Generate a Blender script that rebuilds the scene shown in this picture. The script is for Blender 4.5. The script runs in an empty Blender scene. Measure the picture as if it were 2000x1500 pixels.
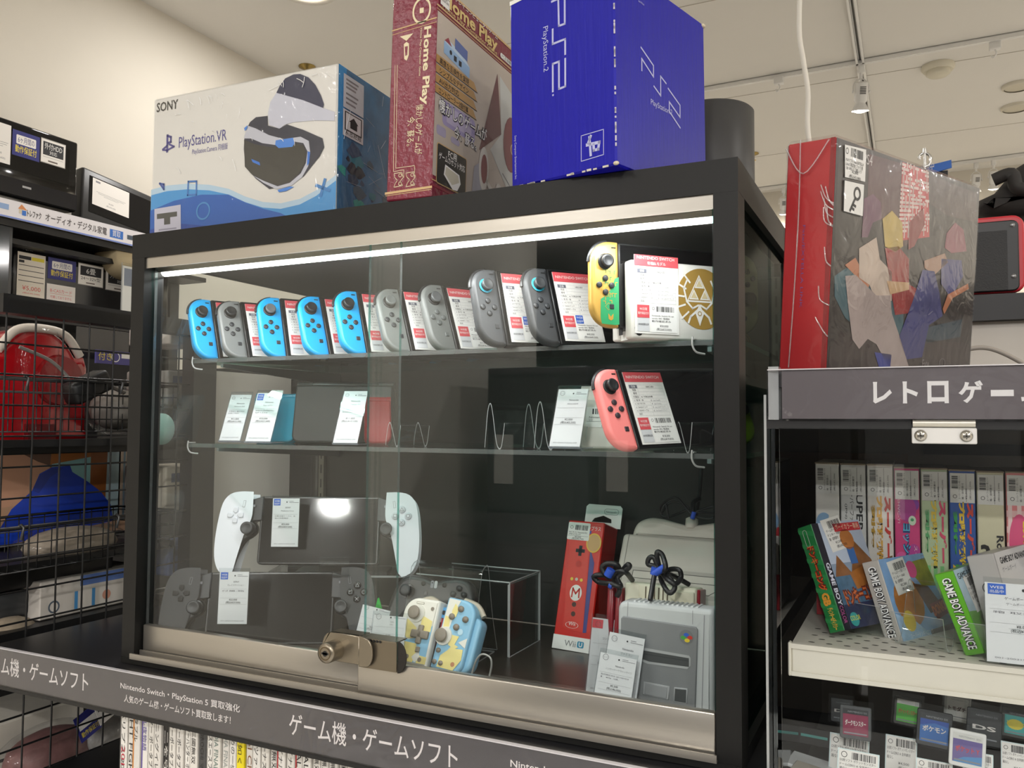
import bpy, bmesh, math, random
import numpy as np
from mathutils import Matrix, Vector
random.seed(7)
S = bpy.context.scene
COL = S.collection

# ---------------------------------------------------------------- camera
CAM = np.array([1.0402, -0.8664, 1.4239]); YAW, PITCH, ROLL, FPX = 0.4477, 0.0480, 0.0058, 1640.23
def _axes():
    cy, sy, cp, sp = math.cos(YAW), math.sin(YAW), math.cos(PITCH), math.sin(PITCH)
    f = np.array([-sy*cp, cy*cp, sp]); r = np.array([cy, sy, 0]); u = np.cross(r, f)
    c, s = math.cos(ROLL), math.sin(ROLL)
    return c*r+s*u, -s*r+c*u, f
AR, AU, AF = _axes()
cd = bpy.data.cameras.new('camera'); cd.sensor_width = 36; cd.sensor_fit = 'HORIZONTAL'
cd.lens = FPX/2000*36; cd.clip_start = 0.02; cd.clip_end = 60
cam = bpy.data.objects.new('camera', cd); COL.objects.link(cam); S.camera = cam
cam.matrix_world = Matrix(((AR[0], AU[0], -AF[0], CAM[0]), (AR[1], AU[1], -AF[1], CAM[1]), (AR[2], AU[2], -AF[2], CAM[2]), (0, 0, 0, 1)))
def P(px, py, x=None, y=None, z=None):
    """point of the place seen at a pixel of the 2000x1500 frame, on the plane x=, y= or z="""
    d = AF + (px-1000)/FPX*AR - (py-750)/FPX*AU
    k, v = (0, x) if x is not None else (1, y) if y is not None else (2, z)
    return CAM + d*((v-CAM[k])/d[k])

# ---------------------------------------------------------------- view, world
S.view_settings.view_transform = 'Standard'
try: S.view_settings.look = 'None'
except Exception: pass
S.view_settings.gamma = 1.0; S.view_settings.exposure = 0.28; S.view_settings.use_curve_mapping = False
S.cycles.max_bounces = 10; S.cycles.diffuse_bounces = 4; S.cycles.glossy_bounces = 5
S.cycles.transmission_bounces = 6; S.cycles.transparent_max_bounces = 28
S.cycles.caustics_reflective = False; S.cycles.caustics_refractive = False
S.cycles.sample_clamp_indirect = 6.0
S.cycles.use_denoising = True
w = bpy.data.worlds.new('world'); S.world = w; w.use_nodes = True
w.node_tree.nodes['Background'].inputs[0].default_value = (1.0, 0.93, 0.84, 1)
w.node_tree.nodes['Background'].inputs[1].default_value = 0.3

ZC, XW, YB = 2.91, -1.40, 4.6          # ceiling height, left wall, back wall
CEIL_W, LED_W, SPOT_W = 26.0, 1.3, 24.0
# ceiling downlights, fittings built further down; most added out of view to balance brightness
DOWN = [(-0.75, -4.3, .9), (1.25, -4.3, 2.6), (3.1, -4.3, 1.6), (-0.75, -3.0, .6), (1.25, -3.0, 1.3), (3.1, -3.0, .9), (-0.75, -1.6, .14), (1.25, -1.6, .18), (3.1, -1.6, .6), (-0.95, -.2, .10), (2.7, .3, .22), (3.9, .3, .5), (3.9, 2.2, .6), (3.9, 3.9, .8), (-1.0, 3.0, .10), (-.4, 3.4, .26), tuple(P(600, -24, z=ZC)[:2])+(.3,)]
for i, (x, y, k) in enumerate(DOWN):
    l = bpy.data.lights.new('downlight_lamp', 'AREA'); l.shape = 'DISK'; l.size = 0.14; l.energy = CEIL_W*k
    l.color = (1.0, 0.972, 0.945)
    o = bpy.data.objects.new('downlight_lamp', l); COL.objects.link(o); o.location = (x, y, ZC-0.012)

# ---------------------------------------------------------------- materials
_M = {}
def lin(c):
    c = c/255.0
    return c/12.92 if c <= 0.04045 else ((c+0.055)/1.055)**2.4
def rgb(h):
    if isinstance(h, str): h = (int(h[0:2], 16), int(h[2:4], 16), int(h[4:6], 16))
    return (lin(h[0]), lin(h[1]), lin(h[2]), 1)
def mat(h, rough=0.5, metal=0.0, nz=0.0, ns=40.0, bump=0.0, bs=200.0, spec=0.5, coat=0.0, stretch=None, name=None):
    """one procedural material per look: colour, gloss, blotchy colour noise nz, fine relief bump"""
    key = (h, rough, metal, nz, ns, bump, bs, spec, coat, stretch)
    if key in _M: return _M[key]
    m = bpy.data.materials.new(name or 'surface_%s' % (h if isinstance(h, str) else '%02x%02x%02x' % tuple(h))); m.use_nodes = True
    nt = m.node_tree; b = nt.nodes['Principled BSDF']
    b.inputs['Base Color'].default_value = rgb(h); b.inputs['Roughness'].default_value = rough
    b.inputs['Metallic'].default_value = metal; b.inputs['Specular IOR Level'].default_value = spec
    b.inputs['Coat Weight'].default_value = coat; b.inputs['Coat Roughness'].default_value = 0.08
    if nz or bump:
        tc = nt.nodes.new('ShaderNodeTexCoord'); mp = nt.nodes.new('ShaderNodeMapping')
        nt.links.new(tc.outputs['Object'], mp.inputs[0])
        if stretch: mp.inputs['Scale'].default_value = stretch
    if nz:
        n = nt.nodes.new('ShaderNodeTexNoise'); n.inputs['Scale'].default_value = ns; n.inputs['Detail'].default_value = 5
        nt.links.new(mp.outputs[0], n.inputs['Vector'])
        r = nt.nodes.new('ShaderNodeMapRange'); r.inputs['From Min'].default_value = 0.25; r.inputs['From Max'].default_value = 0.75
        r.inputs['To Min'].default_value = 1-nz; r.inputs['To Max'].default_value = 1+nz
        nt.links.new(n.outputs['Fac'], r.inputs['Value'])
        hs = nt.nodes.new('ShaderNodeHueSaturation'); hs.inputs['Color'].default_value = rgb(h)
        nt.links.new(r.outputs[0], hs.inputs['Value']); nt.links.new(hs.outputs[0], b.inputs['Base Color'])
    if bump:
        n = nt.nodes.new('ShaderNodeTexNoise'); n.inputs['Scale'].default_value = bs; n.inputs['Detail'].default_value = 3
        nt.links.new(mp.outputs[0], n.inputs['Vector'])
        u = nt.nodes.new('ShaderNodeBump'); u.inputs['Strength'].default_value = bump; u.inputs['Distance'].default_value = 0.002
        nt.links.new(n.outputs['Fac'], u.inputs['Height']); nt.links.new(u.outputs[0], b.inputs['Normal'])
    _M[key] = m
    return m
def emit(h, k, name='lamp_glow'):
    key = ('e', h, k)
    if key in _M: return _M[key]
    m = bpy.data.materials.new(name); m.use_nodes = True; nt = m.node_tree; nt.nodes.clear()
    e = nt.nodes.new('ShaderNodeEmission'); e.inputs[0].default_value = rgb(h); e.inputs[1].default_value = k
    o = nt.nodes.new('ShaderNodeOutputMaterial'); nt.links.new(e.outputs[0], o.inputs[0]); _M[key] = m
    return m
def clear(tint=(0.97, 0.985, 0.98), ior=1.45, rough=0.0, gain=1.0, wrinkle=0.0, ws=30.0, white=0.0, name='clear_glass'):
    """thin clear sheet: lets light through, mirrors by its Fresnel term; wrinkle = creased plastic film"""
    key = ('c', tint, ior, rough, gain, wrinkle, ws, white)
    if key in _M: return _M[key]
    m = bpy.data.materials.new(name); m.use_nodes = True; nt = m.node_tree; nt.nodes.clear(); L = nt.links.new
    t = nt.nodes.new('ShaderNodeBsdfTransparent'); t.inputs[0].default_value = (*tint, 1)
    g = nt.nodes.new('ShaderNodeBsdfGlossy'); g.inputs['Roughness'].default_value = rough
    f = nt.nodes.new('ShaderNodeFresnel')          # same air-side Fresnel on both faces of the sheet
    ge = nt.nodes.new('ShaderNodeNewGeometry'); mr = nt.nodes.new('ShaderNodeMapRange')
    mr.inputs['To Min'].default_value = ior; mr.inputs['To Max'].default_value = 1/ior
    L(ge.outputs['Backfacing'], mr.inputs['Value']); L(mr.outputs[0], f.inputs[0])
    k = nt.nodes.new('ShaderNodeMath'); k.operation = 'MULTIPLY'; k.inputs[1].default_value = gain; k.use_clamp = True
    mx = nt.nodes.new('ShaderNodeMixShader'); o = nt.nodes.new('ShaderNodeOutputMaterial')
    L(f.outputs[0], k.inputs[0]); L(k.outputs[0], mx.inputs[0]); L(g.outputs[0], mx.inputs[2])
    if white:
        d = nt.nodes.new('ShaderNodeBsdfDiffuse'); d.inputs[0].default_value = (0.85, 0.88, 0.88, 1)
        m2 = nt.nodes.new('ShaderNodeMixShader'); m2.inputs[0].default_value = white
        L(t.outputs[0], m2.inputs[1]); L(d.outputs[0], m2.inputs[2]); L(m2.outputs[0], mx.inputs[1])
    else: L(t.outputs[0], mx.inputs[1])
    if wrinkle:
        tc = nt.nodes.new('ShaderNodeTexCoord'); n = nt.nodes.new('ShaderNodeTexNoise'); n.inputs['Scale'].default_value = ws
        n.inputs['Detail'].default_value = 2; n.inputs['Distortion'].default_value = 1.6
        u = nt.nodes.new('ShaderNodeBump'); u.inputs['Strength'].default_value = wrinkle; u.inputs['Distance'].default_value = 0.01
        L(tc.outputs['Object'], n.inputs['Vector']); L(n.outputs['Fac'], u.inputs['Height'])
        L(u.outputs[0], g.inputs['Normal']); L(u.outputs[0], f.inputs['Normal'])
    L(mx.outputs[0], o.inputs[0]); _M[key] = m
    return m
GLASS = clear()
SHADEG = clear((0.40, 0.48, 0.46), 1.45, 0.0, 0.10, name='shade_tinted_glass')  # right pane's shaded look put into its tint and weak reflection
GEDGE = clear((0.16, 0.50, 0.43), 1.5, 0.05, 1.2, white=0.10, name='green_glass_edge')
SHELFG = clear((0.80, 0.93, 0.90), 1.5, name='shelf_glass')
ACRYL = clear((0.97, 0.98, 0.98), 1.45, name='clear_acrylic')
AEDGE = clear((0.75, 0.8, 0.8), 1.5, 0.1, 1.5, white=0.42, name='acrylic_edge')
FILM = clear((0.98, 0.985, 0.99), 1.45, 0.09, 0.5, 0.32, 22.0, white=0.004, name='plastic_film')
CREASE = clear((1, 1, 1), 1.6, .08, 2.4, white=.16, name='film_crease')
WHITE = mat('f0efec', 0.5); PAPER = mat('eeece8', 0.7, nz=0.03, ns=300); INK = mat('26262a', 0.6); GREYINK = mat('8a8a90', 0.6)
BLACK = mat('111112', 0.45); GLOSSB = mat('08080a', 0.06); FRAMEB = mat('181817', 0.42, nz=0.06, ns=90, bump=0.03, bs=600, spec=0.28)
ALU = mat('b9b4ab', 0.32, 0.85, nz=0.05, ns=25, bump=0.03, bs=300, stretch=(0.05, 1, 1)); CHROME = mat('d8d8d8', 0.15, 1.0)
RED = mat('d9545c', 0.55); BLUE = mat('2760c8', 0.5); TAPE = mat('e4e2de', 0.45)

# ---------------------------------------------------------------- lettering
_T = {}
def glyphs(s, bold=0.0):
    k = (s, bold)
    if k not in _T:
        cu = bpy.data.curves.new('lettering', 'FONT'); cu.body = s; cu.resolution_u = 2; cu.offset = bold
        ob = bpy.data.objects.new('lettering', cu); me = ob.to_mesh()
        vs = [(v.co.x, v.co.y) for v in me.vertices]; fs = [tuple(p.vertices) for p in me.polygons]
        ob.to_mesh_clear(); bpy.data.objects.remove(ob); bpy.data.curves.remove(cu)
        if not vs: vs = [(0, 0)]
        xs = [a for a, _ in vs]; ys = [b for _, b in vs]
        _T[k] = (vs, fs, min(xs), max(xs), min(ys), max(ys))
    return _T[k]

# ---------------------------------------------------------------- mesh building
def spline(pts, n=6):
    pts = [np.array(p, float) for p in pts]
    if len(pts) < 3: return pts
    out = []
    for i in range(len(pts)-1):
        p0, p1, p2, p3 = pts[max(i-1, 0)], pts[i], pts[i+1], pts[min(i+2, len(pts)-1)]
        for k in range(n):
            t = k/n
            out.append(0.5*((2*p1)+(-p0+p2)*t+(2*p0-5*p1+4*p2-p3)*t*t+(-p0+3*p1-3*p2+p3)*t**3))
    return out+[pts[-1]]
def rrect(x0, z0, x1, z1, r, n=5):
    if not isinstance(r, (tuple, list)): r = (r, r, r, r)      # tl, tr, br, bl
    o = []
    for (cx, cz, a, q) in ((x1-r[1], z1-r[1], 0, r[1]), (x0+r[0], z1-r[0], 90, r[0]), (x0+r[3], z0+r[3], 180, r[3]), (x1-r[2], z0+r[2], 270, r[2])):
        m = n if q > 1e-6 else 0
        for i in range(m+1):
            t = math.radians(a+90*i/max(m, 1)); o.append((cx+q*math.cos(t), cz+q*math.sin(t)))
    return o                                                   # counter-clockwise
def circ(cx, cy, r, n=20, ry=None, a0=0, a1=360):
    return [(cx+r*math.cos(math.radians(a0+(a1-a0)*i/n)), cy+(ry or r)*math.sin(math.radians(a0+(a1-a0)*i/n))) for i in range(n if a1-a0 == 360 else n+1)]
class MB:
    def __init__(s): s.v, s.f, s.m, s.sm, s.mats = [], [], [], [], []
    def mi(s, m):
        if m not in s.mats: s.mats.append(m)
        return s.mats.index(m)
    def add(s, vs, fs, m, smooth=False, M=None):
        b = len(s.v); k = s.mi(m)
        for p in vs:
            if M is not None: p = M @ Vector(p)
            s.v.append((float(p[0]), float(p[1]), float(p[2])))
        for f in fs: s.f.append(tuple(i+b for i in f)); s.m.append(k); s.sm.append(smooth)
        return s
    def box(s, x0, y0, z0, x1, y1, z1, m, M=None, side=None):
        """side: another material for the four narrow edges of a pane lying in the xz plane ('y'), yz ('x') or xy ('z')"""
        vs = [(x, y, z) for x in (x0, x1) for y in (y0, y1) for z in (z0, z1)]
        fs = {'x': [(0, 1, 3, 2), (4, 6, 7, 5)], 'y': [(0, 4, 5, 1), (2, 3, 7, 6)], 'z': [(0, 2, 6, 4), (1, 5, 7, 3)]}
        for ax in 'xyz': s.add(vs, fs[ax], m if side is None or ax == side[0] else side[1], M=M)
        return s
    def rbox(s, x0, y0, z0, x1, y1, z1, r, m, seg=2, M=None, smooth=True):
        bm = bmesh.new(); bmesh.ops.create_cube(bm, size=1)
        for v in bm.verts: v.co = Vector((x0+(v.co.x+.5)*(x1-x0), y0+(v.co.y+.5)*(y1-y0), z0+(v.co.z+.5)*(z1-z0)))
        bmesh.ops.bevel(bm, geom=bm.edges[:], offset=r, segments=seg, profile=0.5, affect='EDGES')
        bm.verts.index_update()
        s.add([v.co[:] for v in bm.verts], [tuple(v.index for v in f.verts) for f in bm.faces], m, smooth and seg > 1, M); bm.free()
        return s
    def slab(s, ol, y0, y1, m, bev=0.0, seg=3, M=None, smooth=True, back=None):
        """outline ol in xz (counter-clockwise seen from -y), from front y0 to back y1, front edge rounded by bev (back too unless given)"""
        n = len(ol); bb = bev if back is None else back
        nr = []
        for i in range(n):
            a, b, c = Vector(ol[i-1]), Vector(ol[i]), Vector(ol[(i+1) % n])
            d1 = (b-a); d2 = (c-b)
            n1 = Vector((d1.y, -d1.x)).normalized() if d1.length else Vector((0, 0)); n2 = Vector((d2.y, -d2.x)).normalized() if d2.length else n1
            q = n1+n2
            nr.append(q/max(q.length_squared/2, 0.3) if q.length else n1)
        rings = []
        st = [(bev*(1-math.cos(math.pi/2*(1-i/seg))) if False else bev*(1-math.sin(math.pi/2*i/seg)), y0+bev*(1-math.cos(math.pi/2*i/seg))) for i in range(seg+1)] if bev else [(0, y0)]
        st += [(bb*(1-math.cos(math.pi/2*i/seg)), y1-bb*(1-math.sin(math.pi/2*i/seg))) for i in range(seg+1)] if bb else [(0, y1)]
        for off, y in st: rings.append([(ol[i][0]-nr[i].x*off, y, ol[i][1]-nr[i].y*off) for i in range(n)])
        vs = [p for r in rings for p in r]; fs = []
        for k in range(len(rings)-1):
            for i in range(n):
                j = (i+1) % n; fs.append((k*n+i, k*n+j, (k+1)*n+j, (k+1)*n+i))
        s.add(vs, fs, m, smooth, M)
        s.add(rings[0], [tuple(range(n))], m, False, M); s.add(rings[-1], [tuple(range(n))[::-1]], m, False, M)
        return s
    def lathe(s, prof, m, c=(0, 0, 0), ax='z', n=20, M=None, smooth=True, cap=True):
        vs, fs = [], []
        for r, h in prof:
            for i in range(n):
                a = 2*math.pi*i/n; x, y = r*math.cos(a), r*math.sin(a)
                p = (x, y, h) if ax == 'z' else (x, h, y) if ax == 'y' else (h, x, y)
                vs.append((p[0]+c[0], p[1]+c[1], p[2]+c[2]))
        for k in range(len(prof)-1):
            for i in range(n): j = (i+1) % n; fs.append((k*n+i, k*n+j, (k+1)*n+j, (k+1)*n+i))
        s.add(vs, fs, m, smooth, M)
        if cap:
            k = (len(prof)-1)*n
            s.add(vs[:n], [tuple(range(n))], m, False, M); s.add(vs[k:], [tuple(range(n))], m, False, M)
        return s
    def cyl(s, a, b, r, m, n=12, r2=None, smooth=True): return s.tube([a, b], r, m, n, smooth=smooth, r2=r2)
    def tube(s, pts, r, m, n=8, M=None, smooth=True, closed=False, r2=None):
        pts = [np.array(p, float) for p in pts]; N = len(pts); vs, fs = [], []
        t0 = pts[1]-pts[0]; t0 /= np.linalg.norm(t0)+1e-12
        u = np.cross(t0, (0, 0, 1) if abs(t0[2]) < 0.9 else (1, 0, 0)); u /= np.linalg.norm(u)
        for i, p in enumerate(pts):
            t = (pts[(i+1) % N]-pts[i-1]) if (closed or 0 < i < N-1) else (pts[1]-pts[0] if i == 0 else pts[-1]-pts[-2])
            t = t/(np.linalg.norm(t)+1e-12); u = u-t*np.dot(u, t); u /= np.linalg.norm(u)+1e-12; w_ = np.cross(t, u)
            rr = r if r2 is None else r+(r2-r)*i/(N-1)
            for k in range(n):
                a = 2*math.pi*k/n; vs.append(p+rr*(math.cos(a)*u+math.sin(a)*w_))
        for i in range(N if closed else N-1):
            j = (i+1) % N
            for k in range(n): q = (k+1) % n; fs.append((i*n+k, i*n+q, j*n+q, j*n+k))
        s.add(vs, fs, m, smooth, M)
        if not closed: s.add(vs[:n], [tuple(range(n))], m, False, M); s.add(vs[-n:], [tuple(range(n))], m, False, M)
        return s
    def ball(s, c, r, m, sx=1, sy=1, sz=1, n=14, k=8, M=None):
        vs = [(c[0]+r*sx*math.sin(math.pi*j/k)*math.cos(2*math.pi*i/n), c[1]+r*sy*math.sin(math.pi*j/k)*math.sin(2*math.pi*i/n), c[2]+r*sz*math.cos(math.pi*j/k)) for j in range(k+1) for i in range(n)]
        return s.add(vs, [(j*n+i, j*n+(i+1) % n, (j+1)*n+(i+1) % n, (j+1)*n+i) for j in range(k) for i in range(n)], m, True, M)
    def ribbon(s, path, x0, x1, th, m, edge):
        """a sheet th thick bent along path (y, z) and x0..x1 wide"""
        path = [np.array(p, float) for p in path]; N = len(path); nr = []
        for i in range(N):
            t = path[min(i+1, N-1)]-path[max(i-1, 0)]; t /= np.linalg.norm(t)+1e-12; nr.append(np.array((-t[1], t[0])))
        A = [p+q*th/2 for p, q in zip(path, nr)]; B = [p-q*th/2 for p, q in zip(path, nr)]
        vs = [(x, p[0], p[1]) for x in (x0, x1) for side in (A, B) for p in side]
        f1, f2 = [], []
        for i in range(N-1):
            f1 += [(i, i+1, 2*N+i+1, 2*N+i), (N+i, 3*N+i, 3*N+i+1, N+i+1)]
            f2 += [(i, N+i, N+i+1, i+1), (2*N+i, 2*N+i+1, 3*N+i+1, 3*N+i)]
        f2 += [(0, 2*N, 3*N, N), (N-1, 2*N-1, 4*N-1, 3*N-1)]
        s.add(vs, f1, m, True); s.add(vs, f2, edge)
        return s
    def build(s, name, parent=None, loc=None, M=None):
        me = bpy.data.meshes.new(name); me.from_pydata(s.v, [], s.f)
        for m in s.mats: me.materials.append(m)
        me.polygons.foreach_set('material_index', s.m); me.polygons.foreach_set('use_smooth', s.sm); me.update()
        o = bpy.data.objects.new(name, me); COL.objects.link(o)
        if parent is not None: o.parent = parent
        if loc is not None: o.location = loc
        if M is not None: o.matrix_world = M
        return o
class FR:
    """a printed face: u to the right, v up, layers a hair's breadth apart"""
    def __init__(s, mb, O, U, V, w=1.0, h=1.0):
        s.mb = mb; s.O = np.array(O, float); s.U = np.array(U, float); s.V = np.array(V, float); s.N = np.cross(s.U, s.V); s.w, s.h = w, h; s.k = 1; s.H = None
    def quad(s, tl, tr, br, bl):
        """picture coordinates of the face's corners: afterwards points may be given in them"""
        src = [tl, tr, br, bl]; dst = [(0, s.h), (s.w, s.h), (s.w, 0), (0, 0)]; A = []; b = []
        for (x, y), (u, v) in zip(src, dst):
            A.append([x, y, 1, 0, 0, 0, -u*x, -u*y]); b.append(u); A.append([0, 0, 0, x, y, 1, -v*x, -v*y]); b.append(v)
        s.H = np.append(np.linalg.solve(np.array(A, float), np.array(b, float)), 1).reshape(3, 3); return s
    def q(s, x, y):
        p = s.H @ np.array((x, y, 1.0)); return (p[0]/p[2], p[1]/p[2])
    def qs(s, pts): return [s.q(*p) for p in pts]
    def at(s, u, v, k): return s.O+s.U*u+s.V*v+s.N*(0.00012*k)
    def poly(s, pts, m, k=None):
        k = s.k if k is None else k
        s.mb.add([s.at(u, v, k) for u, v in pts], [tuple(range(len(pts)))], m); return s
    def rect(s, u0, v0, u1, v1, m, k=None, r=0): return s.poly(rrect(u0, v0, u1, v1, r) if r else [(u0, v0), (u1, v0), (u1, v1), (u0, v1)], m, k)
    def disc(s, u, v, r, m, k=None, n=20, ry=None): return s.poly(circ(u, v, r, n, ry), m, k)
    def line(s, pts, w, m, k=None, closed=False):
        k = s.k if k is None else k; pts = [np.array(p, float) for p in pts]; n = len(pts)
        for i in range(n if closed else n-1):
            a, b = pts[i], pts[(i+1) % n]; d = b-a; L = np.linalg.norm(d)
            if L < 1e-9: continue
            d /= L; q = np.array((-d[1], d[0]))*w/2; e = d*w/2
            s.poly([tuple(a-q-e), tuple(b-q+e), tuple(b+q+e), tuple(a+q-e)], m, k)
        return s
    def ring(s, u, v, r0, r1, m, k=None, n=24, ry=1.0):
        k = s.k if k is None else k; a = circ(0, 0, 1, n)
        vs = [s.at(u+r*x, v+r*y*ry, k) for r in (r0, r1) for x, y in a]
        s.mb.add(vs, [(i, (i+1) % n, n+(i+1) % n, n+i) for i in range(n)], m); return s
    def text(s, t, u, v, size, m, k=None, al='l', fit=None, bold=0.0, rot=0, hfit=None):
        """size = height of a capital; fit = width it must fill; hfit = height; rot in degrees about (u, v)"""
        k = s.k+1 if k is None else k; vs, fs, x0, x1, y0, y1 = glyphs(t, bold)
        sy = size/0.70; sx = sy
        if hfit: sy = hfit/(y1-y0)
        if fit: sx = fit/(x1-x0)
        ox = 0 if al == 'l' else (x1-x0)/2 if al == 'c' else (x1-x0)
        c, n_ = math.cos(math.radians(rot)), math.sin(math.radians(rot)); out = []
        for a, b in vs:
            p, q = (a-x0-ox)*sx, (b-(y0 if hfit else 0))*sy
            out.append(s.at(u+p*c-q*n_, v+p*n_+q*c, k))
        s.mb.add(out, fs, m); return s
    def bars(s, u0, v0, u1, v1, m, n=22, k=None, seed=1, vert=True):
        rr = random.Random(seed); L = (u1-u0) if vert else (v1-v0); p = 0; st = L/n
        while p < L-st*0.3:
            wd = st*rr.choice((0.3, 0.45, 0.8, 1.2))
            if vert: s.rect(u0+p, v0, u0+min(p+wd, L), v1, m, k)
            else: s.rect(u0, v0+p, u1, v0+min(p+wd, L), m, k)
            p += wd+st*rr.choice((0.3, 0.5, 0.9))
        return s
def face_front(mb, x, y, z, w=1.0, h=1.0): return FR(mb, (x, y-0.0002, z), (1, 0, 0), (0, 0, 1), w, h)
def face_right(mb, x, y, z, w=1.0, h=1.0): return FR(mb, (x+0.0002, y, z), (0, 1, 0), (0, 0, 1), w, h)

# ---------------------------------------------------------------- things and parts
def info(o, label=None, cat=None, group=None, kind=None):
    for k, v in (('label', label), ('category', cat), ('group', group), ('kind', kind)):
        if v: o[k] = v
    return o
def pose(loc, yaw=0.0, lean=0.0, roll=0.0):
    """degrees: turned about the vertical, top leaned away from the viewer, right side dipped"""
    return Matrix.Translation(Vector(loc)) @ Matrix.Rotation(math.radians(yaw), 4, 'Z') @ Matrix.Rotation(math.radians(-lean), 4, 'X') @ Matrix.Rotation(math.radians(roll), 4, 'Y')
def thing(name, label, cat, M=None, group=None):
    o = bpy.data.objects.new(name, None); COL.objects.link(o); o.empty_display_size = 0.02
    if M is not None: o.matrix_world = M if isinstance(M, Matrix) else Matrix.Translation(Vector(M))
    return info(o, label, cat, group)
def struct(name, mb, label=None, cat=None): return info(mb.build(name), label, cat, kind='structure')
def dup(o, parent=None):
    """a thing with its parts and their sub-parts"""
    c = o.copy(); COL.objects.link(c)
    if parent is not None: c.parent = parent
    for ch in o.children: dup(ch, c)
    return c
# ================================================================ the room
WALLM = mat('dcd6ca', 0.85, nz=0.03, ns=3, bump=0.05, bs=120)
CEILM = mat('e6e3dd', 0.9, nz=0.02, ns=2, bump=0.04, bs=160)
JOINT = mat('c2bcb2', 0.9)
XR, YF = 4.6, -4.6
b = MB(); b.box(XW-.1, YF, -.05, XR, YB, 0, mat('d2d0cc', 0.35, nz=0.06, ns=4)); struct('floor', b)
b = MB(); b.box(XW-.1, YF, ZC, XR, YB+.1, ZC+.1, CEILM)
for x in (0.15, 1.97, 3.79):
    b.box(x, YF, ZC-.0015, x+.004, YB, ZC, JOINT)
for y in (-1.6, -.7, .2, 1.11, 2.02, 2.93, 3.84):
    b.box(XW, y, ZC-.0015, XR, y+.003, ZC, JOINT)
struct('ceiling', b)
b = MB(); b.box(XW-.1, YF, 0, XW, YB+.1, ZC, WALLM); struct('wall_left', b)
b = MB(); b.box(XW-.1, YB, 0, XR+.1, YB+.1, ZC, WALLM); struct('wall_back', b)
b = MB(); b.box(XR, YF, 0, XR+.1, YB+.1, ZC, WALLM); struct('wall_right', b)
b = MB(); b.box(XW-.1, YF-.1, 0, XR+.1, YF, ZC, mat('2e2d2b', 0.85, nz=0.03, ns=3)); struct('wall_front', b)

# ceiling downlights, seen and added alike: white ring and glowing disc
DG = emit('fff1dc', 9.0); RINGM = mat('e6e2da', 0.35)
dl = None
for i, (x, y, k) in enumerate(DOWN):
    if dl is None:
        dl = thing('ceiling_downlight', 'round recessed ceiling downlight with a white ring, in a set mostly added unseen', 'ceiling light', (x, y, ZC), 'recessed downlights in the ceiling')
        b = MB(); b.lathe([(.105, -.0005), (.105, -.009), (.082, -.011), (.078, -.002)], RINGM, n=28, cap=False); b.build('trim_ring', dl)
        b = MB(); b.lathe([(.0005, -.005), (.078, -.005)], DG, n=28, cap=False); b.build('diffuser', dl)
    else:
        d = dup(dl); d.location = (x, y, ZC)

# lighting tracks
TRW = mat('ecebe8', 0.3); SLOT = mat('3a3835', 0.5)
def track(a, bq, name, label, wd=.032, dark=True):
    a, bq = np.array(a), np.array(bq); d = bq-a; L = np.linalg.norm(d); yaw = math.degrees(math.atan2(d[1], d[0]))
    t = thing(name, label, 'lighting track', Matrix.Translation(Vector((a[0], a[1], ZC))) @ Matrix.Rotation(math.radians(yaw), 4, 'Z'))
    m = MB(); m.box(0, -wd/2, -.020, L, -wd/2+.008, -.001, TRW); m.box(0, wd/2-.008, -.020, L, wd/2, -.001, TRW); m.box(0, -wd/2, -.0045, L, wd/2, -.001, TRW); m.build('rail', t)
    if dark:
        m = MB(); m.box(0.01, -.003, -.0065, L-.01, .003, -.0045, SLOT); m.build('conductor_slot', t)
    return t
a, c = P(1655, -60, z=ZC), P(1690, 118, z=ZC)
d = (c-a)/np.linalg.norm(c-a)
track(a, P(1706, 300, z=ZC), 'lighting_track', 'white ceiling lighting track running away above the red box')
a2, b2 = P(1320, 180, z=ZC), P(2080, 46, z=ZC)
track(a2, b2, 'lighting_track', 'thin white ceiling track crossing behind the hanging white cord', .018)
track(P(1440, 372, z=ZC), P(2080, 288, z=ZC), 'lighting_track', 'far ceiling track that carries the pair of spotlights', .02)

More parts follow.
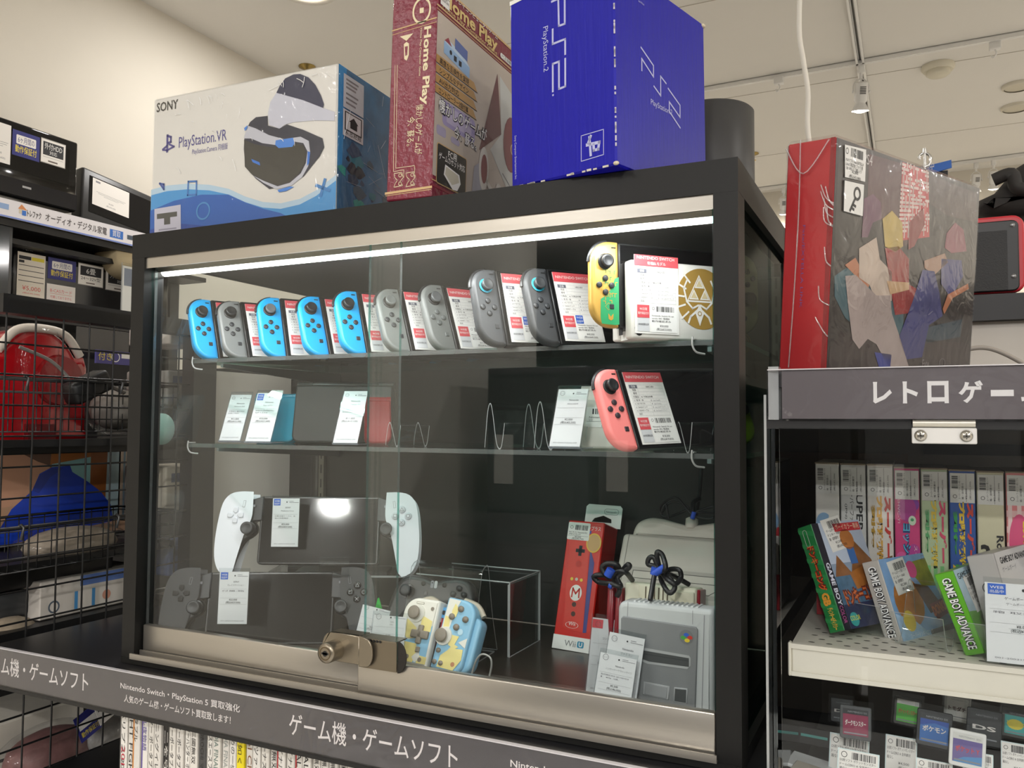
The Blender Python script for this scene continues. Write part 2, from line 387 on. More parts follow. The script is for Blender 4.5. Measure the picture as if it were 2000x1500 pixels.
LAMPH = mat('e9e8e6', 0.4)
def spotlight(p, label, lit=True, sc=1.0, yaw=0, tilt=20):
    """adapter, yoke, finned can and bulb face hanging under a track"""
    t = thing('track_spotlight', label, 'spotlight', Matrix.Translation(Vector((p[0], p[1], ZC-.018))) @ Matrix.Rotation(math.radians(yaw), 4, 'Z') @ Matrix.Scale(sc, 4), 'white spotlights on the ceiling tracks')
    m = MB(); m.rbox(-.018, -.018, -.05, .018, .018, 0, .005, LAMPH); m.lathe([(.010, -.085), (.010, -.05)], LAMPH); m.build('adapter', t)
    m = MB(); m.tube(spline([(-.043, 0, -.16), (-.043, 0, -.12), (-.018, 0, -.088), (.018, 0, -.088), (.043, 0, -.12), (.043, 0, -.16)]), .0035, LAMPH)
    for sx in (-1, 1): m.lathe([(.009, sx*.043), (.009, sx*.05)], LAMPH, c=(0, 0, -.16), ax='x', n=10)
    m.build('yoke', t)
    R = Matrix.Translation((0, 0, -.16)) @ Matrix.Rotation(math.radians(tilt), 4, 'X')
    m = MB(); m.lathe([(.018, .055), (.034, .05), (.036, .04), (.036, -.05), (.03, -.058), (.026, -.066)], LAMPH, n=24, M=R)
    for k in range(5): m.box(-.017, -.0372, .018-.009*k, .017, -.0352, .0225-.009*k, SLOT, M=R)
    m.build('can', t)
    m = MB(); m.lathe([(.026, -.064), (.040, -.088), (.047, -.102), (.047, -.108)], LAMPH, n=28, M=R, cap=False); m.build('bulb_reflector', t)
    if lit:
        m = MB(); m.lathe([(.0005, -.118), (.02, -.116), (.046, -.105)], emit('fff3df', 26.0), n=28, M=R, cap=False); m.build('bulb_face', t)
        l = bpy.data.lights.new('spot_lamp', 'SPOT'); l.energy = SPOT_W; l.spot_size = 1.9; l.spot_blend = 0.8; l.shadow_soft_size = .045; l.color = (1, .92, .8)
        o = bpy.data.objects.new('spot_lamp', l); COL.objects.link(o); o.parent = t; o.matrix_local = R @ Matrix.Translation((0, 0, -.125))
    else:
        m = MB(); m.lathe([(.0005, -.100), (.044, -.106)], mat('cfcbc2', .3), n=28, M=R, cap=False); m.build('bulb_face', t)
    return t
spotlight(P(1681, 118, z=ZC), 'lit white track spotlight nearest the hanging cord', True, .70, 20, 12)
pp = P(1940, 306, z=ZC); spotlight(pp, 'lit white track spotlight above the black bag', True, .6, 10, 14)
pp = P(1906, 312, z=ZC); spotlight(pp, 'unlit looking white track spotlight beside the lit one above the black bag', False, .6, 15, 14)
pp = P(1530, 362, z=ZC); spotlight(pp, 'white track spotlight half hidden by the red box edge', True, .6, 15, 14)

# smoke detector, ceiling sockets, hooks
sd = thing('smoke_detector', 'round cream smoke detector on the ceiling', 'smoke detector', (*P(1832, 128, z=ZC)[:2], ZC))
m = MB(); m.lathe([(.062, 0), (.064, -.012), (.055, -.024)], mat('ded8c6', .5), n=28); m.build('base', sd)
m = MB(); m.lathe([(.046, -.024), (.046, -.036), (.036, -.044), (.0005, -.046)], mat('d6d0bd', .4), n=28); m.build('sensor_head', sd)
for lab, (px, py), r in (('upper round cream speaker grille at the right end of the ceiling', (1988, 166), .062), ('lower round cream speaker grille at the right end of the ceiling', (1984, 208), .062)):
    t = thing('ceiling_speaker', lab, 'ceiling speaker', (*P(px, py, z=ZC)[:2], ZC), 'round ceiling grilles')
    m = MB(); m.lathe([(r, 0), (r, -.010), (r*.86, -.014)], mat('d9d3c3', .5), n=30, cap=False); m.build('rim', t)
    m = MB(); m.lathe([(.0005, -.009), (r*.86, -.009)], mat('cfc8b6', .7), n=30, cap=False); m.build('grille', t)
t = thing('sprinkler', 'small brass sprinkler head on the ceiling beside the dark cylinder', 'sprinkler', (*P(1469, 300, z=ZC)[:2], ZC))
m = MB(); m.lathe([(.035, 0), (.035, -.004), (.014, -.012), (.012, -.035), (.022, -.038)], mat('a08a52', .3, .8), n=16); m.build('head', t)
t = thing('sprinkler', 'small brass sprinkler head on the ceiling above the white headset box', 'sprinkler', (*P(600, 130, z=ZC)[:2], ZC))
m = MB(); m.lathe([(.035, 0), (.035, -.004), (.014, -.012), (.012, -.025), (.022, -.028)], mat('a08a52', .3, .8), n=16); m.build('head', t)
for lab, px, py in (('white clip under the cross track left of the lit spotlight', 1521, 144), ('white clip under the cross track right of the lit spotlight', 1943, 74)):
    t = thing('track_clip', lab, 'clip', (*P(px, py, z=ZC)[:2], ZC-.016), 'clips on the cross track')
    m = MB(); m.rbox(-.02, -.016, -.03, .02, .016, 0, .004, LAMPH); m.tube(spline([(0, 0, -.03), (.004, 0, -.045), (-.006, 0, -.06), (-.012, 0, -.05)]), .003, LAMPH); m.build('clip', t)
# the white power cord that hangs behind the red box
m = MB(); Yc = .55
m.tube(spline([P(1563, -40, y=Yc), P(1561, 60, y=Yc), P(1569, 118, y=Yc), P(1578, 180, y=Yc), P(1577, 240, y=Yc), P(1582, 290, y=Yc), P(1590, 330, y=Yc), P(1600, 400, y=Yc), P(1604, 560, y=Yc+.1), P(1610, 640, y=Yc+.15)]), .0042, mat('e5e1d6', .5), 10)
info(m.build('power_cable'), 'white power cable hanging from the ceiling behind the red boxed set', 'cord')
# ================================================================ left: electronics rack along the wall
RX = -1.20
RB = mat('141415', .45)
def rackz(py0, px0): return P(px0, py0, x=RX)[2]
y0, y1 = P(-140, 500, x=RX)[1], P(420, 500, x=RX)[1]
zs_top = P(120, 412, x=RX)[2]; z_ab = P(120, 612, x=RX)[2]
t = thing('display_rack', 'black steel wall rack with televisions behind the wire grid', 'display rack', (XW, y0, 0))
m = MB(); m.box(.0, 0, zs_top-.075, RX-XW-.012, y1-y0, zs_top-.045, RB); m.box(.04, 0, zs_top-.115, RX-XW-.04, y1-y0, zs_top-.1, RB); m.build('shelf', t)
m = MB(); m.box(0, 0, z_ab-.03, RX-XW, y1-y0, z_ab, RB); m.build('shelf', t)
m = MB(); m.box(0, 0, .9, RX-XW-.02, y1-y0, .93, RB); m.build('shelf', t)
for yy in (0.02, y1-y0-.05):
    m = MB(); m.box(.0, yy, 0, .04, yy+.04, zs_top-.04, RB); m.build('upright', t)
m = MB(); m.box(.001, 0, .3, .012, y1-y0, z_ab-.03, mat('1c1b1b', .7)); m.build('back_panel', t)
m = MB(); m.box(.001, .0, z_ab+.02, .010, y1-y0, zs_top-.09, mat('bdb3a3', .8)); m.build('backboard', t)
# header strip with the department name
pa, pb = P(0, 400, x=RX), P(290, 460, x=RX)
zt = P(0, 385, x=RX)[2]; zb_ = P(0, 421, x=RX)[2]
m = MB(); m.box(RX-.004, y0, zb_, RX, y1, zt, mat('e9e6ea', .5))
L_ = y1-y0; f = face_right(m, RX, y0, zb_, L_, zt-zb_); f.rect(0, 0, L_, (zt-zb_)*.09, mat('7f93d6', .5), 1)
hz = zt-zb_
def yy(px): return P(px, 440, x=RX)[1]-y0
f.rect(yy(-4), hz*.42, yy(16), hz*.72, mat('93aed8', .5), 1)
f.poly([(yy(34), hz*.62), (yy(41), hz*.9), (yy(52), hz*.62)], mat('d98f5a', .5), 1).rect(yy(36), hz*.38, yy(43), hz*.62, mat('d8cdb8', .5), 1).rect(yy(42), hz*.3, yy(50), hz*.58, mat('3f7ad0', .5), 2)
f.text('トレファク', yy(52), hz*.33, hz*.3, mat('4a4548', .6), 2, fit=yy(80)-yy(52), bold=.02)
f.text('オーディオ・デジタル家電', yy(88), hz*.34, hz*.34, mat('5a5456', .6), 2, fit=yy(209)-yy(88), bold=.01)
f.rect(yy(215), hz*.25, yy(241), hz*.75, mat('3b74c9', .5), 1).text('買取', yy(228), hz*.36, hz*.3, WHITE, 2, al='c', fit=(yy(241)-yy(215))*.6)
f.rect(yy(249), hz*.36, yy(262), hz*.64, mat('4a5664', .5), 1).ring(yy(271), hz*.5, hz*.13, hz*.17, mat('6f747c', .5), 1).line([(yy(280), hz*.5), (yy(287), hz*.5)], hz*.06, mat('6f747c', .5), 1)
info(m.build('header_strip'), 'white header strip lettered in black along the top of the wall rack', 'sign')

def tv_card(mb, f, u, v, w_, h_, kind):
    """the shop's small cards on a television front"""
    W6 = mat('f0ece6', .5); NAVY = mat('2c2f7c', .45); YEL = mat('f0dc3c', .5)
    if kind == 'six':
        f.rect(u, v, u+w_, v+h_, NAVY, 3); f.rect(u+w_*.14, v+h_*.48, u+w_*.86, v+h_*.84, W6, 4, r=h_*.04)
        f.text('6ヶ月間の', u+w_*.5, v+h_*.56, h_*.2, NAVY, 5, al='c', fit=w_*.6); f.text('動作保証付', u+w_*.5, v+h_*.17, h_*.22, YEL, 4, al='c', fit=w_*.78, bold=.004)
    elif kind in ('hdd', 'jo'):
        f.rect(u, v, u+w_, v+h_, mat('8f8b86', .4), 3).rect(u+w_*.02, v+h_*.03, u+w_*.98, v+h_*.97, W6, 4).rect(u+w_*.09, v+h_*(.34 if kind == 'hdd' else .45), u+w_*.91, v+h_*.88, INK, 5)
        if kind == 'hdd': f.text('外付HDD', u+w_*.5, v+h_*.6, h_*.2, WHITE, 6, al='c', fit=w_*.7).text('対応', u+w_*.5, v+h_*.4, h_*.12, WHITE, 6, al='c').line([(u+w_*.1, v+h_*.26), (u+w_*.9, v+h_*.26)], h_*.012, GREYINK, 5).rect(u+w_*.3, v+h_*.09, u+w_*.68, v+h_*.15, mat('6b5f58', .5), 5)
        else: f.text('6畳', u+w_*.5, v+h_*.56, h_*.22, WHITE, 6, al='c', fit=w_*.36).text('24〜32V型', u+w_*.5, v+h_*.26, h_*.13, INK, 5, al='c', fit=w_*.76).rect(u+w_*.32, v+h_*.1, u+w_*.66, v+h_*.15, mat('6b5f58', .5), 5)
    elif kind == 'paper':
        f.rect(u, v, u+w_, v+h_, W6, 3)
        for k, (a0, a1) in enumerate(((.1, .9), (.15, .85), (.3, .7))): f.rect(u+w_*a0, v+h_*(.52-.05*k), u+w_*a1, v+h_*(.53-.05*k), GREYINK, 4)
        f.rect(u+w_*.08, v+h_*.86, u+w_*.2, v+h_*.93, GREYINK, 4).text('¥6,000', u+w_*.5, v+h_*.22, h_*.05, GREYINK, 4, al='c').text('(税込¥6,600)', u+w_*.5, v+h_*.1, h_*.05, GREYINK, 4, al='c')
# big black television on the top shelf
def tv_flat(name, label, px0, pxr, pt, pb_, x, stand=None, depth=.05):
    """upright television parallel to the wall; pt, pb_: pixels of the right end's top and bottom"""
    top, bot = P(*pt, x=x), P(*pb_, x=x); ya = P(px0, pt[1], x=x)[1]
    w_, h_ = top[1]-ya, top[2]-bot[2]
    t = thing(name, label, 'television', (x, ya, bot[2]))
    m = MB(); m.rbox(-depth, 0, 0, 0, w_, h_, .006, GLOSSB); return t, m, w_, h_
t, m, w_, h_ = tv_flat('television', 'big black television carrying a blue guarantee card, standing on the top shelf', -150, 153, (153, 279), (153, 416), RX-.03)
m.build('housing', t)
m = MB(); m.box(0, .028, .075, .0015, w_-.028, h_-.03, mat('050506', .08)); m.build('screen', t)
m = MB(); m.box(0, .02, .004, .006, w_-.004, .05, mat('17171c', .12)); f = face_right(m, .006, 0, 0, 1, 1); f.rect(w_*.60, .03, w_*.66, .036, mat('a8a8a8', .3)); m.build('speaker_bar', t)
cm = MB(); f = face_right(cm, .0016, 0, 0, 1, 1)
cm2 = []
ub = lambda px: P(px, 280, x=RX-.03)[1]-P(-150, 279, x=RX-.03)[1]
hh = h_*.36
for kind, pa_, pb2, vv in (('paper', -30, 20, .40), ('six', 23, 77, .55), ('hdd', 79, 128, .565)):
    m = MB(); f = face_right(m, .0016, 0, 0, 1, 1); u0, u1 = ub(pa_), ub(pb2)
    tv_card(m, f, u0, h_*vv, u1-u0, h_*(.34 if kind != 'paper' else .52), kind); m.build('information_card', t)
# the smaller one, turned and leaning
x2 = RX-.04; tl, bl, tr = P(178, 313, x=x2-.05), P(203, 428, x=x2), P(330, 352, x=x2-.05)
w2 = tr[1]-tl[1]; h2 = tl[2]-bl[2]
t = thing('television', 'smaller black television with one white paper sheet, leaning back on the top shelf', 'television', Matrix.Translation(Vector((x2, bl[1], zs_top-.04))) @ Matrix.Rotation(math.radians(90), 4, 'Z') @ Matrix.Rotation(math.radians(-9), 4, 'X') @ Matrix.Rotation(math.radians(7), 4, 'Y'))
h2 *= 1.12
m = MB(); m.rbox(-.08, 0, 0, w2, .05, h2, .008, mat('2f2f30', .4)); m.build('housing', t)
m = MB(); m.box(-.055, -.0015, .07, w2-.02, 0, h2-.022, mat('131315', .12)); m.build('screen', t)
m = MB(); f = face_front(m, -.045, -.0016, h2*.46, 1, 1); tv_card(m, f, 0, 0, w2*.44, h2*.42, 'paper'); m.build('paper_sheet', t)
# second row: dark set, beige speaker, set with five cards
x3 = RX-.02
a_, c_ = P(-60, 420, x=x3), P(22, 596, x=x3)
t = thing('television', 'dark television with a thin grey rim at the left end of the second shelf', 'television', (x3, a_[1], z_ab))
w3, h3 = c_[1]-a_[1], P(22, 420, x=x3)[2]-z_ab
m = MB(); m.rbox(-.04, 0, 0, 0, w3, h3, .006, mat('4a4b4c', .4)); m.build('housing', t)
m = MB(); m.box(0, .012, .015, .0015, w3-.012, h3-.015, mat('1d2328', .08)); m.build('screen', t)
x4 = RX-.09
a_ = P(24, 540, x=x4); c_ = P(330, 540, x=x4)
t = thing('television', 'black television with five price and guarantee cards on the second shelf', 'television', (x4, a_[1], z_ab))
w4 = c_[1]-a_[1]; h4 = P(24, 470, x=x4)[2]-z_ab
m = MB(); m.rbox(-.05, 0, 0, 0, w4, h4, .006, mat('0b0b0c', .15)); f = face_right(m, 0, 0, 0, 1, 1); f.text('AQUOS', .03, h4*.905, h4*.03, mat('d5d5d5', .4), 1); m.build('housing', t)
m = MB(); m.box(0, .03, .02, .0015, w4-.03, h4*.8, mat('2e2e2e', .25)); m.build('screen', t)
y4 = a_[1]
def u4(px): return P(px, 540, x=x4)[1]-y4
def v4(px, py): return P(px, py, x=x4)[2]-z_ab
m = MB(); f = face_right(m, .0018, 0, 0, 1, 1)
ua, ubx, va, vb = u4(32), u4(87), v4(32, 576), v4(32, 490); cw, ch = ubx-ua, vb-va
f.rect(ua, va, ubx, vb, mat('eee6d8', .6), 3).rect(ua+cw*.05, va+ch*.84, ua+cw*.48, va+ch*.92, INK, 4).rect(ua+cw*.5, va+ch*.84, ua+cw*.95, va+ch*.92, mat('e8d63a', .5), 4).rect(ua+cw*.05, va+ch*.76, ua+cw*.24, va+ch*.82, INK, 4)
for k in range(4): f.rect(ua+cw*.05, va+ch*(.70-.12*k), ua+cw*.95, va+ch*(.715-.12*k), INK, 4)
f.text('¥5,000', ua+cw*.52, va+ch*.14, ch*.1, mat('d8564f', .5), 4, al='c', fit=cw*.66).text('(税込¥5,500)', ua+cw*.52, va+ch*.06, ch*.03, mat('d8564f', .5), 4, al='c', fit=cw*.62)
m.build('price_card', t)
for kind, pa_, pb2, pt_, pbm in (('six', 92, 147, 501, 543), ('jo', 151, 201, 512, 555), ('hdd', 205, 262, 523, 566)):
    m = MB(); f = face_right(m, .0018, 0, 0, 1, 1); va, vb = v4(pa_, pbm), v4(pa_, pt_); tv_card(m, f, u4(pa_), va, u4(pb2)-u4(pa_), vb-va, kind); m.build('information_card', t)
m = MB(); f = face_right(m, .0018, 0, 0, 1, 1); ua, ubx, va, vb = u4(91), u4(147), v4(91, 590), v4(91, 553); cw, ch = ubx-ua, vb-va
f.rect(ua, va, ubx, vb, mat('efe9e4', .4), 3).text('B-CASカード', ua+cw*.5, va+ch*.58, ch*.16, mat('e0696a', .5), 4, al='c', fit=cw*.76).line([(ua+cw*.12, va+ch*.5), (ua+cw*.88, va+ch*.5)], ch*.015, mat('e0696a', .5), 4).text('付属しておりません', ua+cw*.5, va+ch*.26, ch*.12, mat('e0696a', .5), 4, al='c', fit=cw*.74)
m.build('information_card', t)
m = MB(); m.lathe([(.006, 0), (.07, .0), (.074, .02), (.07, .10), (.006, .105)], mat('c9b894', .7), c=(RX-.12, P(262, 490, x=RX)[1]+.02, z_ab+.22), n=24, ax='x'); info(m.build('round_speaker'), 'round beige speaker behind the television with five cards', 'speaker', None)
t = thing('card_stand', 'clear card stand holding a blue and white sheet beside the round beige speaker', 'card stand', (RX, P(238, 560, x=RX)[1], z_ab))
hc = P(238, 512, x=RX)[2]-z_ab
m = MB(); m.box(-.004, 0, 0, 0, .16, hc, ACRYL, side=('x', AEDGE)); m.build('holder', t)
m = MB(); m.box(-.010, .008, .004, -.006, .152, hc-.008, PAPER); f = face_right(m, -.006, 0, 0, 1, 1); f.rect(.012, hc*.62, .148, hc-.015, mat('7d8596', .5)).rect(.05, hc*.68, .12, hc*.74, WHITE, 2); m.build('sheet', t)

# ---------------------------------------------------------------- wire-grid gondola beside the case
GX = -.27; CT = 1.0780                              # grid plane, counter top
WIRE = mat('19191a', .35)
ya, ye = max(P(-30, 900, x=GX)[1], -.024), P(366, 900, x=GX)[1]
zg1 = P(120, 625, x=GX)[2]
t = thing('wire_grid', 'black wire grid panel standing beside the glass case', 'grid panel', (GX, ya, 0))
m = MB()
for z in np.arange(.55, zg1, .05): m.cyl((0, 0, z), (0, ye-ya, z), .0017, WIRE, 6)
for y in np.arange(.012, ye-ya, .05): m.cyl((.003, y, .5), (.003, y, zg1), .0017, WIRE, 6)
m.build('wires', t)
m = MB(); m.box(-.02, 0, zg1, .012, ye-ya+.03, zg1+.03, RB); m.build('top_bar', t)
for yy_ in (ye-ya,):
    m = MB(); m.box(-.02, yy_, .4, .012, yy_+.06, zg1+.03, mat('1a1c22', .4)); m.build('post', t)
zm = P(120, 858, x=GX)[2]
m = MB(); m.box(-.02, 0, zm-.012, .0, ye-ya, zm, RB); m.build('cross_bar', t)
# the grey end board past the post, seen through the case
m = MB(); yg0 = P(404, 900, x=GX-.03)[1]; yg1 = P(566, 900, x=GX-.03)[1]; zg = P(405, 723, x=GX-.03)[2]
m.box(GX-.05, yg0, .5, GX-.03, yg1, zg, mat('d8d6d2', .6)); info(m.build('end_board'), 'light grey end board behind the left glass of the case', 'panel')
m = MB(); m.box(GX-.55, yg1+.004, .5, GX+.16, yg1+.04, 1.56, mat('202022', .6)); info(m.build('back_board'), 'dark board behind the grey end board', 'panel')
# inside it: shelves
GB = -.80
t = thing('gondola', 'black shelf unit behind the wire grid panel', 'shelf unit', (GB, ya, 0))
m = MB(); m.box(0, 0, .4, .012, ye-ya+.2, zg1, mat('161617', .7)); m.build('back_panel', t)
zs1 = zm-.012
m = MB(); m.box(.012, 0, zs1-.012, GX-GB-.03, ye-ya, zs1, RB); m.build('shelf', t)
zs2 = P(120, 1085, x=GX-.05)[2]
m = MB(); m.box(.012, 0, zs2-.012, GX-GB-.03, ye-ya, zs2, RB); m.build('shelf', t)
m = MB(); m.box(.012, 0, CT-.02, GX-GB-.03, ye-ya, CT, RB); m.build('shelf', t)
m = MB(); m.box(.012, -.0, .45, GX-GB-.03, ye-ya, .47, RB); m.build('shelf', t)
# red moulded toy-like appliance in clear film
RP = mat('b5121c', .15, coat=.6)
def inG(px, py, dx=.1): return P(px, py, x=GX-dx)
c0 = inG(85, 735, .12); s_ = np.linalg.norm(inG(185, 735, .12)-inG(85, 735, .12))
H = inG(85, 645, .12)[2]-zs1; Wd = s_*1.02
t = thing('moulded_appliance', 'glossy red arched plastic appliance wrapped in clear film behind the grid', 'appliance', Matrix.Translation(Vector((GX-.13, c0[1], zs1+.004))) @ Matrix.Rotation(math.radians(90), 4, 'Z'))
ol = [(Wd, 0), (Wd, H*.1), (Wd*.93, H*.12), (Wd*.93, H*.68), (Wd*.86, H*.78)]+circ(0, H*.50, Wd*.80, 12, H*.5, 32, 148)+[(-Wd*.86, H*.78), (-Wd*.93, H*.68), (-Wd*.93, H*.12), (-Wd, H*.1), (-Wd, 0)]
m = MB(); m.slab(ol, 0, .11, RP, .012); m.build('body', t)
m = MB(); m.tube(spline([(Wd*.74, .0, H*.78), (Wd*.45, .0, H*.96), (0, .0, H*1.0), (-Wd*.45, .0, H*.96), (-Wd*.74, .0, H*.78)]), .008, mat('d8cfc4', .4)); m.build('cream_rim', t)
m = MB(); m.lathe([(.045, -.008), (.05, .004), (.02, .012)], mat('8e0c14', .2), c=(Wd*.35, 0, H*.55), ax='y', n=24); m.build('dial', t)
m = MB(); m.box(-Wd*.25, -.012, -.002, Wd*.25, 0, H*.16, mat('6e0b12', .3)); m.build('tray', t)
m = MB(); m.rbox(-Wd*.45, -.02, .002, Wd*.30, .12, H*1.02, .02, FILM); m.build('film_wrap', t)
# power adapter with its cord
t = thing('power_adapter', 'black plug adapter with a grey cord lying on the red appliance', 'power adapter', inG(175, 742, .03)+np.array((0, 0, 0)))
m = MB(); m.rbox(-.02, -.05, -.03, .02, .03, .01, .008, BLACK, M=Matrix.Rotation(math.radians(25), 4, 'X')); m.build('block', t)
m = MB(); m.tube(spline([(0, -.04, 0), (-.01, -.07, .03), (-.02, -.12, .05)]), .003, mat('6f6a66', .5)); m.build('cord', t)
m = MB(); m.tube(spline([(0, .02, 0), (.0, .05, -.012), (-.0, .075, -.02)]), .004, mat('77726c', .5)); m.build('cord', t)
# wrapped grey lump and label strip
t = thing('wrapped_bundle', 'grey bundle in crumpled clear bag beside the red appliance', 'bundle', inG(228, 790, .1))
m = MB(); m.ball((0, 0, -.01), .05, mat('9a948c', .6, nz=.25, ns=60, bump=.6, bs=60), 1, 1.0, .8); m.build('contents', t)
m = MB(); m.ball((0, 0, -.012), .058, FILM, 1, 1.05, .85); m.build('bag', t)
m = MB(); yl0, yl1 = inG(188, 695, .28)[1], inG(275, 695, .28)[1]; zl0, zl1 = inG(215, 711, .28)[2], inG(215, 685, .28)[2]
m.box(GX-.285, yl0, zl0, GX-.28, yl1, zl1, mat('4b4786', .5)); f = face_right(m, GX-.28, yl0, zl0, yl1-yl0, zl1-zl0); f.text('付き', .005, (zl1-zl0)*.3, (zl1-zl0)*.45, mat('e8d84a', .5)).ring((yl1-yl0)*.42, (zl1-zl0)*.55, .009, .011, WHITE, 2).rect((yl1-yl0)*.55, (zl1-zl0)*.5, (yl1-yl0)*.8, (zl1-zl0)*.9, WHITE, 2)
info(m.build('shelf_label'), 'purple label strip with yellow lettering behind the wire grid', 'label')
t = thing('television', 'small black television above the purple label strip behind the grid', 'television', (GX-.32, yl0-.03, zl1+.005))
m = MB(); m.rbox(-.03, 0, 0, 0, yl1-yl0+.04, zg1-zl1-.03, .006, mat('0c0c0d', .2)); f = face_right(m, 0, 0, 0, 1, 1); f.text('SHARP', .01, .03, .006, mat('cfcfcf', .4)); m.build('housing', t)
m = MB(); m.box(0, .01, .045, .001, yl1-yl0+.03, zg1-zl1-.04, mat('2a2a2c', .1)); m.build('screen', t)
# wire baskets hooked on the grid
bk = None
def basket(y_, z_, L, hgt, label, dx=.16):
    t = thing('wire_basket', label, 'wire basket', (GX-.008, y_, z_), 'black wire baskets on the grid')
    m = MB()
    for k in range(int(L/.025)+1):
        yy_ = min(k*.025, L); m.tube([(0, yy_, hgt), (0, yy_, 0), (-dx, yy_, 0), (-dx, yy_, hgt)], .0011, WIRE, 5)
    for z in np.arange(0, hgt, .022): m.tube([(0, 0, z), (0, L, z), (-dx, L, z), (-dx, 0, z)], .0011, WIRE, 5, closed=True)
    m.build('mesh', t)
    m = MB(); m.tube([(0, 0, hgt), (0, L, hgt), (-dx, L, hgt), (-dx, 0, hgt)], .0026, WIRE, 6, closed=True); m.build('rim', t)
    for q in (.12, .62):
        m = MB(); m.tube([(.004, L*q, hgt-.02), (.010, L*q, hgt), (0.004, L*q, hgt+.004), (-.004, L*q, hgt)], .0024, mat('4a4a4a', .3, .5), 6); m.build('hook', t)
    return t
zb1 = P(120, 848, x=GX)[2]+.004; hb1 = P(120, 742, x=GX)[2]-zb1
basket(ya+.01, zb1, ye-ya-.03, hb1, 'upper wire basket hooked on the grid in front of the red appliance', .05)
zb2 = P(120, 1105, x=GX)[2]; hb2 = P(120, 1022, x=GX)[2]-zb2
basket(ya+.01, zb2, ye-ya-.03, hb2, 'lower wire basket hooked on the grid under the picture screen')
basket(ya+.01, zb2-.45, ye-ya-.03, .09, 'bottom wire basket below the counter edge')
# framed screen with a picture of somebody in a blue jumper
xs_ = GX-.19; py0, py1 = P(-60, 950, x=xs_)[1], P(256, 950, x=xs_)[1]; pz0, pz1 = zs2+.003, P(120, 866, x=xs_)[2]
t = thing('display_screen', 'lit screen showing a person in a blue jumper behind the wire grid', 'screen', (xs_, py0, pz0))
w5, h5 = py1-py0, min(pz1, zs1-.02)-pz0
m = MB(); m.rbox(-.03, -.01, 0, -.001, w5+.01, h5+.006, .004, BLACK); m.build('housing', t)
m = MB(); m.box(-.001, 0, .004, 0, w5, h5, mat('c79d7f', .3)); f = face_right(m, 0, 0, 0, w5, h5)
f.quad((-180, 800), (780, 800), (780, 1400), (-180, 1400))
G = lambda h: mat(h, .35)
f.poly(f.qs([(-180, 800), (250, 800), (240, 1000), (150, 1120), (-180, 1150)]), G('d3a083'), 1).poly(f.qs([(100, 800), (255, 800), (250, 880), (180, 850)]), G('6b4a3a'), 2)
f.poly(f.qs([(250, 800), (780, 800), (780, 870), (250, 900)]), G('b06a2a'), 1).poly(f.qs([(260, 870), (500, 830), (500, 1050), (390, 1100), (260, 1000)]), G('9fd8dc'), 2)
f.poly(f.qs([(500, 800), (610, 800), (600, 1260), (500, 1260)]), G('9c5a26'), 3).poly(f.qs([(610, 800), (700, 800), (700, 1300), (600, 1300)]), G('bcd4dc'), 2).poly(f.qs([(690, 800), (780, 800), (780, 1300), (690, 1300)]), G('d9c6b4'), 2).poly(f.qs([(720, 800), (735, 800), (735, 1300), (720, 1300)]), G('8fa8b8'), 3)
f.poly(f.qs([(-30, 1290), (40, 1150), (150, 1040), (190, 930), (260, 890), (370, 885), (385, 930), (480, 1000), (570, 1080), (640, 1180), (660, 1300), (-180, 1400)]), G('1f47c8'), 4).poly(f.qs([(150, 1040), (190, 940), (260, 895), (330, 900), (250, 960), (190, 1060)]), G('173aa8'), 5)
m.build('picture', t)
# items inside the lower basket and on the counter
t = thing('wrapped_bundle', 'tan cushion in clear film lying in the lower wire basket', 'bundle', P(140, 1040, x=GX-.09))
m = MB(); m.ball((0, .0, -.02), .07, mat('8e8273', .7, nz=.3, ns=50, bump=.5, bs=50), .8, 1.3, .45); m.build('contents', t)
m = MB(); m.ball((0, .0, -.02), .078, FILM, .8, 1.45, .5); m.build('bag', t)
t = thing('player_deck', 'flat black player with a rounded end under the lower wire basket', 'player', P(-40, 1168, x=GX-.08))
Lq = P(226, 1150, x=GX-.08)[1]-P(-40, 1168, x=GX-.08)[1]
m = MB(); m.rbox(-.14, 0, 0, 0, Lq, .05, .015, BLACK, 3); m.build('body', t)
m = MB(); m.rbox(-.12, .02, -.05, -.01, Lq*.55, -.003, .01, mat('3c3d3e', .35), 3); m.build('tray', t)
t = thing('carton', 'white printed carton with a blue flap on the counter behind the grid', 'carton', (GX-.17, P(84, 1215, x=GX-.05)[1], CT+.001))
Lq = P(290, 1200, x=GX-.05)[1]-P(84, 1215, x=GX-.05)[1]; hq = .066
m = MB(); m.rbox(0, 0, 0, .11, Lq, hq, .002, mat('d6cfc6', .6), 1); f = face_right(m, .11, 0, 0, Lq, hq); f.rect(Lq*.35, hq*.72, Lq, hq, mat('5b78b8', .5)).rect(Lq*.3, hq*.12, Lq*.33, hq*.6, mat('4a90c8', .5)).rect(Lq*.46, hq*.1, Lq*.49, hq*.6, mat('4a90c8', .5)).disc(Lq*.6, hq*.35, .009, mat('c98f78', .5)).ring(Lq*.12, hq*.3, .008, .011, mat('55606c', .5)); m.build('box', t)
t = thing('paper_bag', 'crumpled brown paper bag on the counter at the left edge', 'bag', P(4, 1232, x=GX-.075)+np.array((0, .012, -.006)))
m = MB(); m.ball((0, 0, .0), .036, mat('8f8270', .8, nz=.2, ns=60, bump=.8, bs=70), .8, 1.3, .75); m.build('bag', t)
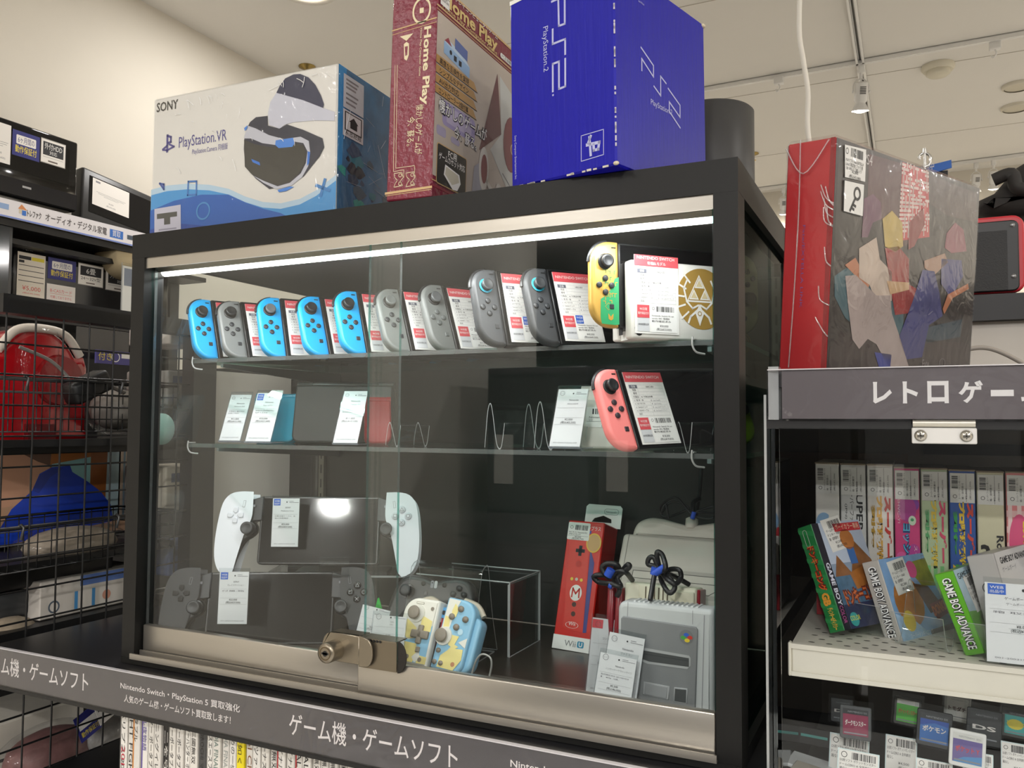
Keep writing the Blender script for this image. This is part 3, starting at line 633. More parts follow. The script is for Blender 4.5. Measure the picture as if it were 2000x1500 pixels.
# seen through the left glass of the case, between grid wires
for lab, nm, px, py, hx, sz in (('white boxed gadget with red print on the grid shelf, seen through the case', 'gadget_box', 330, 655, 'e4dcd6', (.10, .05)), ('grey hair iron box seen through the left glass', 'gadget_box', 332, 760, '8a8682', (.12, .07)), ('beige folded parcel seen through the left glass of the case', 'parcel', 332, 950, 'b9ae9e', (.13, .09)), ('blue and white pouch seen through the left glass of the case', 'pouch', 330, 1085, '5d6a8e', (.11, .06)), ('white carton seen low through the left glass of the case', 'carton', 332, 1190, 'cfc8bf', (.11, .07))):
    p = P(px, py, x=GX-.1); m = MB(); m.rbox(-.06, -sz[0]/2, -sz[1]/2, .06, sz[0]/2, sz[1]/2, .004, mat(hx, .5, nz=.15, ns=40), 2)
    f = face_right(m, .06, -sz[0]/2, -sz[1]/2, *sz); f.rect(sz[0]*.1, sz[1]*.65, sz[0]*.9, sz[1]*.85, mat('c23b33' if 'red' in lab else '55607a', .5)); m.build('box', info(thing(nm, lab, nm.split('_')[-1], p)))
t = thing('green_disc', 'round pale green glass disc on the side glass of the case', 'disc', P(317, 838, x=.004))
m = MB(); m.lathe([(.0005, .0), (.024, .0), (.024, -.006), (.0005, -.006)], mat('8fb0a4', .3), ax='x', n=24); m.build('disc', t)
# ================================================================ the glass display case
CW, TOPZ, CD = .88, 1.70, .45
ST, RT, IZ = .0259, .0352, 1.0936
case = thing('display_case', 'black framed glass display case of used game consoles', 'display case', (0, 0, CT))
def cpart(name, mb, parent=None):
    o = mb.build(name); o.parent = parent or case; o.matrix_parent_inverse = Matrix() if parent else Matrix.Translation((0, 0, -CT)); return o
for x0 in (0, CW-ST):
    for yq, ye_ in ((0, .036), (CD-.03, CD)):
        m = MB(); m.box(x0+.0002, yq+.0002, 1.0857, x0+ST-.0002, ye_-.0002, TOPZ-RT, FRAMEB); cpart('corner_post', m)
m = MB(); m.box(0, 0, TOPZ-RT, CW, .032, TOPZ, FRAMEB); m.box(0, .032, TOPZ-RT, ST, CD, TOPZ, FRAMEB); m.box(CW-ST, .032, TOPZ-RT, CW, CD, TOPZ, FRAMEB); m.box(ST, CD-.03, TOPZ-RT, CW-ST, CD, TOPZ, FRAMEB); m.box(ST, .032, TOPZ-.008, CW-ST, CD-.03, TOPZ, FRAMEB); cpart('top_frame', m)
m = MB(); m.box(0, -.001, CT, CW, .032, 1.0857, FRAMEB); m.box(0, .032, CT, ST, CD, IZ, FRAMEB); m.box(CW-ST, .032, CT, CW, CD, IZ, FRAMEB); cpart('base_frame', m)
m = MB(); m.box(ST, .030, CT+.001, CW-ST, CD-.03, IZ, mat('3a322b', .28, nz=.15, ns=8, stretch=(1, 6, 1))); cpart('floor_board', m)
m = MB(); m.box(.016, CD-.022, IZ, CW-.016, CD-.012, TOPZ-RT, mat('2c2c29', .5, nz=.05, ns=6)); m.box(ST, CD-.026, TOPZ-RT-.022, CW-ST, CD-.022, TOPZ-RT, mat('4a4946', .5)); m.box(ST, CD-.0235, 1.535, CW-ST, CD-.022, 1.54, mat('3c3c38', .5)); cpart('back_panel', m)
m = MB(); m.box(ST, .036, TOPZ-RT-.003, CW-ST, CD-.024, TOPZ-.012, mat('4a4945', .6, nz=.05, ns=20)); cpart('ceiling_panel', m)
for x0 in (.008, CW-.013):
    m = MB(); m.box(x0, .034, IZ, x0+.005, CD-.03, TOPZ-RT, GLASS if x0 < .1 else SHADEG, side=('x', GEDGE)); cpart('side_glass', m)
# tracks, strip light
m = MB(); z0 = TOPZ-RT
m.box(ST, .003, z0-.0155, CW-ST, .0045, z0, ALU); m.box(ST, .0045, z0-.012, CW-ST, .024, z0, ALU); m.box(ST, .024, z0-.018, CW-ST, .0255, z0, ALU); cpart('upper_track', m)
m = MB(); m.box(.0215, -.004, 1.0857, CW-.0245, -.0015, 1.0935, ALU); m.box(.0215, -.0015, 1.0857, CW-.0245, .0315, 1.0878, ALU); m.box(.027, .0085, 1.0878, CW-.0265, .0105, 1.0965, ALU); cpart('lower_track', m)
YL = .034; zl = P(850, 477, y=YL)[2]
m = MB(); m.tube([(ST+.004, YL, zl), (CW-ST-.004, YL, zl)], .0078, emit('fffdf6', 7.0, 'strip_light_glow'), 12); led = cpart('strip_light', m)
m = MB(); m.box(ST, YL-.006, zl+.0078, CW-ST, YL+.014, zl+.0115, mat('d9d9d6', .4)); cpart('strip_light_holder', m)
l = bpy.data.lights.new('strip_lamp', 'AREA'); l.shape = 'RECTANGLE'; l.size = CW-.06; l.size_y = .012; l.energy = LED_W; l.color = (.98, .99, 1.0)
o = bpy.data.objects.new('strip_lamp', l); COL.objects.link(o); o.location = (CW/2, YL+.002, zl-.0095); o.rotation_euler = (math.radians(18), 0, 0)
# sliding glass doors
xl1 = P(781, 800, y=.02)[0]; xr0 = P(721, 800, y=.010)[0]
zrl = P(300, 1221, y=.0165)[2]; zrr = P(1380, 1388, y=.006)[2]
m = MB(); m.box(.0295, .0165, zrl-.006, xl1, .0215, TOPZ-RT-.004, GLASS, side=('y', GEDGE)); d1 = cpart('glass_door', m)
m = MB(); m.rbox(.0285, .0125, 1.0885, xl1+.0, .0235, zrl, .0015, ALU, 2); cpart('door_rail', m, d1)
m = MB(); m.box(xr0, .0055, zrr-.006, CW-ST-.002, .0105, TOPZ-RT-.004, GLASS, side=('y', GEDGE)); d2 = cpart('glass_door', m)
m = MB(); m.rbox(xr0-.006, .0015, 1.0870, CW-ST-.001, .0122, zrr, .0015, ALU, 2); cpart('door_rail', m, d2)
# glass shelves with brackets and clips
S1, S2 = 1.5230, 1.3915; Y1, Y2 = .105, .100
for zz, yf_ in ((S1, Y1), (S2, Y2)):
    m = MB(); m.box(.017, yf_, zz-.006, CW-.017, CD-.06, zz, SHELFG, side=('z', GEDGE)); sh = cpart('glass_shelf', m)
    for xx in (.055, CW-.060):
        m = MB(); m.add([(xx, yf_+.02, zz-.0065), (xx+.005, yf_+.02, zz-.0065), (xx, CD-.025, zz-.0065), (xx+.005, CD-.025, zz-.0065), (xx, yf_+.02, zz-.012), (xx+.005, yf_+.02, zz-.012), (xx, CD-.025, zz-.030), (xx+.005, CD-.025, zz-.030)], [(0, 1, 3, 2), (4, 6, 7, 5), (0, 4, 5, 1), (2, 3, 7, 6), (0, 2, 6, 4), (1, 5, 7, 3)], mat('8f9496', .35, .6)); cpart('shelf_bracket', m)
    for xx in (.019, CW-.072):
        m = MB(); m.tube(spline([(xx, yf_-.003, zz+.004), (xx, yf_-.004, zz-.006), (xx+.004, yf_-.002, zz-.014), (xx+.012, yf_+.006, zz-.016)]), .0012, mat('a9aaa8', .3), 6); m.box(xx-.001, yf_-.003, zz+.0005, xx+.002, yf_+.010, zz+.002, mat('a9aaa8', .3)); cpart('shelf_clip', m, sh)
for xx in (.017, CW-.029):
    m = MB(); m.box(xx, CD-.032, IZ, xx+.012, CD-.024, TOPZ-RT-.02, mat('77776f', .4, .6))
    f = FR(m, (xx, CD-.0322, IZ), (1, 0, 0), (0, 0, 1))
    for k in range(20): f.rect(.0045, .02+k*.027, .0075, .036+k*.027, BLACK)
    cpart('bracket_standard', m)
# the lock clamped on the door edges
LKM = mat('8f8676', .3, .8, bump=.04, bs=500, stretch=(.1, 1, 1))
lx0, lx1, lx2 = P(632, 1265, y=-.003)[0], P(704, 1275, y=-.003)[0], P(790, 1275, y=-.004)[0]
lz = zrl+.001; zt_ = P(668, 1237, y=-.003)[2]; zb2_ = P(668, 1292, y=-.003)[2]
lk = thing('showcase_lock', 'bronze coloured key lock clamped across the two glass doors', 'lock', ((lx0+lx1)/2, -.003, zb2_))
hx, hz_ = lx1-lx0, zt_-zb2_
ol = [(hx/2, 0), (hx/2, hz_), (-hx/2+hz_*.3, hz_)]+circ(-hx/2+hz_*.35, hz_*.5, hz_*.36, 8, hz_*.5, 95, 265)
m = MB(); m.slab(ol, -.003, .0035, LKM, .001, 2); m.box(-hx*.3, .0, hz_-.0012, hx/2, .020, hz_, LKM); m.build('front_plate', lk)
m = MB(); cr = .0125; m.lathe([(cr, 0), (cr, -.021), (cr*.93, -.024), (cr*.6, -.0245)], LKM, c=(-hx*.12, 0, hz_*.42), ax='y', n=28)
f = FR(m, (-hx*.12, -.0247, hz_*.42), (1, 0, 0), (0, 0, 1)); f.ring(0, 0, cr*.55, cr*.66, mat('6e5f4b', .3, .8)).disc(0, 0, cr*.28, BLACK).rect(-cr*.42, -cr*.1, cr*.42, cr*.1, BLACK); m.build('cylinder', lk)
w_ = lx2-lx1
m = MB(); ol = [(hx/2+.002, -.001)]+[(hx/2+.012+hz_*.36*math.cos(math.radians(a))*.8, hz_*.48+hz_*.5*math.sin(math.radians(a))) for a in range(-80, 81, 16)]+[(hx/2+.002, hz_+.002)]
m.slab(ol, -.0065, -.0035, LKM, .0008, 2); m.build('hinged_flap', lk)
m = MB(); m.box(hx/2+.001, -.0005, -.003, hx/2+w_*.82, .001, hz_*.92, mat('857b6a', .3, .8)); m.box(hx/2, -.0015, hz_*.92, hx/2+w_*.82, .022, hz_*.96, LKM)
for k in range(6): m.box(hx/2+.006+k*.0045, -.002, hz_*.86, hx/2+.0085+k*.0045, -.0003, hz_*.94, BLACK)
m.build('ratchet_bar', lk)
m = MB(); m.slab(circ(hx/2+w_*.82, hz_*.42, w_*.2, 12, hz_*.55, -90, 90), .001, .003, mat('1d1a17', .4), .0005, 1); m.build('end_stop', lk)

# ================================================================ boxed sets on top of the case
# --- white headset carton in shrink film
def carton(name, label, cat, M, w_, d_, h_, cols, r=.003):
    t = thing(name, label, cat, M); m = MB(); m.rbox(0, 0, 0, w_, d_, h_, r, cols, 1); return t, m
w_, d_, h_ = .3412, .185, .2205
t, m = carton('headset_box', 'white and blue headset carton in shrink film on the case top', 'box', pose((-.0108, .04, TOPZ+.0005), 2.1), w_, d_, h_, mat('e2dfd8', .4))
f = face_front(m, 0, 0, 0, w_, h_); f.quad((155, 435), (1505, 165), (1480, 1235), (120, 1395))
def clipu(pts): return [(min(max(u, 0), w_), min(max(v, 0), h_)) for u, v in pts]
CB, MBL, DBL = mat('4f9ad6', .35), mat('2f62b4', .35), mat('274a9c', .35)
wave = [(135, 1085), (250, 1055), (400, 1040), (560, 1045), (700, 1070), (820, 1120), (950, 1155), (1080, 1162), (1220, 1130), (1340, 1070), (1420, 1010), (1490, 962)]
f.poly(clipu(f.qs([(x, y-38) for x, y in wave]+[(1478, 1230), (120, 1390)])), mat('b9d3e6', .35), 1).poly(clipu(f.qs(wave+[(1478, 1230), (120, 1390)])), CB, 2)
f.poly(clipu(f.qs([(125, 1190), (300, 1120), (500, 1075), (700, 1072), (830, 1125), (960, 1165), (1080, 1190), (1190, 1240), (1260, 1262), (122, 1392)])), MBL, 3).poly(clipu(f.qs([(122, 1320), (300, 1270), (600, 1290), (900, 1300), (122, 1392)])), DBL, 4)
LB, NV, LV = mat('6f8fc8', .4), mat('33334a', .35), mat('b9bacb', .35)
f.text('SONY', *f.q(178, 522), .0140, mat('4a463f', .5), 2, fit=np.linalg.norm(np.subtract(f.q(335, 485), f.q(178, 520))), bold=.015)
f.text('PlayStation.VR', *f.q(338, 760), .0165, mat('5b5590', .5), 2, fit=.0925); f.text('PlayStation.Camera 同梱版', *f.q(435, 802), .0072, mat('7a75a4', .5), 2, fit=.0680)
px_, pv_ = f.q(222, 790)
f.line([(px_+.0085, pv_), (px_+.0085, pv_+.024)], .0038, mat('5b5590', .5), 2).line([(px_+.0085, pv_+.024), (px_+.0155, pv_+.021), (px_+.0155, pv_+.0135), (px_+.0105, pv_+.0125)], .0034, mat('5b5590', .5), 2).line([(px_, pv_+.004), (px_+.008, pv_+.0085)], .0032, mat('5b5590', .5), 2).line([(px_+.0, pv_+.003), (px_+.009, pv_+.0015), (px_+.022, pv_+.0055), (px_+.013, pv_+.010)], .0028, mat('5b5590', .5), 2)
# headset picture
f.poly(f.qs([(1055, 378), (1080, 330), (1120, 280), (1180, 252), (1230, 248), (1290, 270), (1340, 320), (1380, 390), (1402, 450), (1395, 475), (1250, 425)]), NV, 5)
f.poly(f.qs([(1055, 378), (1250, 425), (1395, 475), (1480, 500), (1478, 560), (1330, 560), (1180, 575), (1120, 590), (1075, 620), (1000, 595), (992, 520), (1010, 440)]), mat('c9cad6', .35), 4)
f.poly(f.qs([(860, 580), (905, 545), (990, 535), (992, 600), (1075, 620), (1130, 590), (1250, 625), (1390, 680), (1402, 740), (1370, 800), (1250, 940), (1150, 1000), (1000, 1030), (900, 960), (825, 880), (815, 760), (820, 680), (840, 620)]), mat('3a3a44', .3), 5)
f.poly(f.qs([(820, 670), (850, 605), (900, 620), (1000, 665), (1110, 690), (1230, 672), (1290, 700), (1300, 780), (1285, 870), (1240, 945), (1160, 1005), (1050, 1030), (960, 990), (880, 940), (960, 975), (1060, 1010), (1150, 985), (1230, 920), (1268, 850), (1280, 770), (1250, 715), (1180, 705), (1080, 735), (950, 720), (870, 690), (818, 690)]), mat('c2c3cc', .35), 6)
f.poly(f.qs([(818, 700), (900, 730), (1000, 745), (1080, 745), (1180, 715), (1250, 730), (1272, 780), (1262, 850), (1225, 915), (1150, 980), (1060, 1005), (960, 975), (870, 930), (822, 880)]), mat('4a4842', .15), 7)
f.poly(f.qs([(1050, 700), (1175, 680), (1190, 715), (1170, 742), (1070, 752), (1045, 730)]), mat('4c86d8', .35), 8).poly(f.qs([(870, 828), (930, 850), (935, 872), (880, 850)]), mat('3f78d0', .35), 8).poly(f.qs([(820, 620), (845, 600), (840, 625), (824, 640)]), mat('4c86d8', .35), 8).poly(f.qs([(1282, 770), (1300, 775), (1292, 850), (1276, 870)]), mat('3f78d0', .35), 8).poly(f.qs([(1060, 1035), (1150, 1010), (1180, 1012), (1120, 1042), (1070, 1050)]), mat('4c86d8', .35), 8)
for pts in ([(408, 988), (468, 985), (465, 1075), (402, 1080)],): f.line(f.qs(pts), .0026, mat('4a7cc0', .4), 6, closed=True)
f.line(f.qs([(1345, 1000), (1435, 1030)]), .0045, mat('4a86c4', .4), 6).line(f.qs([(1405, 962), (1375, 1065)]), .0045, mat('4a86c4', .4), 6).line(f.qs([(200, 1005), (228, 1042), (228, 1010)]), .003, mat('4f64a8', .4), 6, closed=True)
f.ring(*f.q(515, 1185), .011, .0135, mat('4f8fc8', .4), 6).ring(*f.q(1345, 1230), .007, .0095, mat('4a90cc', .4), 6)
f.poly(f.qs([(160, 1178), (352, 1145), (352, 1335), (158, 1360)]), mat('c6c4d2', .5), 7).poly(f.qs([(178, 1212), (325, 1192), (325, 1225), (275, 1232), (275, 1278), (230, 1284), (230, 1240), (178, 1246)]), mat('55544f', .5), 8).rect(*f.q(190, 1325), f.q(320, 1305)[0], f.q(190, 1315)[1], mat('9a98a8', .5), 8)
# right end: blue sea print and two labels
g = face_right(m, w_, 0, 0, d_, h_)
g.rect(.001, .001, d_-.001, h_-.001, mat('2f6f9e', .4, nz=.4, ns=30), 1).poly([(.001, h_-.001), (.001, h_*.35), (.012, h_*.35), (.02, h_-.001)], mat('2a93d8', .35), 2)
rr = random.Random(3)
for k in range(26):
    u, v, q = rr.uniform(.01, d_-.02), rr.uniform(.02, h_*.66), rr.uniform(.006, .022)
    g.poly([(u+q*math.cos(a)*rr.uniform(.5, 1.1), v+q*.7*math.sin(a)*rr.uniform(.5, 1.1)) for a in (0, .9, 1.8, 2.7, 3.6, 4.5, 5.4)], mat(rr.choice(('173a5e', '1b7f96', '24476e', '2aa39a', '18283c', '35546c', '3b78b4')), .4), 3+k % 3)
g.rect(.012, h_*.74, .062, h_*.955, mat('d3dae2', .5), 7).rect(.012, h_*.56, .062, h_*.73, mat('dfe2e6', .5), 7).rect(.016, h_*.60, .058, h_*.72, INK, 8).rect(.0185, h_*.607, .0555, h_*.713, mat('dfe2e6', .5), 9)
for k, q in enumerate((.92, .895, .87, .83, .80, .77)): g.rect(.018, h_*q, .018+.03*(1-.1*(k % 3)), h_*(q+.012), GREYINK, 8)
g.poly([(.029, h_*.625), (.046, h_*.625), (.046, h_*.665), (.049, h_*.665), (.0375, h_*.70), (.026, h_*.665), (.029, h_*.665)], INK, 10).text('緊急避難', .037, h_*.575, .008, INK, 8, al='c', fit=.04)
m.build('carton', t)
m = MB(); m.rbox(-.0012, -.0012, .0002, w_+.0012, d_+.0012, h_+.0012, .004, FILM, 1)
rr = random.Random(21)  # pale strokes put in as highlights of the film's creases
for k in range(34):
    u, v = rr.uniform(.02, w_-.02), rr.choice((rr.uniform(.10, h_-.01), h_-.012)); a, L_ = rr.gauss(1.0, .5), rr.uniform(.004, .020)
    m.tube(spline([(u, -.0016, v), (u+L_*.5*math.cos(a)+.001, -.0020, v-L_*.5*math.sin(a)), (u+L_*math.cos(a), -.0016, max(.004, v-L_*math.sin(a)))], 3), rr.uniform(.0002, .0006), mat('ffffff', .12), 4)
for k in range(16):
    u, v = rr.uniform(.01, d_-.04), rr.uniform(.03, h_-.02); a, L_ = rr.uniform(-1.4, 1.4), rr.uniform(.01, .05)
    m.tube([(w_+.0016, u, v), (w_+.0016, min(d_-.004, u+L_*math.cos(a)), min(h_-.004, max(.004, v+L_*math.sin(a))))], rr.uniform(.0001, .0003), mat('dfe6ec', .12), 4)
m.build('shrink_film', t)
# --- dark red plug-and-play console box
w_, d_, h_ = .066, .285, .269
MAR = mat('7a2538', .24, nz=.10, ns=60, bump=.6, bs=120); GOLD = mat('c9a878', .45); CREAM = mat('e6d9b4', .5)
t, m = carton('console_box', 'dark red console box with cream lettering between the white carton and the blue box', 'box', pose((.4475, -.0002, TOPZ+.0012), 0, 0, 1.5), w_, d_, h_, MAR, .002)
f = face_front(m, 0, 0, 0, w_, h_); hh = h_
f.quad((757, -54), (845, -64), (834, 386), (748.5, 392))
f.line([f.q(757, 35), f.q(842, 17)], .0016, GOLD).line([f.q(757, 44), f.q(842, 26)], .0008, GOLD).line([f.q(749, 376), f.q(834, 366)], .003, GOLD).line([f.q(749, 381), f.q(834, 371)], .0008, GOLD)
f.ring(*f.q(814, -2), .011, .0135, CREAM, ry=1.25).rect(*f.q(810, 4), *f.q(818, -8), CREAM)
f.text('Home Play', *f.q(820, 34), .0095, CREAM, 2, fit=.098, rot=-90, bold=.03).text('Home Play Computer Game', *f.q(812, 36), .003, CREAM, 2, fit=.06, rot=-90)
f.text('懐かしのゲームが', *f.q(806, 197), .0085, CREAM, 2, fit=.062, rot=-90).text('今、蘇る。', *f.q(790, 222), .0085, CREAM, 2, fit=.036, rot=-90)
f.poly(f.qs([(772, 49), (798, 45), (785, 60)]), CREAM).poly(f.qs([(780, 66), (785, 62), (790, 66), (790, 90), (786, 102), (781, 98)]), CREAM).poly(f.qs([(782, 72), (788, 71), (787, 90), (783, 92)]), MAR, 2)
for du in (0, 4.4): f.line(f.qs([(763.5+du, 110), (763.0+du, 332-du*1.6), (783+du*4.6, 329-du*1.7), (783+du*4.6, 345)]), .0006, CREAM)
for cx in (773, 796):
    f.line(f.qs([(cx-9, 336), (cx+6, 334), (cx+9, 345), (cx+3, 352), (cx+8, 361), (cx-9, 364), (cx-6, 356), (cx-2, 350), (cx-8, 343)]), .0007, CREAM, closed=True).ring(*f.q(cx+3, 340), .0018, .0025, CREAM, n=12).ring(*f.q(cx+3, 357), .0018, .0025, CREAM, n=12)
g = face_right(m, w_, 0, 0, d_, h_)
GY = mat('b9aea2', .3, nz=.08, ns=12)
g.rect(.001, .028, d_-.02, h_*.86, GY, 1)
g.line([(0, .022), (d_, .022)], .0012, GOLD, 2).line([(0, .016), (d_, .016)], .0035, mat('8c2a3c', .3), 2)
g.line([(0, h_*.885), (d_*.82, h_*.885), (d_*.92, h_*.82), (d_*.92, .03)], .0022, GOLD, 3).line([(0, h_*.868), (d_*.8, h_*.868), (d_*.9, h_*.80), (d_*.9, .03)], .0008, GOLD, 3)
g.line([(0, h_*.992), (d_, h_*.992)], .003, GOLD, 3)
g.text('Home Play', .012, h_*.915, .0155, mat('d8bd7c', .35), 4, fit=.150, bold=.03).text('Home Play Computer Game', .012, h_*.893, .005, mat('d8bd7c', .35), 4, fit=.15).text('ホームプレイコンピューターゲーム', .012, h_*.975, .0042, WHITE, 4, fit=.15)
g.rect(.172, h_*.90, .21, h_*.925, WHITE, 4, r=.003).text('FC互換機', .176, h_*.905, .004, INK, 5, fit=.03)
# little blue machine on the print
g.poly([(.018, h_*.69), (.085, h_*.66), (.085, h_*.715), (.018, h_*.745)], mat('8fb2d6', .4), 3).poly([(.018, h_*.745), (.085, h_*.715), (.07, h_*.745), (.03, h_*.765)], mat('b5cbe0', .4), 3).poly([(.045, h_*.75), (.078, h_*.735), (.078, h_*.785), (.045, h_*.80)], mat('4f64a0', .4), 4).poly([(.019, h_*.75), (.037, h_*.745), (.028, h_*.775)], mat('8c2a3c', .4), 4).disc(.035, h_*.715, .003, INK, 5).rect(.043, h_*.69, .05, h_*.715, INK, 5).rect(.056, h_*.685, .063, h_*.71, INK, 5)
for k, s_ in enumerate(('高度な互換性を実現', 'シンプルなデザイン', 'AV出力対応', 'コントローラー2個付属')):
    v = h_*(.622-.046*k); g.poly([(.001, v), (.108, v), (.098, v+.0105), (.001, v+.0105)], mat('b98f52', .4), 3).line([(.001, v), (.108, v)], .0008, INK, 4).text(s_, .009, v+.002, .0058, INK, 4, fit=.075 if k != 2 else .05, bold=.01)
g.rect(.02, h_*.36, .105, h_*.475, mat('9d93bd', .4), 2, r=.006).rect(.03, h_*.38, .095, h_*.46, mat('b4abc8', .4), 3).rect(.007, h_*.30, .03, h_*.345, mat('a39cb6', .4), 2, r=.004).rect(.042, h_*.30, .065, h_*.33, mat('a39cb6', .4), 2, r=.004)
g.text('懐かしのゲームが', .010, h_*.412, .013, INK, 5, fit=.128, bold=.07).text('懐かしのゲームが', .010, h_*.412, .013, WHITE, 6, fit=.128, bold=.01).text('今、蘇る。', .05, h_*.335, .012, INK, 5, fit=.06, bold=.07).text('今、蘇る。', .05, h_*.335, .012, WHITE, 6, fit=.06, bold=.01)
g.poly([(.118, h_*.345), (.165, h_*.80), (.182, h_*.50)], mat('5c2430', .4), 4)
g.poly([(.172, h_*.80), (d_*.9, h_*.70), (d_*.9, h_*.03), (.245, h_*.12), (.15, h_*.385), (.182, h_*.50)], mat('c3c6c2', .3), 3).disc(.215, h_*.48, .026, mat('7a2c3a', .4), 5, ry=.04).ring(.222, h_*.46, .007, .009, CREAM, 6).line([(.19, h_*.30), (.235, h_*.22)], .0012, GREYINK, 5)
g.rect(.009, h_*.075, .085, h_*.265, GOLD, 4, r=.004).rect(.0105, h_*.08, .0835, h_*.26, mat('17171a', .3), 5, r=.003).text('FC用', .047, h_*.223, .0075, WHITE, 7, al='c', bold=.01).text('ゲームカセット対応', .047, h_*.193, .0068, WHITE, 7, al='c', fit=.066, bold=.01)
g.poly([(.03, h_*.18), (.066, h_*.165), (.07, h_*.125), (.062, h_*.085), (.05, h_*.08), (.027, h_*.13)], WHITE, 6).poly([(.032, h_*.172), (.063, h_*.16), (.066, h_*.128), (.048, h_*.10), (.03, h_*.135)], mat('cbc6b4', .4), 7)
g.text('ソフトウェアコンピュータゲーム専用カートリッジ', .006, h_*.062, .0042, INK, 4, fit=.1)
g.poly([(.10, h_*.10), (.125, h_*.13), (.14, h_*.28), (.125, h_*.295), (.105, h_*.25)], mat('a3a3ad', .35), 6).disc(.132, h_*.265, .014, mat('d6d2c8', .35), 7, ry=.03).disc(.133, h_*.265, .009, mat('7a2c3a', .4), 8, ry=.02).poly([(.13, h_*.24), (.165, h_*.18), (.185, h_*.12), (.17, h_*.10), (.15, h_*.17)], mat('cfcbc2', .35), 7).disc(.178, h_*.105, .015, mat('cfcbc2', .35), 8, ry=.035)
for a, b_ in ((-.004, .006), (.004, .002), (-.003, -.01), (.004, -.014)): g.disc(.178+a, h_*.105+b_, .0035, mat('7a2c3a', .4), 9, ry=.006)
g.rect(.006, h_*.90, .028, h_*1.0, TAPE, 6).line([(.006, h_*.945), (.028, h_*.945)], .0006, INK, 7).text('(税込¥1,430)', .008, h_*.92, .003, INK, 7, fit=.018).text('¥1,300', .010, h_*.933, .003, INK, 7, fit=.012)
m.build('carton', t)
# --- blue console box
w_, d_, h_ = .1463, .206, .2231
PSB = mat('1614a0', .38, nz=.06, ns=30, bump=.25, bs=40, stretch=(6, 6, .4), spec=.25)
t, m = carton('console_box', 'large worn blue console box standing on the case top', 'box', pose((.6159, .0126, TOPZ+.0008), -14.5, -1.4), w_, d_, h_, PSB, .002)
f = face_front(m, 0, 0, 0, w_, h_); f.quad((995, 9), (1201, -42), (1205, 333), (998, 360))
SV = mat('b9bce4', .4)
def cr(pts): return f.qs([(980+x/7.5, y/7.5) for x, y in pts])
LW = .0024
f.line(cr([(755, 155), (850, 128), (857, 505), (945, 488), (945, 100)]), LW, SV).line(cr([(765, 545), (765, 745), (950, 700), (950, 905)]), LW, SV).line(cr([(765, 1400), (765, 1022), (857, 1000), (857, 1378), (950, 1355), (950, 975)]), LW, SV)
f.disc(*cr([(768, 1455)])[0], .0012, SV)
f.text('PlayStation.2', *cr([(625, 495)])[0], .0070, SV, 2, fit=.052, rot=-90)
bx = lambda pts: f.qs([(720+x/2.941, y/2.941) for x, y in pts])
f.line(bx([(1228, 808), (1355, 785), (1355, 920), (1228, 945)]), .0008, SV, closed=True)
f.line(bx([(1262, 860), (1330, 852)]), .0035, SV).line(bx([(1330, 852), (1325, 888), (1300, 892), (1298, 862)]), .0032, SV).line(bx([(1275, 820), (1282, 915)]), .003, SV).line(bx([(1282, 815), (1268, 850)]), .003, SV)
f.text('Sony Computer Entertainment Inc.', *bx([(838, 770)])[0], .0030, SV, 2, fit=.052, rot=-90)
f.poly([(0.0005, h_-.0005), (.0005, h_*.975), (.03, h_*.985), (.04, h_-.0005)], WHITE, 2)
g = face_right(m, w_, 0, 0, d_, h_); g.quad((1201, -42), (1377, 56), (1380, 312), (1205, 333))
k = lambda pts: g.qs([(720+x/2.941, y/2.941) for x, y in pts])
LW = .0020
g.line(k([(1593, 325), (1667, 400), (1667, 455), (1597, 380), (1597, 438)]), LW, SV).line(k([(1708, 442), (1738, 468)]), LW, SV).line(k([(1708, 442), (1708, 535), (1670, 500)]), LW, SV).line(k([(1750, 490), (1812, 550), (1812, 605), (1755, 550), (1755, 595), (1812, 652)]), LW, SV)
g.text('PlayStation.2', *k([(1650, 592)])[0], .0065, SV, 2, fit=np.linalg.norm(np.subtract(k([(1765, 668)])[0], k([(1655, 568)])[0])))
rr = random.Random(5)
for q in range(16): u, v = .03+rr.random()*.03, h_*(.86+rr.random()*.06); g.rect(u, v, u+.004, v+.0018, mat('7f80c4', .4), 2)
# worn corners: bare board showing
rr = random.Random(11)
for k_ in range(30):
    z = rr.uniform(.02, h_-.01); L_ = rr.uniform(.002, .010); m.box(w_-.0011, -.0004, z, w_+.0003, .0008, z+L_, mat('c9c6d6', .7))
for k_ in range(16):
    x = rr.uniform(.0, w_-.012); m.box(x, -.0004, -.0003, x+rr.uniform(.003, .012), .0004, .0012+rr.random()*.001, mat('cfc9bd', .7))
m.ball((w_-.001, .001, .002), .0028, mat('d8cdb4', .8), 1.2, 1, .8); m.ball((w_-.001, d_-.002, h_-.003), .0035, mat('d2c7ae', .8), 1, 1.4, .8); m.build('carton', t)
# --- dark cylinder behind it
cx = P(1465, 230, y=.33)[0]; zc = P(1400, 206, y=.33)[2]
t = thing('cylinder_speaker', 'tall dark grey cylinder standing behind the blue box on the case', 'speaker', (cx-.062, .36, TOPZ+.0005))
m = MB(); m.lathe([(.060, 0), (.062, .004), (.062, zc-TOPZ-.003), (.059, zc-TOPZ)], mat('3a3a3a', .42, nz=.04, ns=60), n=48); m.build('body', t)
m = MB(); m.lathe([(.057, zc-TOPZ), (.054, zc-TOPZ+.002), (.0005, zc-TOPZ+.0025)], mat('222222', .6), n=40, cap=False); m.build('top_cap', t)
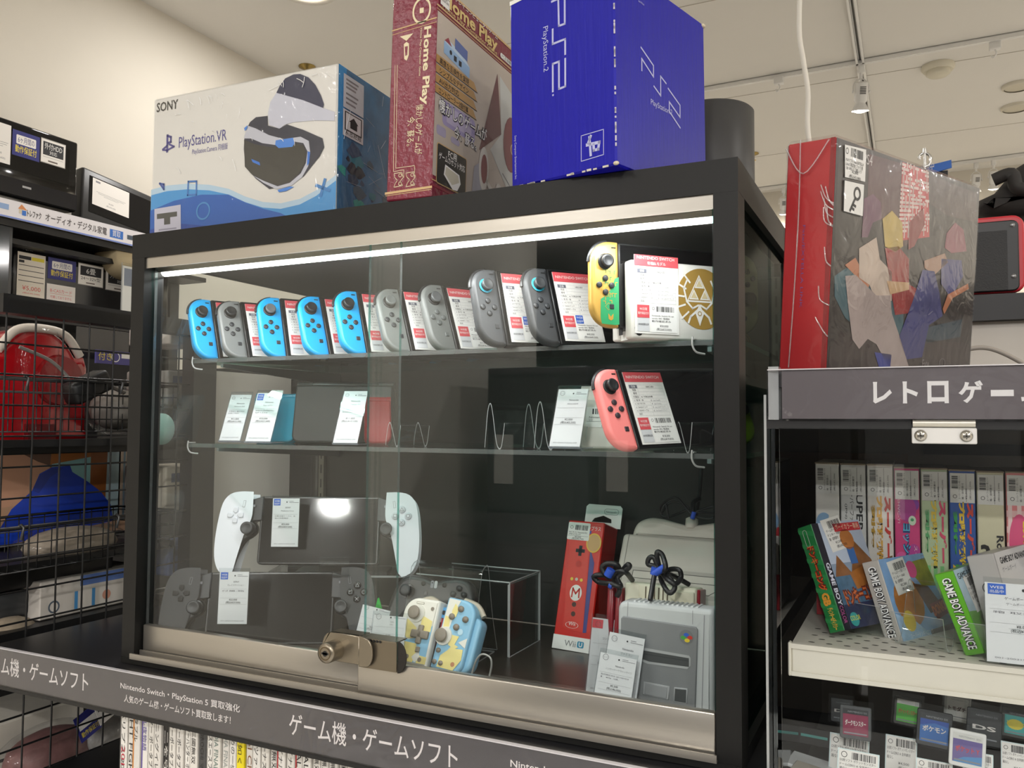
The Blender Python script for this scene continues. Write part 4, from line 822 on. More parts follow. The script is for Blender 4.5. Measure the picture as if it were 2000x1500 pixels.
# ================================================================ what stands in the case
def K(p, k=1.03): return tuple(CAM+k*(np.array(p)-CAM))
_P = {}
def part(name, key, parent, fn):
    """a part; equal parts share one mesh"""
    if key is not None and key in _P:
        o = bpy.data.objects.new(name, _P[key]); COL.objects.link(o); o.parent = parent; return o
    m = MB(); fn(m); o = m.build(name, parent)
    if key is not None: _P[key] = o.data
    return o
PLB = mat('2a2c30', .42); PLD = mat('1d1e20', .35)
H = .102; Wc = .0359
def olL(e=0): return rrect(0-e, 0-e, Wc, H+e, (.025, .002, .002, .027), 9)
def olR(e=0): return [(Wc-x, z) for x, z in olL(e)][::-1]
def controller(t, x0, right, body, key, stick=PLD, ring=None, btn=PLB, extra=None):
    ol = [(x+x0, z) for x, z in (olR() if right else olL())]
    def fb(m):
        m.slab(ol, 0, .0135, body, .0042, 4)
        f = face_front(m, x0, 0, 0, Wc, H)
        if right: f.line([(.006, .094), (.012, .094)], .0014, BLACK).line([(.009, .091), (.009, .097)], .0014, BLACK).disc(.0125, .020, .0035, PLB)
        else: f.rect(.0255, .0935, .0315, .0952, BLACK)
        if extra: extra(m, f)
    c = part('detachable_controller', ('ctl', key, right), t, fb)
    sz, bz = (.044, .071) if right else (.0775, .0495); cx = x0+.0172
    def fs(m):
        m.lathe([(.0093, .0), (.0093, -.0012), (.0078, -.0016)], BLACK, c=(cx, 0, sz), ax='y', n=22)
        if ring: m.lathe([(.0093, -.0018), (.0070, -.0022)], ring, c=(cx, 0, sz), ax='y', n=22, cap=False)
        m.lathe([(.0055, -.001), (.0050, -.0045), (.0076, -.0058), (.0079, -.0080), (.0068, -.0090), (.0052, -.0085), (.0005, -.0082)], stick, c=(cx, 0, sz), ax='y', n=22)
    part('thumb_stick', ('stk', right, stick, ring), c, fs)
    for dx, dz in ((0, .0082), (0, -.0082), (.0082, 0), (-.0082, 0)):
        part('button', ('btn', right, dx, dz, btn), c, lambda m: m.lathe([(.0035, .0), (.0035, -.0016), (.0029, -.0021), (.0005, -.0021)], btn, c=(cx+dx, 0, bz+dz), ax='y', n=16))
    if not right: part('capture_button', ('cap', btn), c, lambda m: m.rbox(.0225, -.0011, .0215, .0285, .001, .0275, .0006, btn, 1))
    def fsh(m):
        a = [(x0+(Wc-x if right else x), z) for x, z in circ(.0255, .0765, .0262, 10, None, 95, 178)]
        m.tube([(x, .0075, z) for x, z in a], .0024, PLD, 8)
    part('shoulder_button', ('sho', right), c, fsh)
    return c
TBL = mat('17181a', .35); SCR = mat('0b0b0d', .05)
CARDW, CARDH = .060, .0925
LG = mat('b7b8bb', .6); TBX = mat('6c6d78', .6)
def info_card(m, x, z, variant=0, title2=False, y=-.0006):
    """the shop's printed card: red heading, check list, guarantee square and barcode sticker"""
    m.box(x, y-.0004, z, x+CARDW, y, z+CARDH, PAPER); f = face_front(m, x, y-.0004, z, CARDW, CARDH)
    f.rect(0, .0795, CARDW, CARDH, RED)
    f.text('NINTENDO SWITCH', .0035, .0875 if title2 else .0842, .0036, WHITE, 3, fit=.051)
    if title2: f.text('有機ELモデル', CARDW/2, .0815, .003, WHITE, 3, al='c')
    f.rect(.004, .0712, .0165, .0757, TBX)
    f.text('型番', .0102, .0722, .0022, WHITE, 3, al='c').text(('HAC-001', 'HAD-001', 'HEG-001')[variant % 3], .036, .0722, .0022, INK, 3, al='c')
    for k in range(9): f.line([(.004, .0712-.0044*k), (.056, .0712-.0044*k)], .00022, LG)
    f.line([(.0165, .0712), (.0165, .058)], .00022, LG).line([(.030, .0536), (.030, .036)], .00022, LG).line([(.004, .0757), (.056, .0757), (.056, .036), (.004, .036)], .00022, LG, closed=True)
    for k, s_ in enumerate(('程度', '備考', '付属品')): f.text(s_, .0102, .0678-.0044*k, .0021, INK, 3, al='c')
    f.rect(.019, .0593, .0205, .0608, INK).rect(.0193, .0596, .0202, .0605, PAPER, 2).text('付属品完備', .022, .0593, .0018, INK, 3, fit=.014)
    for k, s_ in enumerate(('箱 有・無', 'ACアダプタ', 'Switchドック', 'HDMIケーブル')): f.rect(.006, .0546-.0044*k, .0076, .0562-.0044*k, GREYINK).rect(.0063, .0549-.0044*k, .0073, .0559-.0044*k, PAPER, 2).text(s_, .0092, .0546-.0044*k, .0019, INK, 3, fit=(.011, .012, .014, .015)[k])
    for k, s_ in enumerate(('Joy-Con(R)', 'Joy-Con(L)', 'Joy-Conグリップ', 'Joy-Conストラップ')): f.rect(.032, .0546-.0044*k, .0336, .0562-.0044*k, GREYINK).rect(.0323, .0549-.0044*k, .0333, .0559-.0044*k, PAPER, 2).text(s_, .0355, .0546-.0044*k, .0017, GREYINK, 3, fit=(.011, .011, .016, .018)[k])
    f.text('追記', .0102, .0372, .0019, INK, 3, al='c')
    f.rect(.003, .0185, .0195, .0335, RED).text('90日間', .0112, .0275, .0024, WHITE, 3, al='c').text('動作保証付き', .0112, .0225, .0024, WHITE, 3, al='c', fit=.014).rect(.003, .0025, .0195, .018, mat('d2d3d6', .6)).text('本体初期化済', .0112, .0095, .0021, INK, 3, al='c', fit=.014)
    f.rect(.021, .002, .057, .0338, mat('f4f3f0', .5), 2)
    if variant in (1, 2):
        f.rect(.0215, .0235, .0325, .0345, BLUE, 4).text('WEB', .027, .0300, .0030, WHITE, 5, al='c', fit=.009).text('出品中', .027, .0252, .0026, WHITE, 5, al='c', fit=.009)
    else: f.bars(.029, .0262, .054, .0325, INK, 26, 3, variant+3).ring(.0248, .0298, .0014, .0018, INK, 3, 12)
    for k, s_ in enumerate(('Nintendo Switch N ran', 'tendo 001 程度B', '動作確認済み')): f.text(s_, .0225, .0205-.0033*k, .0019, INK, 4, fit=(.030, .024, .026)[k])
    f.text(('¥18,000', '¥16,000', '¥45,000', '¥17,000', '¥30,000')[variant % 5], .039, .0082, .0025, INK, 4, al='c').text(('(税込¥19,800)', '(税込¥17,600)', '(税込¥49,500)', '(税込¥18,700)', '(税込¥33,000)')[variant % 5], .039, .0042, .0025, INK, 4, al='c')
def console(label, pos, yaw, lean, roll, body, bkey, k=1.03, rbody=None, rkey=None, ring=None, variant=0, stick=PLD, btn=PLB, extra=None, card=True, group='handheld consoles leaning in a row on the top shelf'):
    t = thing('handheld_console', label, 'game console', pose(K(pos, k), yaw, lean, roll) @ Matrix.Scale(k, 4), group)
    def ft(m):
        m.slab(rrect(.0361, .0005, .2029, .1015, .002, 2), .0012, .0135, TBL, .0012, 2)
        m.box(.0359, .0025, .004, .0365, .012, .098, mat('0e0e10', .4))
    tb = part('tablet', 'tablet', t, ft)
    def fsx(m):
        m.box(.0385, .0009, .003, .2005, .0013, .099, SCR)
    part('screen', 'screen', tb, fsx)
    controller(t, 0, False, body, bkey, stick, ring, btn, extra)
    controller(t, .2031, True, rbody or body, rkey or bkey, stick, None, btn)
    if card: part('price_card', ('card', variant), t, lambda m: info_card(m, .0425, .0045, variant, y=.0003))
    return t
NB = mat('0a9fe0', .38); GR = mat('707271', .42); GR2 = mat('6c6f6d', .42); DG2 = mat('3d3f42', .45); PINK = mat('ff8f8c', .42); LIME = mat('cfe03a', .42); GOLDB = mat('e0b25a', .3, .35)
GY_ = 'consoles leaning in a row on the top shelf'
console('leftmost console of the top shelf row, with a bright blue controller', (.0692, .061, 1.5207), 67.5, 20.3, -.6, NB, 'blue')
console('console with a light grey controller and black stick, between the two leftmost blue ones', (.1186, .0688, 1.5207), 61.7, 25.2, -.6, GR, 'grey', variant=1 if False else 0)
console('bright blue controller console with a shiny worn stick top, third along the top shelf', (.1824, .079, 1.5206), 58.1, 21.7, -.6, NB, 'blue', stick=mat('5a5d60', .12))
console('bright blue controller console, fourth along the top shelf, dull black stick', (.2599, .0821, 1.5204), 59.4, 24.3, -.9, NB, 'blue', variant=3)
console('console with a bright blue controller next to the grey one at the glass door edge', (.3291, .0764, 1.5205), 59.3, 21.5, -.9, NB, 'blue', variant=3)
console('console with a pale grey controller standing behind the green glass door edge', (.406, .0689, 1.5204), 57.3, 24.7, -1.0, GR2, 'pale', stick=mat('5c5f5e', .4))
console('console with a pale grey controller and shiny stick, just right of the glass door edge', (.4737, .0783, 1.5203), 61.9, 22.0, -1.3, GR2, 'pale', variant=3, stick=mat('55585a', .15), btn=mat('5c605f', .4))
console('console with a dark grey controller and pale blue stick ring, first of that pair', (.569, .0306, 1.5202), 55.8, 15.5, -1.6, DG2, 'dark', ring=mat('2bb3d6', .4), variant=1, stick=mat('2f3133', .4), btn=mat('303235', .4))
console('console with a dark grey controller and pale blue stick ring, next to the gold one', (.6361, .0421, 1.52), 55.5, 17.2, -1.8, DG2, 'dark', ring=mat('2bb3d6', .4), variant=2, stick=mat('2f3133', .4), btn=mat('303235', .4))
console('console with a salmon pink and a lime controller on the middle shelf', (.7342, .0403, 1.3959), 57, 22.1, -1.7, PINK, 'pink', 1.0, LIME, 'lime', variant=0, btn=mat('3a2f35', .4), group=None)
# gold console in its white dock
def gold_print(m, f):
    GN = mat('2f9a62', .4); GL = mat('cfa24a', .35, .3)
    f.poly([(.012, .004), (.030, .003), (.0352, .004), (.0352, .060), (.030, .058), (.026, .048), (.021, .041), (.016, .036), (.011, .033), (.0105, .012)], GN)
    rr = random.Random(4)
    for k in range(24):
        u, v = rr.uniform(.012, .034), rr.uniform(.028, .070); d = rr.choice(((.003, 0), (0, .004)))
        f.line([(u, v), (u+d[0], v+d[1]), (u+d[0]+d[1]*.6, v+d[1]-d[0])], .0008, GL if v < .05 else GN, 3)
    f.poly([(.021, .010), (.024, .008), (.027, .010), (.0275, .0165), (.0255, .0145), (.024, .0125), (.0225, .0145), (.0205, .0165)], GL, 3).ring(.021, .0245, .004, .0046, GL, 3, 4)
gc = console('gold and green controller console standing in a white dock on the top shelf', (.7053, .0455, 1.5374), 48, 1.0, -.3, GOLDB, 'gold', 1.0, mat('cdb98c', .4), 'goldr', variant=4, card=False, extra=gold_print, group=None)
t = thing('console_dock', 'white console dock with a gold line emblem and a price card, top shelf', 'dock', pose(K((.7053, .0455, 1.5374), 1.0), 48, 1.0, -.3))
zb_d = S1-1.5374+.0008
DW, DGD = mat('e9e6e0', .4), mat('b79248', .4, .2)
m = MB(); m.rbox(.042, -.0165, zb_d, .198, -.0005, .079, .003, DW, 2); m.rbox(.042, .0150, zb_d, .198, .030, .079, .003, DW, 2); m.box(.046, -.001, zb_d, .194, .016, -.003, DW)
f = face_front(m, .042, -.0165, zb_d, .156, .079-zb_d); cu_, cv_ = .098, .051
f.disc(cu_, cv_, .036, DGD, 1, 40, .037)
for a in range(8, 172, 24):
    pass
tri = lambda x, y, s_: [(x-s_, y-s_*.9), (x+s_, y-s_*.9), (x, y+s_*.95)]
f.poly(tri(cu_-.004, cv_+.012, .018), DW, 2).poly(tri(cu_-.004, cv_+.0118, .0155), DGD, 3)
for dx, dy in ((-.0076, -.006), (.0076, -.006), (0, .008)): f.poly(tri(cu_-.004+dx, cv_+.011+dy, .0068), DW, 4).poly(tri(cu_-.004+dx, cv_+.0105+dy, .0045), mat('d6c49a', .4), 5)
for q in (-1, 1):
    f.line([(cu_-.004+q*.002, cv_-.008), (cu_-.004+q*.010, cv_-.012), (cu_-.004+q*.018, cv_-.004), (cu_-.004+q*.022, cv_+.012), (cu_-.004+q*.017, cv_+.022)], .0022, DW, 4).line([(cu_-.004+q*.003, cv_-.014), (cu_-.004+q*.013, cv_-.022), (cu_-.004+q*.016, cv_-.029)], .0026, DW, 4)
    for a in (-40, -18, 4, 26, 48): c_, s_ = math.cos(math.radians(a)), math.sin(math.radians(a)); f.line([(cu_+q*c_*.026, cv_+s_*.026), (cu_+q*c_*.038, cv_+s_*.038)], .0022, DW, 4)
f.poly([(cu_-.004, cv_-.006), (cu_+.002, cv_-.018), (cu_-.004, cv_-.033), (cu_-.010, cv_-.018)], DW, 5).ring(cu_-.004, cv_-.018, .002, .003, DGD, 6, 10)
for sx, sz in ((.15, .088), (.15, .010)):
    for q in (.006, .009, .012): f.ring(.156, (.079-zb_d) if sz > .05 else 0, q, q+.0009, DGD, 1, 20)
m.slab(circ(.052, zb_d+.012, .006, 12, .009), -.0168, -.0166, BLACK); m.build('shell', t)
m = MB(); info_card(m, .046, zb_d+.006, 4, True, y=-.0172); o = m.build('price_card', t)
m = MB(); m.box(.0415, .004, zb_d+.006, .0421, .012, zb_d+.03, BLACK); m.build('side_slot', t)

# ---------------------------------------------------------------- upright price tags in clear stands
VIO = clear((.80, .80, .93), 1.5, .05, 1.4, white=.25, name='tag_sleeve_edge')
def tag(label, M, w_, h_, name1='Nintendo', name2='', price='¥2,000', tax='(税込¥2,200)', web=False, red=False, note=('', ''), foot=True, cut=0):
    t = thing('price_tag', label, 'price tag', M, 'price tags in clear holders')
    m = MB(); m.box(0, -.0006, .001, w_, 0, h_-.005, mat('efeff2', .55)); f = face_front(m, 0, -.0006, 0, w_, h_)
    if web: f.rect(w_*.04, h_*.80, w_*.29, h_*.925, BLUE).text('WEB', w_*.165, h_*.868, h_*.032, WHITE, 3, al='c', fit=w_*.19).text('出品中', w_*.165, h_*.82, h_*.028, WHITE, 3, al='c', fit=w_*.19)
    else: f.ring(w_*.16, h_*.87, w_*.07, w_*.082, GREYINK, 2, 14).text('リフ', w_*.16, h_*.857, h_*.022, GREYINK, 3, al='c', fit=w_*.1)
    if red: f.rect(0, h_*.82, w_*.3, h_*.93, RED, 2)
    f.disc(w_*.53, h_*.865, w_*.024, INK, 2, 10).rect(w_*.62, h_*.878, w_*.78, h_*.886, GREYINK).rect(w_*.62, h_*.855, w_*.97, h_*.863, GREYINK)
    f.text(name1, w_*.58, h_*.745, h_*.028, mat('55555c', .6), 2, al='c').text(name2 or name1+'DS', w_*.56, h_*.685, h_*.024, mat('77777e', .6), 2, al='c')
    if note[0]: f.text(note[0], w_*.1, h_*.585, h_*.021, GREYINK, 2, fit=w_*.76)
    if note[1]: f.text(note[1], w_*.1, h_*.545, h_*.021, GREYINK, 2, fit=w_*.5)
    for q in (.63, .47, .36): f.line([(w_*.06, h_*q), (w_*.94, h_*q)], .0003, LG)
    f.text(price, w_*.5, h_*.425, h_*.032, INK, 2, al='c').text(tax, w_*.5, h_*.375, h_*.032, INK, 2, al='c').text('001-200319-0022-258', w_*.5, h_*.06, h_*.018, GREYINK, 2, al='c', fit=w_*.78)
    m.build('card', t)
    m = MB(); m.box(-.001, -.0016, 0, w_+.001, -.0008, h_, ACRYL, side=('y', VIO)); m.box(-.001, .0004, 0, w_+.001, .0012, h_, ACRYL, side=('y', VIO))
    if foot: m.box(-.001, -.0016, -.0008, w_+.001, .0012, 0, VIO)
    m.build('sleeve', t)
    if foot:
        ln = math.asin(max(-1, min(1, M.to_3x3().col[2][2]))); 
        m = MB(); m.box(-.001, 0, 0, w_+.001, .045, .0012, ACRYL, side=('z', VIO)); o = m.build('foot', t)
        R = M.to_3x3().normalized(); yaw = math.atan2(R.col[0][1], R.col[0][0]); o.matrix_world = Matrix.Translation(M.translation+Vector((0, 0, -.0018))) @ Matrix.Rotation(yaw, 4, 'Z')
    return t
tag('price tag at the left end of the middle shelf, in front of the teal handheld', pose((.0599, .12, 1.3953), 17.2, 27.4), .0345, .0875, name2='Nintendo 3DS', price='¥11,000', tax='(税込¥12,100)', note=('充電器付 動作確認', '品番CTR001'))
tag('price tag with a blue square between the teal handheld and the black handheld', pose((.1133, .12, 1.3947), 17.2, 28), .0406, .0913, name2='New 3DS LL', price='¥25,000', tax='(税込¥27,500)', web=True, note=('本体のみ 動作確認済み', 'SJF1234'))
tag('price tag standing before the red handheld on the middle shelf', pose((.2794, .12, 1.3948), 17.2, 31), .0366, .0952, name2='Nintendo DS', price='¥11,000', tax='(税込¥12,100)', note=('充電器付・ソフト動作', '本体のみ'))
tag('price tag reading 2,000 yen before the white handheld on the middle shelf', pose((.622, .1145, 1.3955), 0, 23), .041, .0855, name2='NintendoDS', price='¥2,000', tax='(税込¥2,200)')
# ---------------------------------------------------------------- middle shelf handhelds
def clam(label, M, w_, h_, th, ma, hinge=True, curved=.012):
    t = thing('folding_handheld', label, 'handheld', M)
    m = MB(); m.slab(rrect(0, 0, w_, h_-.006, (.003, .003, curved, curved), 6), 0, th*.48, ma, .003, 3); m.build('lid', t)
    m = MB(); m.slab(rrect(0, 0, w_, h_-.006, (.003, .003, curved, curved), 6), th*.52, th, ma, .003, 3); m.build('base', t)
    m = MB(); m.cyl((w_*.0, th*.5, h_-.004), (w_*.16, th*.5, h_-.004), .006, ma, 16); m.cyl((w_*.165, th*.5, h_-.004), (w_*.835, th*.5, h_-.004), .0055, ma, 16); m.cyl((w_*.84, th*.5, h_-.004), (w_, th*.5, h_-.004), .006, ma, 16); m.build('hinge', t)
    return t
clam('black folded handheld leaning on the middle shelf between two price tags', pose((.172, .155, S2+.003), 20, 12), .155, .097, .022, mat('2a2b29', .3))
clam('glossy teal folded handheld behind two price tags on the middle shelf', pose((.085, .16, S2+.003), 22, 14), .072, .080, .021, mat('0a93b4', .2, coat=.3))
clam('red folded handheld behind a price tag on the middle shelf', pose((.300, .17, S2+.003), 40, 16), .040, .074, .020, mat('a81a24', .3))
t = clam('off-white folded handheld with a barcode label, beside the pink console', pose((.640, .165, S2+.002), 10, 16), .100, .0865, .020, mat('dcd8cf', .35))
m = MB(); m.box(.010, -.0006, .028, .072, -.0001, .056, PAPER); f = face_front(m, .010, -.0006, .028, .062, .028); f.bars(.008, .018, .054, .0255, INK, 26, 1, 9).text('NintendoDS Nintendo', .004, .0125, .0024, INK, 2, fit=.05).text('リフ', .004, .009, .002, INK).line([(.001, .008), (.061, .008)], .0003, INK).text('¥2,000', .031, .0045, .0026, INK, 2, al='c').text('(税込¥2,200)', .031, .001, .0026, INK, 2, al='c'); m.build('barcode_label', t)
# clear plate stands
def easel(label, M, w_=.05, hb=.052, hf=.026, d_=.05, cat='stand'):
    t = thing('clear_stand', label, cat, M, 'clear bent plastic stands')
    path = spline([(d_, .001), (d_*.97, .012), (d_*.86, hb*.8), (d_*.74, hb), (d_*.62, hb*.85), (d_*.42, .012), (d_*.28, .001), (d_*.14, .004), (d_*.03, hf*.75), (0, hf)], 5)
    m = MB(); m.ribbon(path, 0, w_, .0016, ACRYL, AEDGE); m.build('sheet', t); return t
easel('empty clear bent stand on the middle shelf just right of the glass door edge', pose((P(782, 862, y=.13)[0], .13, S2), 58), .045, .034, .030, .05)
easel('empty clear double-bent stand in the middle of the middle shelf', pose((P(985, 868, y=.115)[0], .115, S2), 58), .062, .060, .034, .050)
easel('clear bent stand just left of the price tag reading 2,000 yen', pose((P(1086, 868, y=.125)[0], .125, S2), 58), .05, .062, .030, .050)
easel('empty clear stand beside the case frame, past the pink controller console', pose((P(1352, 874, y=.11)[0], .11, S2), 40), .05, .036, .036, .05)

# ---------------------------------------------------------------- bottom: remote-play handhelds
def portal(label, M, grip, tabm, btnm, symb):
    """tablet held between two winged grips; local origin at the screen's lower left"""
    t = thing('remote_handheld', label, 'handheld', M)
    sw, sh = .178, .1
    m = MB(); m.slab(rrect(0, 0, sw, sh, .006, 4), 0, .012, tabm, .0015, 2); tb = m.build('tablet', t)
    m = MB(); m.box(.003, -.0004, .003, sw-.003, .0002, sh-.003, SCR); m.build('screen', tb)
    for s_, nm in ((-1, 'grip'), (1, 'grip')):
        X = lambda x: x if s_ < 0 else sw-x
        ol = [(X(x), z) for x, z in spline([(-.0165, .0985), (-.028, .0985), (-.040, .0955), (-.0475, .085), (-.0515, .062), (-.0535, .035), (-.0525, .012), (-.0475, -.003), (-.0415, -.008), (-.0375, -.008), (-.0345, .006), (-.030, .026), (-.0255, .044), (-.0200, .058), (-.0160, .072), (-.0165, .0985)], 3)[:-1]]
        if s_ < 0: pass
        else: ol = ol[::-1]
        m = MB(); m.slab(ol[::-1] if s_ < 0 else ol[::-1], -.010, .024, grip, .007, 4)
        f = face_front(m, 0, -.0101, 0); f.line([(X(-.0215), .0905), (X(-.0225), .084)], .0034, GREYINK, 1).line([(X(-.0215), .0905), (X(-.0225), .084)], .0026, grip, 2)
        g_ = m.build(nm, t)
        cx, cz = X(-.0335), .0705
        if s_ < 0:
            for a in (0, 90, 180, 270):
                c_, q = math.cos(math.radians(a)), math.sin(math.radians(a)); pts = [(cx+c_*u-q*v, cz+q*u+c_*v) for u, v in ((.0025, 0), (.0055, -.0036), (.0115, -.0032), (.0115, .0032), (.0055, .0036))]
                m = MB(); m.slab(pts, -.0122, -.009, btnm, .0008, 2); m.build('direction_button', g_)
        else:
            for k, a in enumerate((90, 0, 270, 180)):
                bx_, bz = cx+.0095*math.cos(math.radians(a)), cz+.0095*math.sin(math.radians(a))
                m = MB(); m.lathe([(.0052, -.009), (.0052, -.0118), (.0045, -.0126), (.0005, -.0127)], btnm, c=(bx_, 0, bz), ax='y', n=18)
                f = FR(m, (bx_, -.0128, bz), (1, 0, 0), (0, 0, 1))
                if k == 0: f.line([(-.0025, -.002), (.0025, -.002), (0, .0026)], .0006, symb, closed=True)
                elif k == 1: f.ring(0, 0, .0022, .0029, symb)
                elif k == 2: f.line([(-.0022, -.0022), (.0022, .0022)], .0006, symb).line([(-.0022, .0022), (.0022, -.0022)], .0006, symb)
                else: f.line([(-.0022, -.0022), (.0022, -.0022), (.0022, .0022), (-.0022, .0022)], .0006, symb, closed=True)
                m.build('action_button', g_)
        m = MB(); arm = [(X(x), z) for x, z in spline([(-.017, .064), (-.010, .063), (-.003, .056), (-.003, .046), (-.010, .039), (-.018, .034), (-.025, .022), (-.031, .006), (-.036, -.007), (-.039, -.008), (-.0355, .008), (-.031, .026), (-.0255, .045), (-.021, .058)], 3)[:-1]]
        m.slab(arm if s_ > 0 else arm[::-1], -.007, .010, PLD, .003, 3); m.slab([(X(x), z) for x, z in ([(-.017, .093), (.004, .0995), (.004, .064), (-.016, .062)] if s_ > 0 else [(-.017, .093), (-.016, .062), (.004, .064), (.004, .0995)])], -.004, .010, mat('2b2c2f', .4), .001, 1)
        f = face_front(m, 0, -.0072, 0); f.rect(X(-.0085)-.002, .083, X(-.0085)+.002, .0865, GREYINK); a_ = m.build('stick_arm', t)
        m = MB(); m.lathe([(.0110, -.006), (.0105, -.0085), (.0095, -.009)], mat('1a1b1d', .2), c=(X(-.0125), 0, .051), ax='y', n=26); m.lathe([(.006, -.009), (.0055, -.016), (.0088, -.0185), (.0092, -.0212), (.0080, -.0225), (.0062, -.0218), (.0005, -.0215)], mat('2a2c2f', .4), c=(X(-.0125), 0, .051), ax='y', n=26); m.build('thumb_stick', a_)
    return t
kw = 1.04
wp = portal('white winged remote handheld on a clear riser in the case', pose(K((.1673, .0902, 1.2169), kw), 25.5, 12.6) @ Matrix.Scale(kw, 4), mat('dfe3ea', .42), mat('121214', .3), mat('d5d9e0', .2), GREYINK)
kb = 1.06
portal('black winged remote handheld standing low at the front left of the case', pose(K((.1395, .018, 1.1135), kb), 29, 14.4) @ Matrix.Scale(kb, 4), mat('2e2f31', .5), mat('101011', .25), mat('151517', .1), mat('8a8c90', .4))
t = thing('clear_riser', 'clear box riser with a black base carrying the white remote handheld', 'riser', pose((.165, .15, IZ), 25.5))
zr = K((.1673, .0902, 1.2169), kw)[2]-IZ-.016*kw
m = MB(); m.box(-.03, 0, zr-.003, .19, .09, zr, ACRYL, side=('z', AEDGE)); m.box(-.03, 0, 0, -.027, .09, zr, ACRYL, side=('x', AEDGE)); m.box(.187, 0, 0, .19, .09, zr, ACRYL, side=('x', AEDGE)); m.build('shell', t)
m = MB(); m.ribbon([(.03, zr+.001), (-.012, zr+.001), (-.016, zr+.006), (-.016, zr+.030)], .06, .105, .002, ACRYL, AEDGE); m.box(.02, .0, zr, .16, .05, zr+.006, BLACK); m.build('holder', t)
tag('price tag with a blue square hanging on the white remote handheld', pose((.1660, .1225, 1.2376), 25.8, 5), .0402, .0778, 'SONY', 'PlayStation Portal', '¥25,000', '(税込¥27,500)', True, note=('付属:充電ケーブル、箱', '傷小小小有 動作確認済'), foot=False)
tag('price tag with a blue square hanging on the black remote handheld', pose((.1405, .0435, 1.137), 25.8, 5), .0418, .0788, 'SONY', 'プレイステーション', '¥25,000', '(税込¥27,500)', True, note=('付属:箱', ''), foot=False)
# ---------------------------------------------------------------- pads at the door edge
CPG = mat('262729', .32); 
pc = K((.455, .115, 1.178), 1.0)
t = thing('game_pad', 'smoky black wireless pad in a clear stand behind the patterned grips', 'game pad', pose((P(757, 1205, y=.165)[0], .165, IZ+.030), 6, 20) @ Matrix.Scale(.88, 4))
ol = spline([(.075, .085), (.055, .092), (.030, .094), (.012, .086), (.002, .066), (-.004, .040), (-.006, .014), (.000, .002), (.012, .002), (.026, .018), (.040, .032), (.075, .034), (.110, .032), (.124, .018), (.138, .002), (.150, .002), (.156, .014), (.154, .040), (.148, .066), (.138, .086), (.120, .094), (.095, .092)], 3)
m = MB(); m.slab(ol, -.010, .022, CPG, .009, 4); f = face_front(m, 0, -.0102, 0)
f.rect(.069, .074, .0745, .086, GREYINK, 1, r=.002).rect(.0755, .074, .081, .086, mat('b9babc', .4), 1, r=.002).disc(.0717, .0825, .0014, CPG, 3)
body = m.build('body', t)
DK = mat('18191a', .25)
for cx, cz in ((.030, .066), (.103, .040)):
    m = MB(); m.lathe([(.0125, -.009), (.012, -.012), (.0115, -.0125)], DK, c=(cx, 0, cz), ax='y', n=24); m.lathe([(.006, -.010), (.0055, -.018), (.0092, -.0205), (.0095, -.023), (.006, -.0245), (.0005, -.024)], mat('3c3d3f', .35), c=(cx, 0, cz), ax='y', n=24); m.build('thumb_stick', body)
m = MB(); m.rbox(.044, -.0135, .036, .050, -.008, .056, .001, DK, 1); m.rbox(.037, -.0135, .043, .057, -.008, .049, .001, DK, 1); m.build('direction_pad', body)
for dx, dz in ((0, .0095), (0, -.0095), (.0095, 0), (-.0095, 0)):
    m = MB(); m.lathe([(.0048, -.009), (.0048, -.0135), (.0005, -.0145)], mat('3a3b3d', .2), c=(.121+dx, 0, .067+dz), ax='y', n=18); m.build('action_button', body)
for cx, cz in ((.056, .080), (.094, .080)):
    m = MB(); m.lathe([(.0036, -.009), (.0036, -.0118), (.0005, -.012)], DK, c=(cx, 0, cz), ax='y', n=16); m.build('menu_button', body)
m = MB(); m.rbox(.060, -.0115, .062, .066, -.009, .068, .0006, DK, 1); m.build('capture_button', body)
# clear stand that holds it
t = thing('clear_stand', 'clear curled stand over the smoky black pad', 'stand', pose((P(781, 1200, y=.150)[0], .150, IZ), 4), None)
m = MB(); m.ribbon(spline([(.08, .001), (.02, .001), (.008, .004), (.004, .02), (.030, .112), (.036, .124), (.046, .128), (.056, .122), (.070, .06), (.09, .001)], 6), .0, .112, .002, ACRYL, AEDGE); m.build('sheet', t)
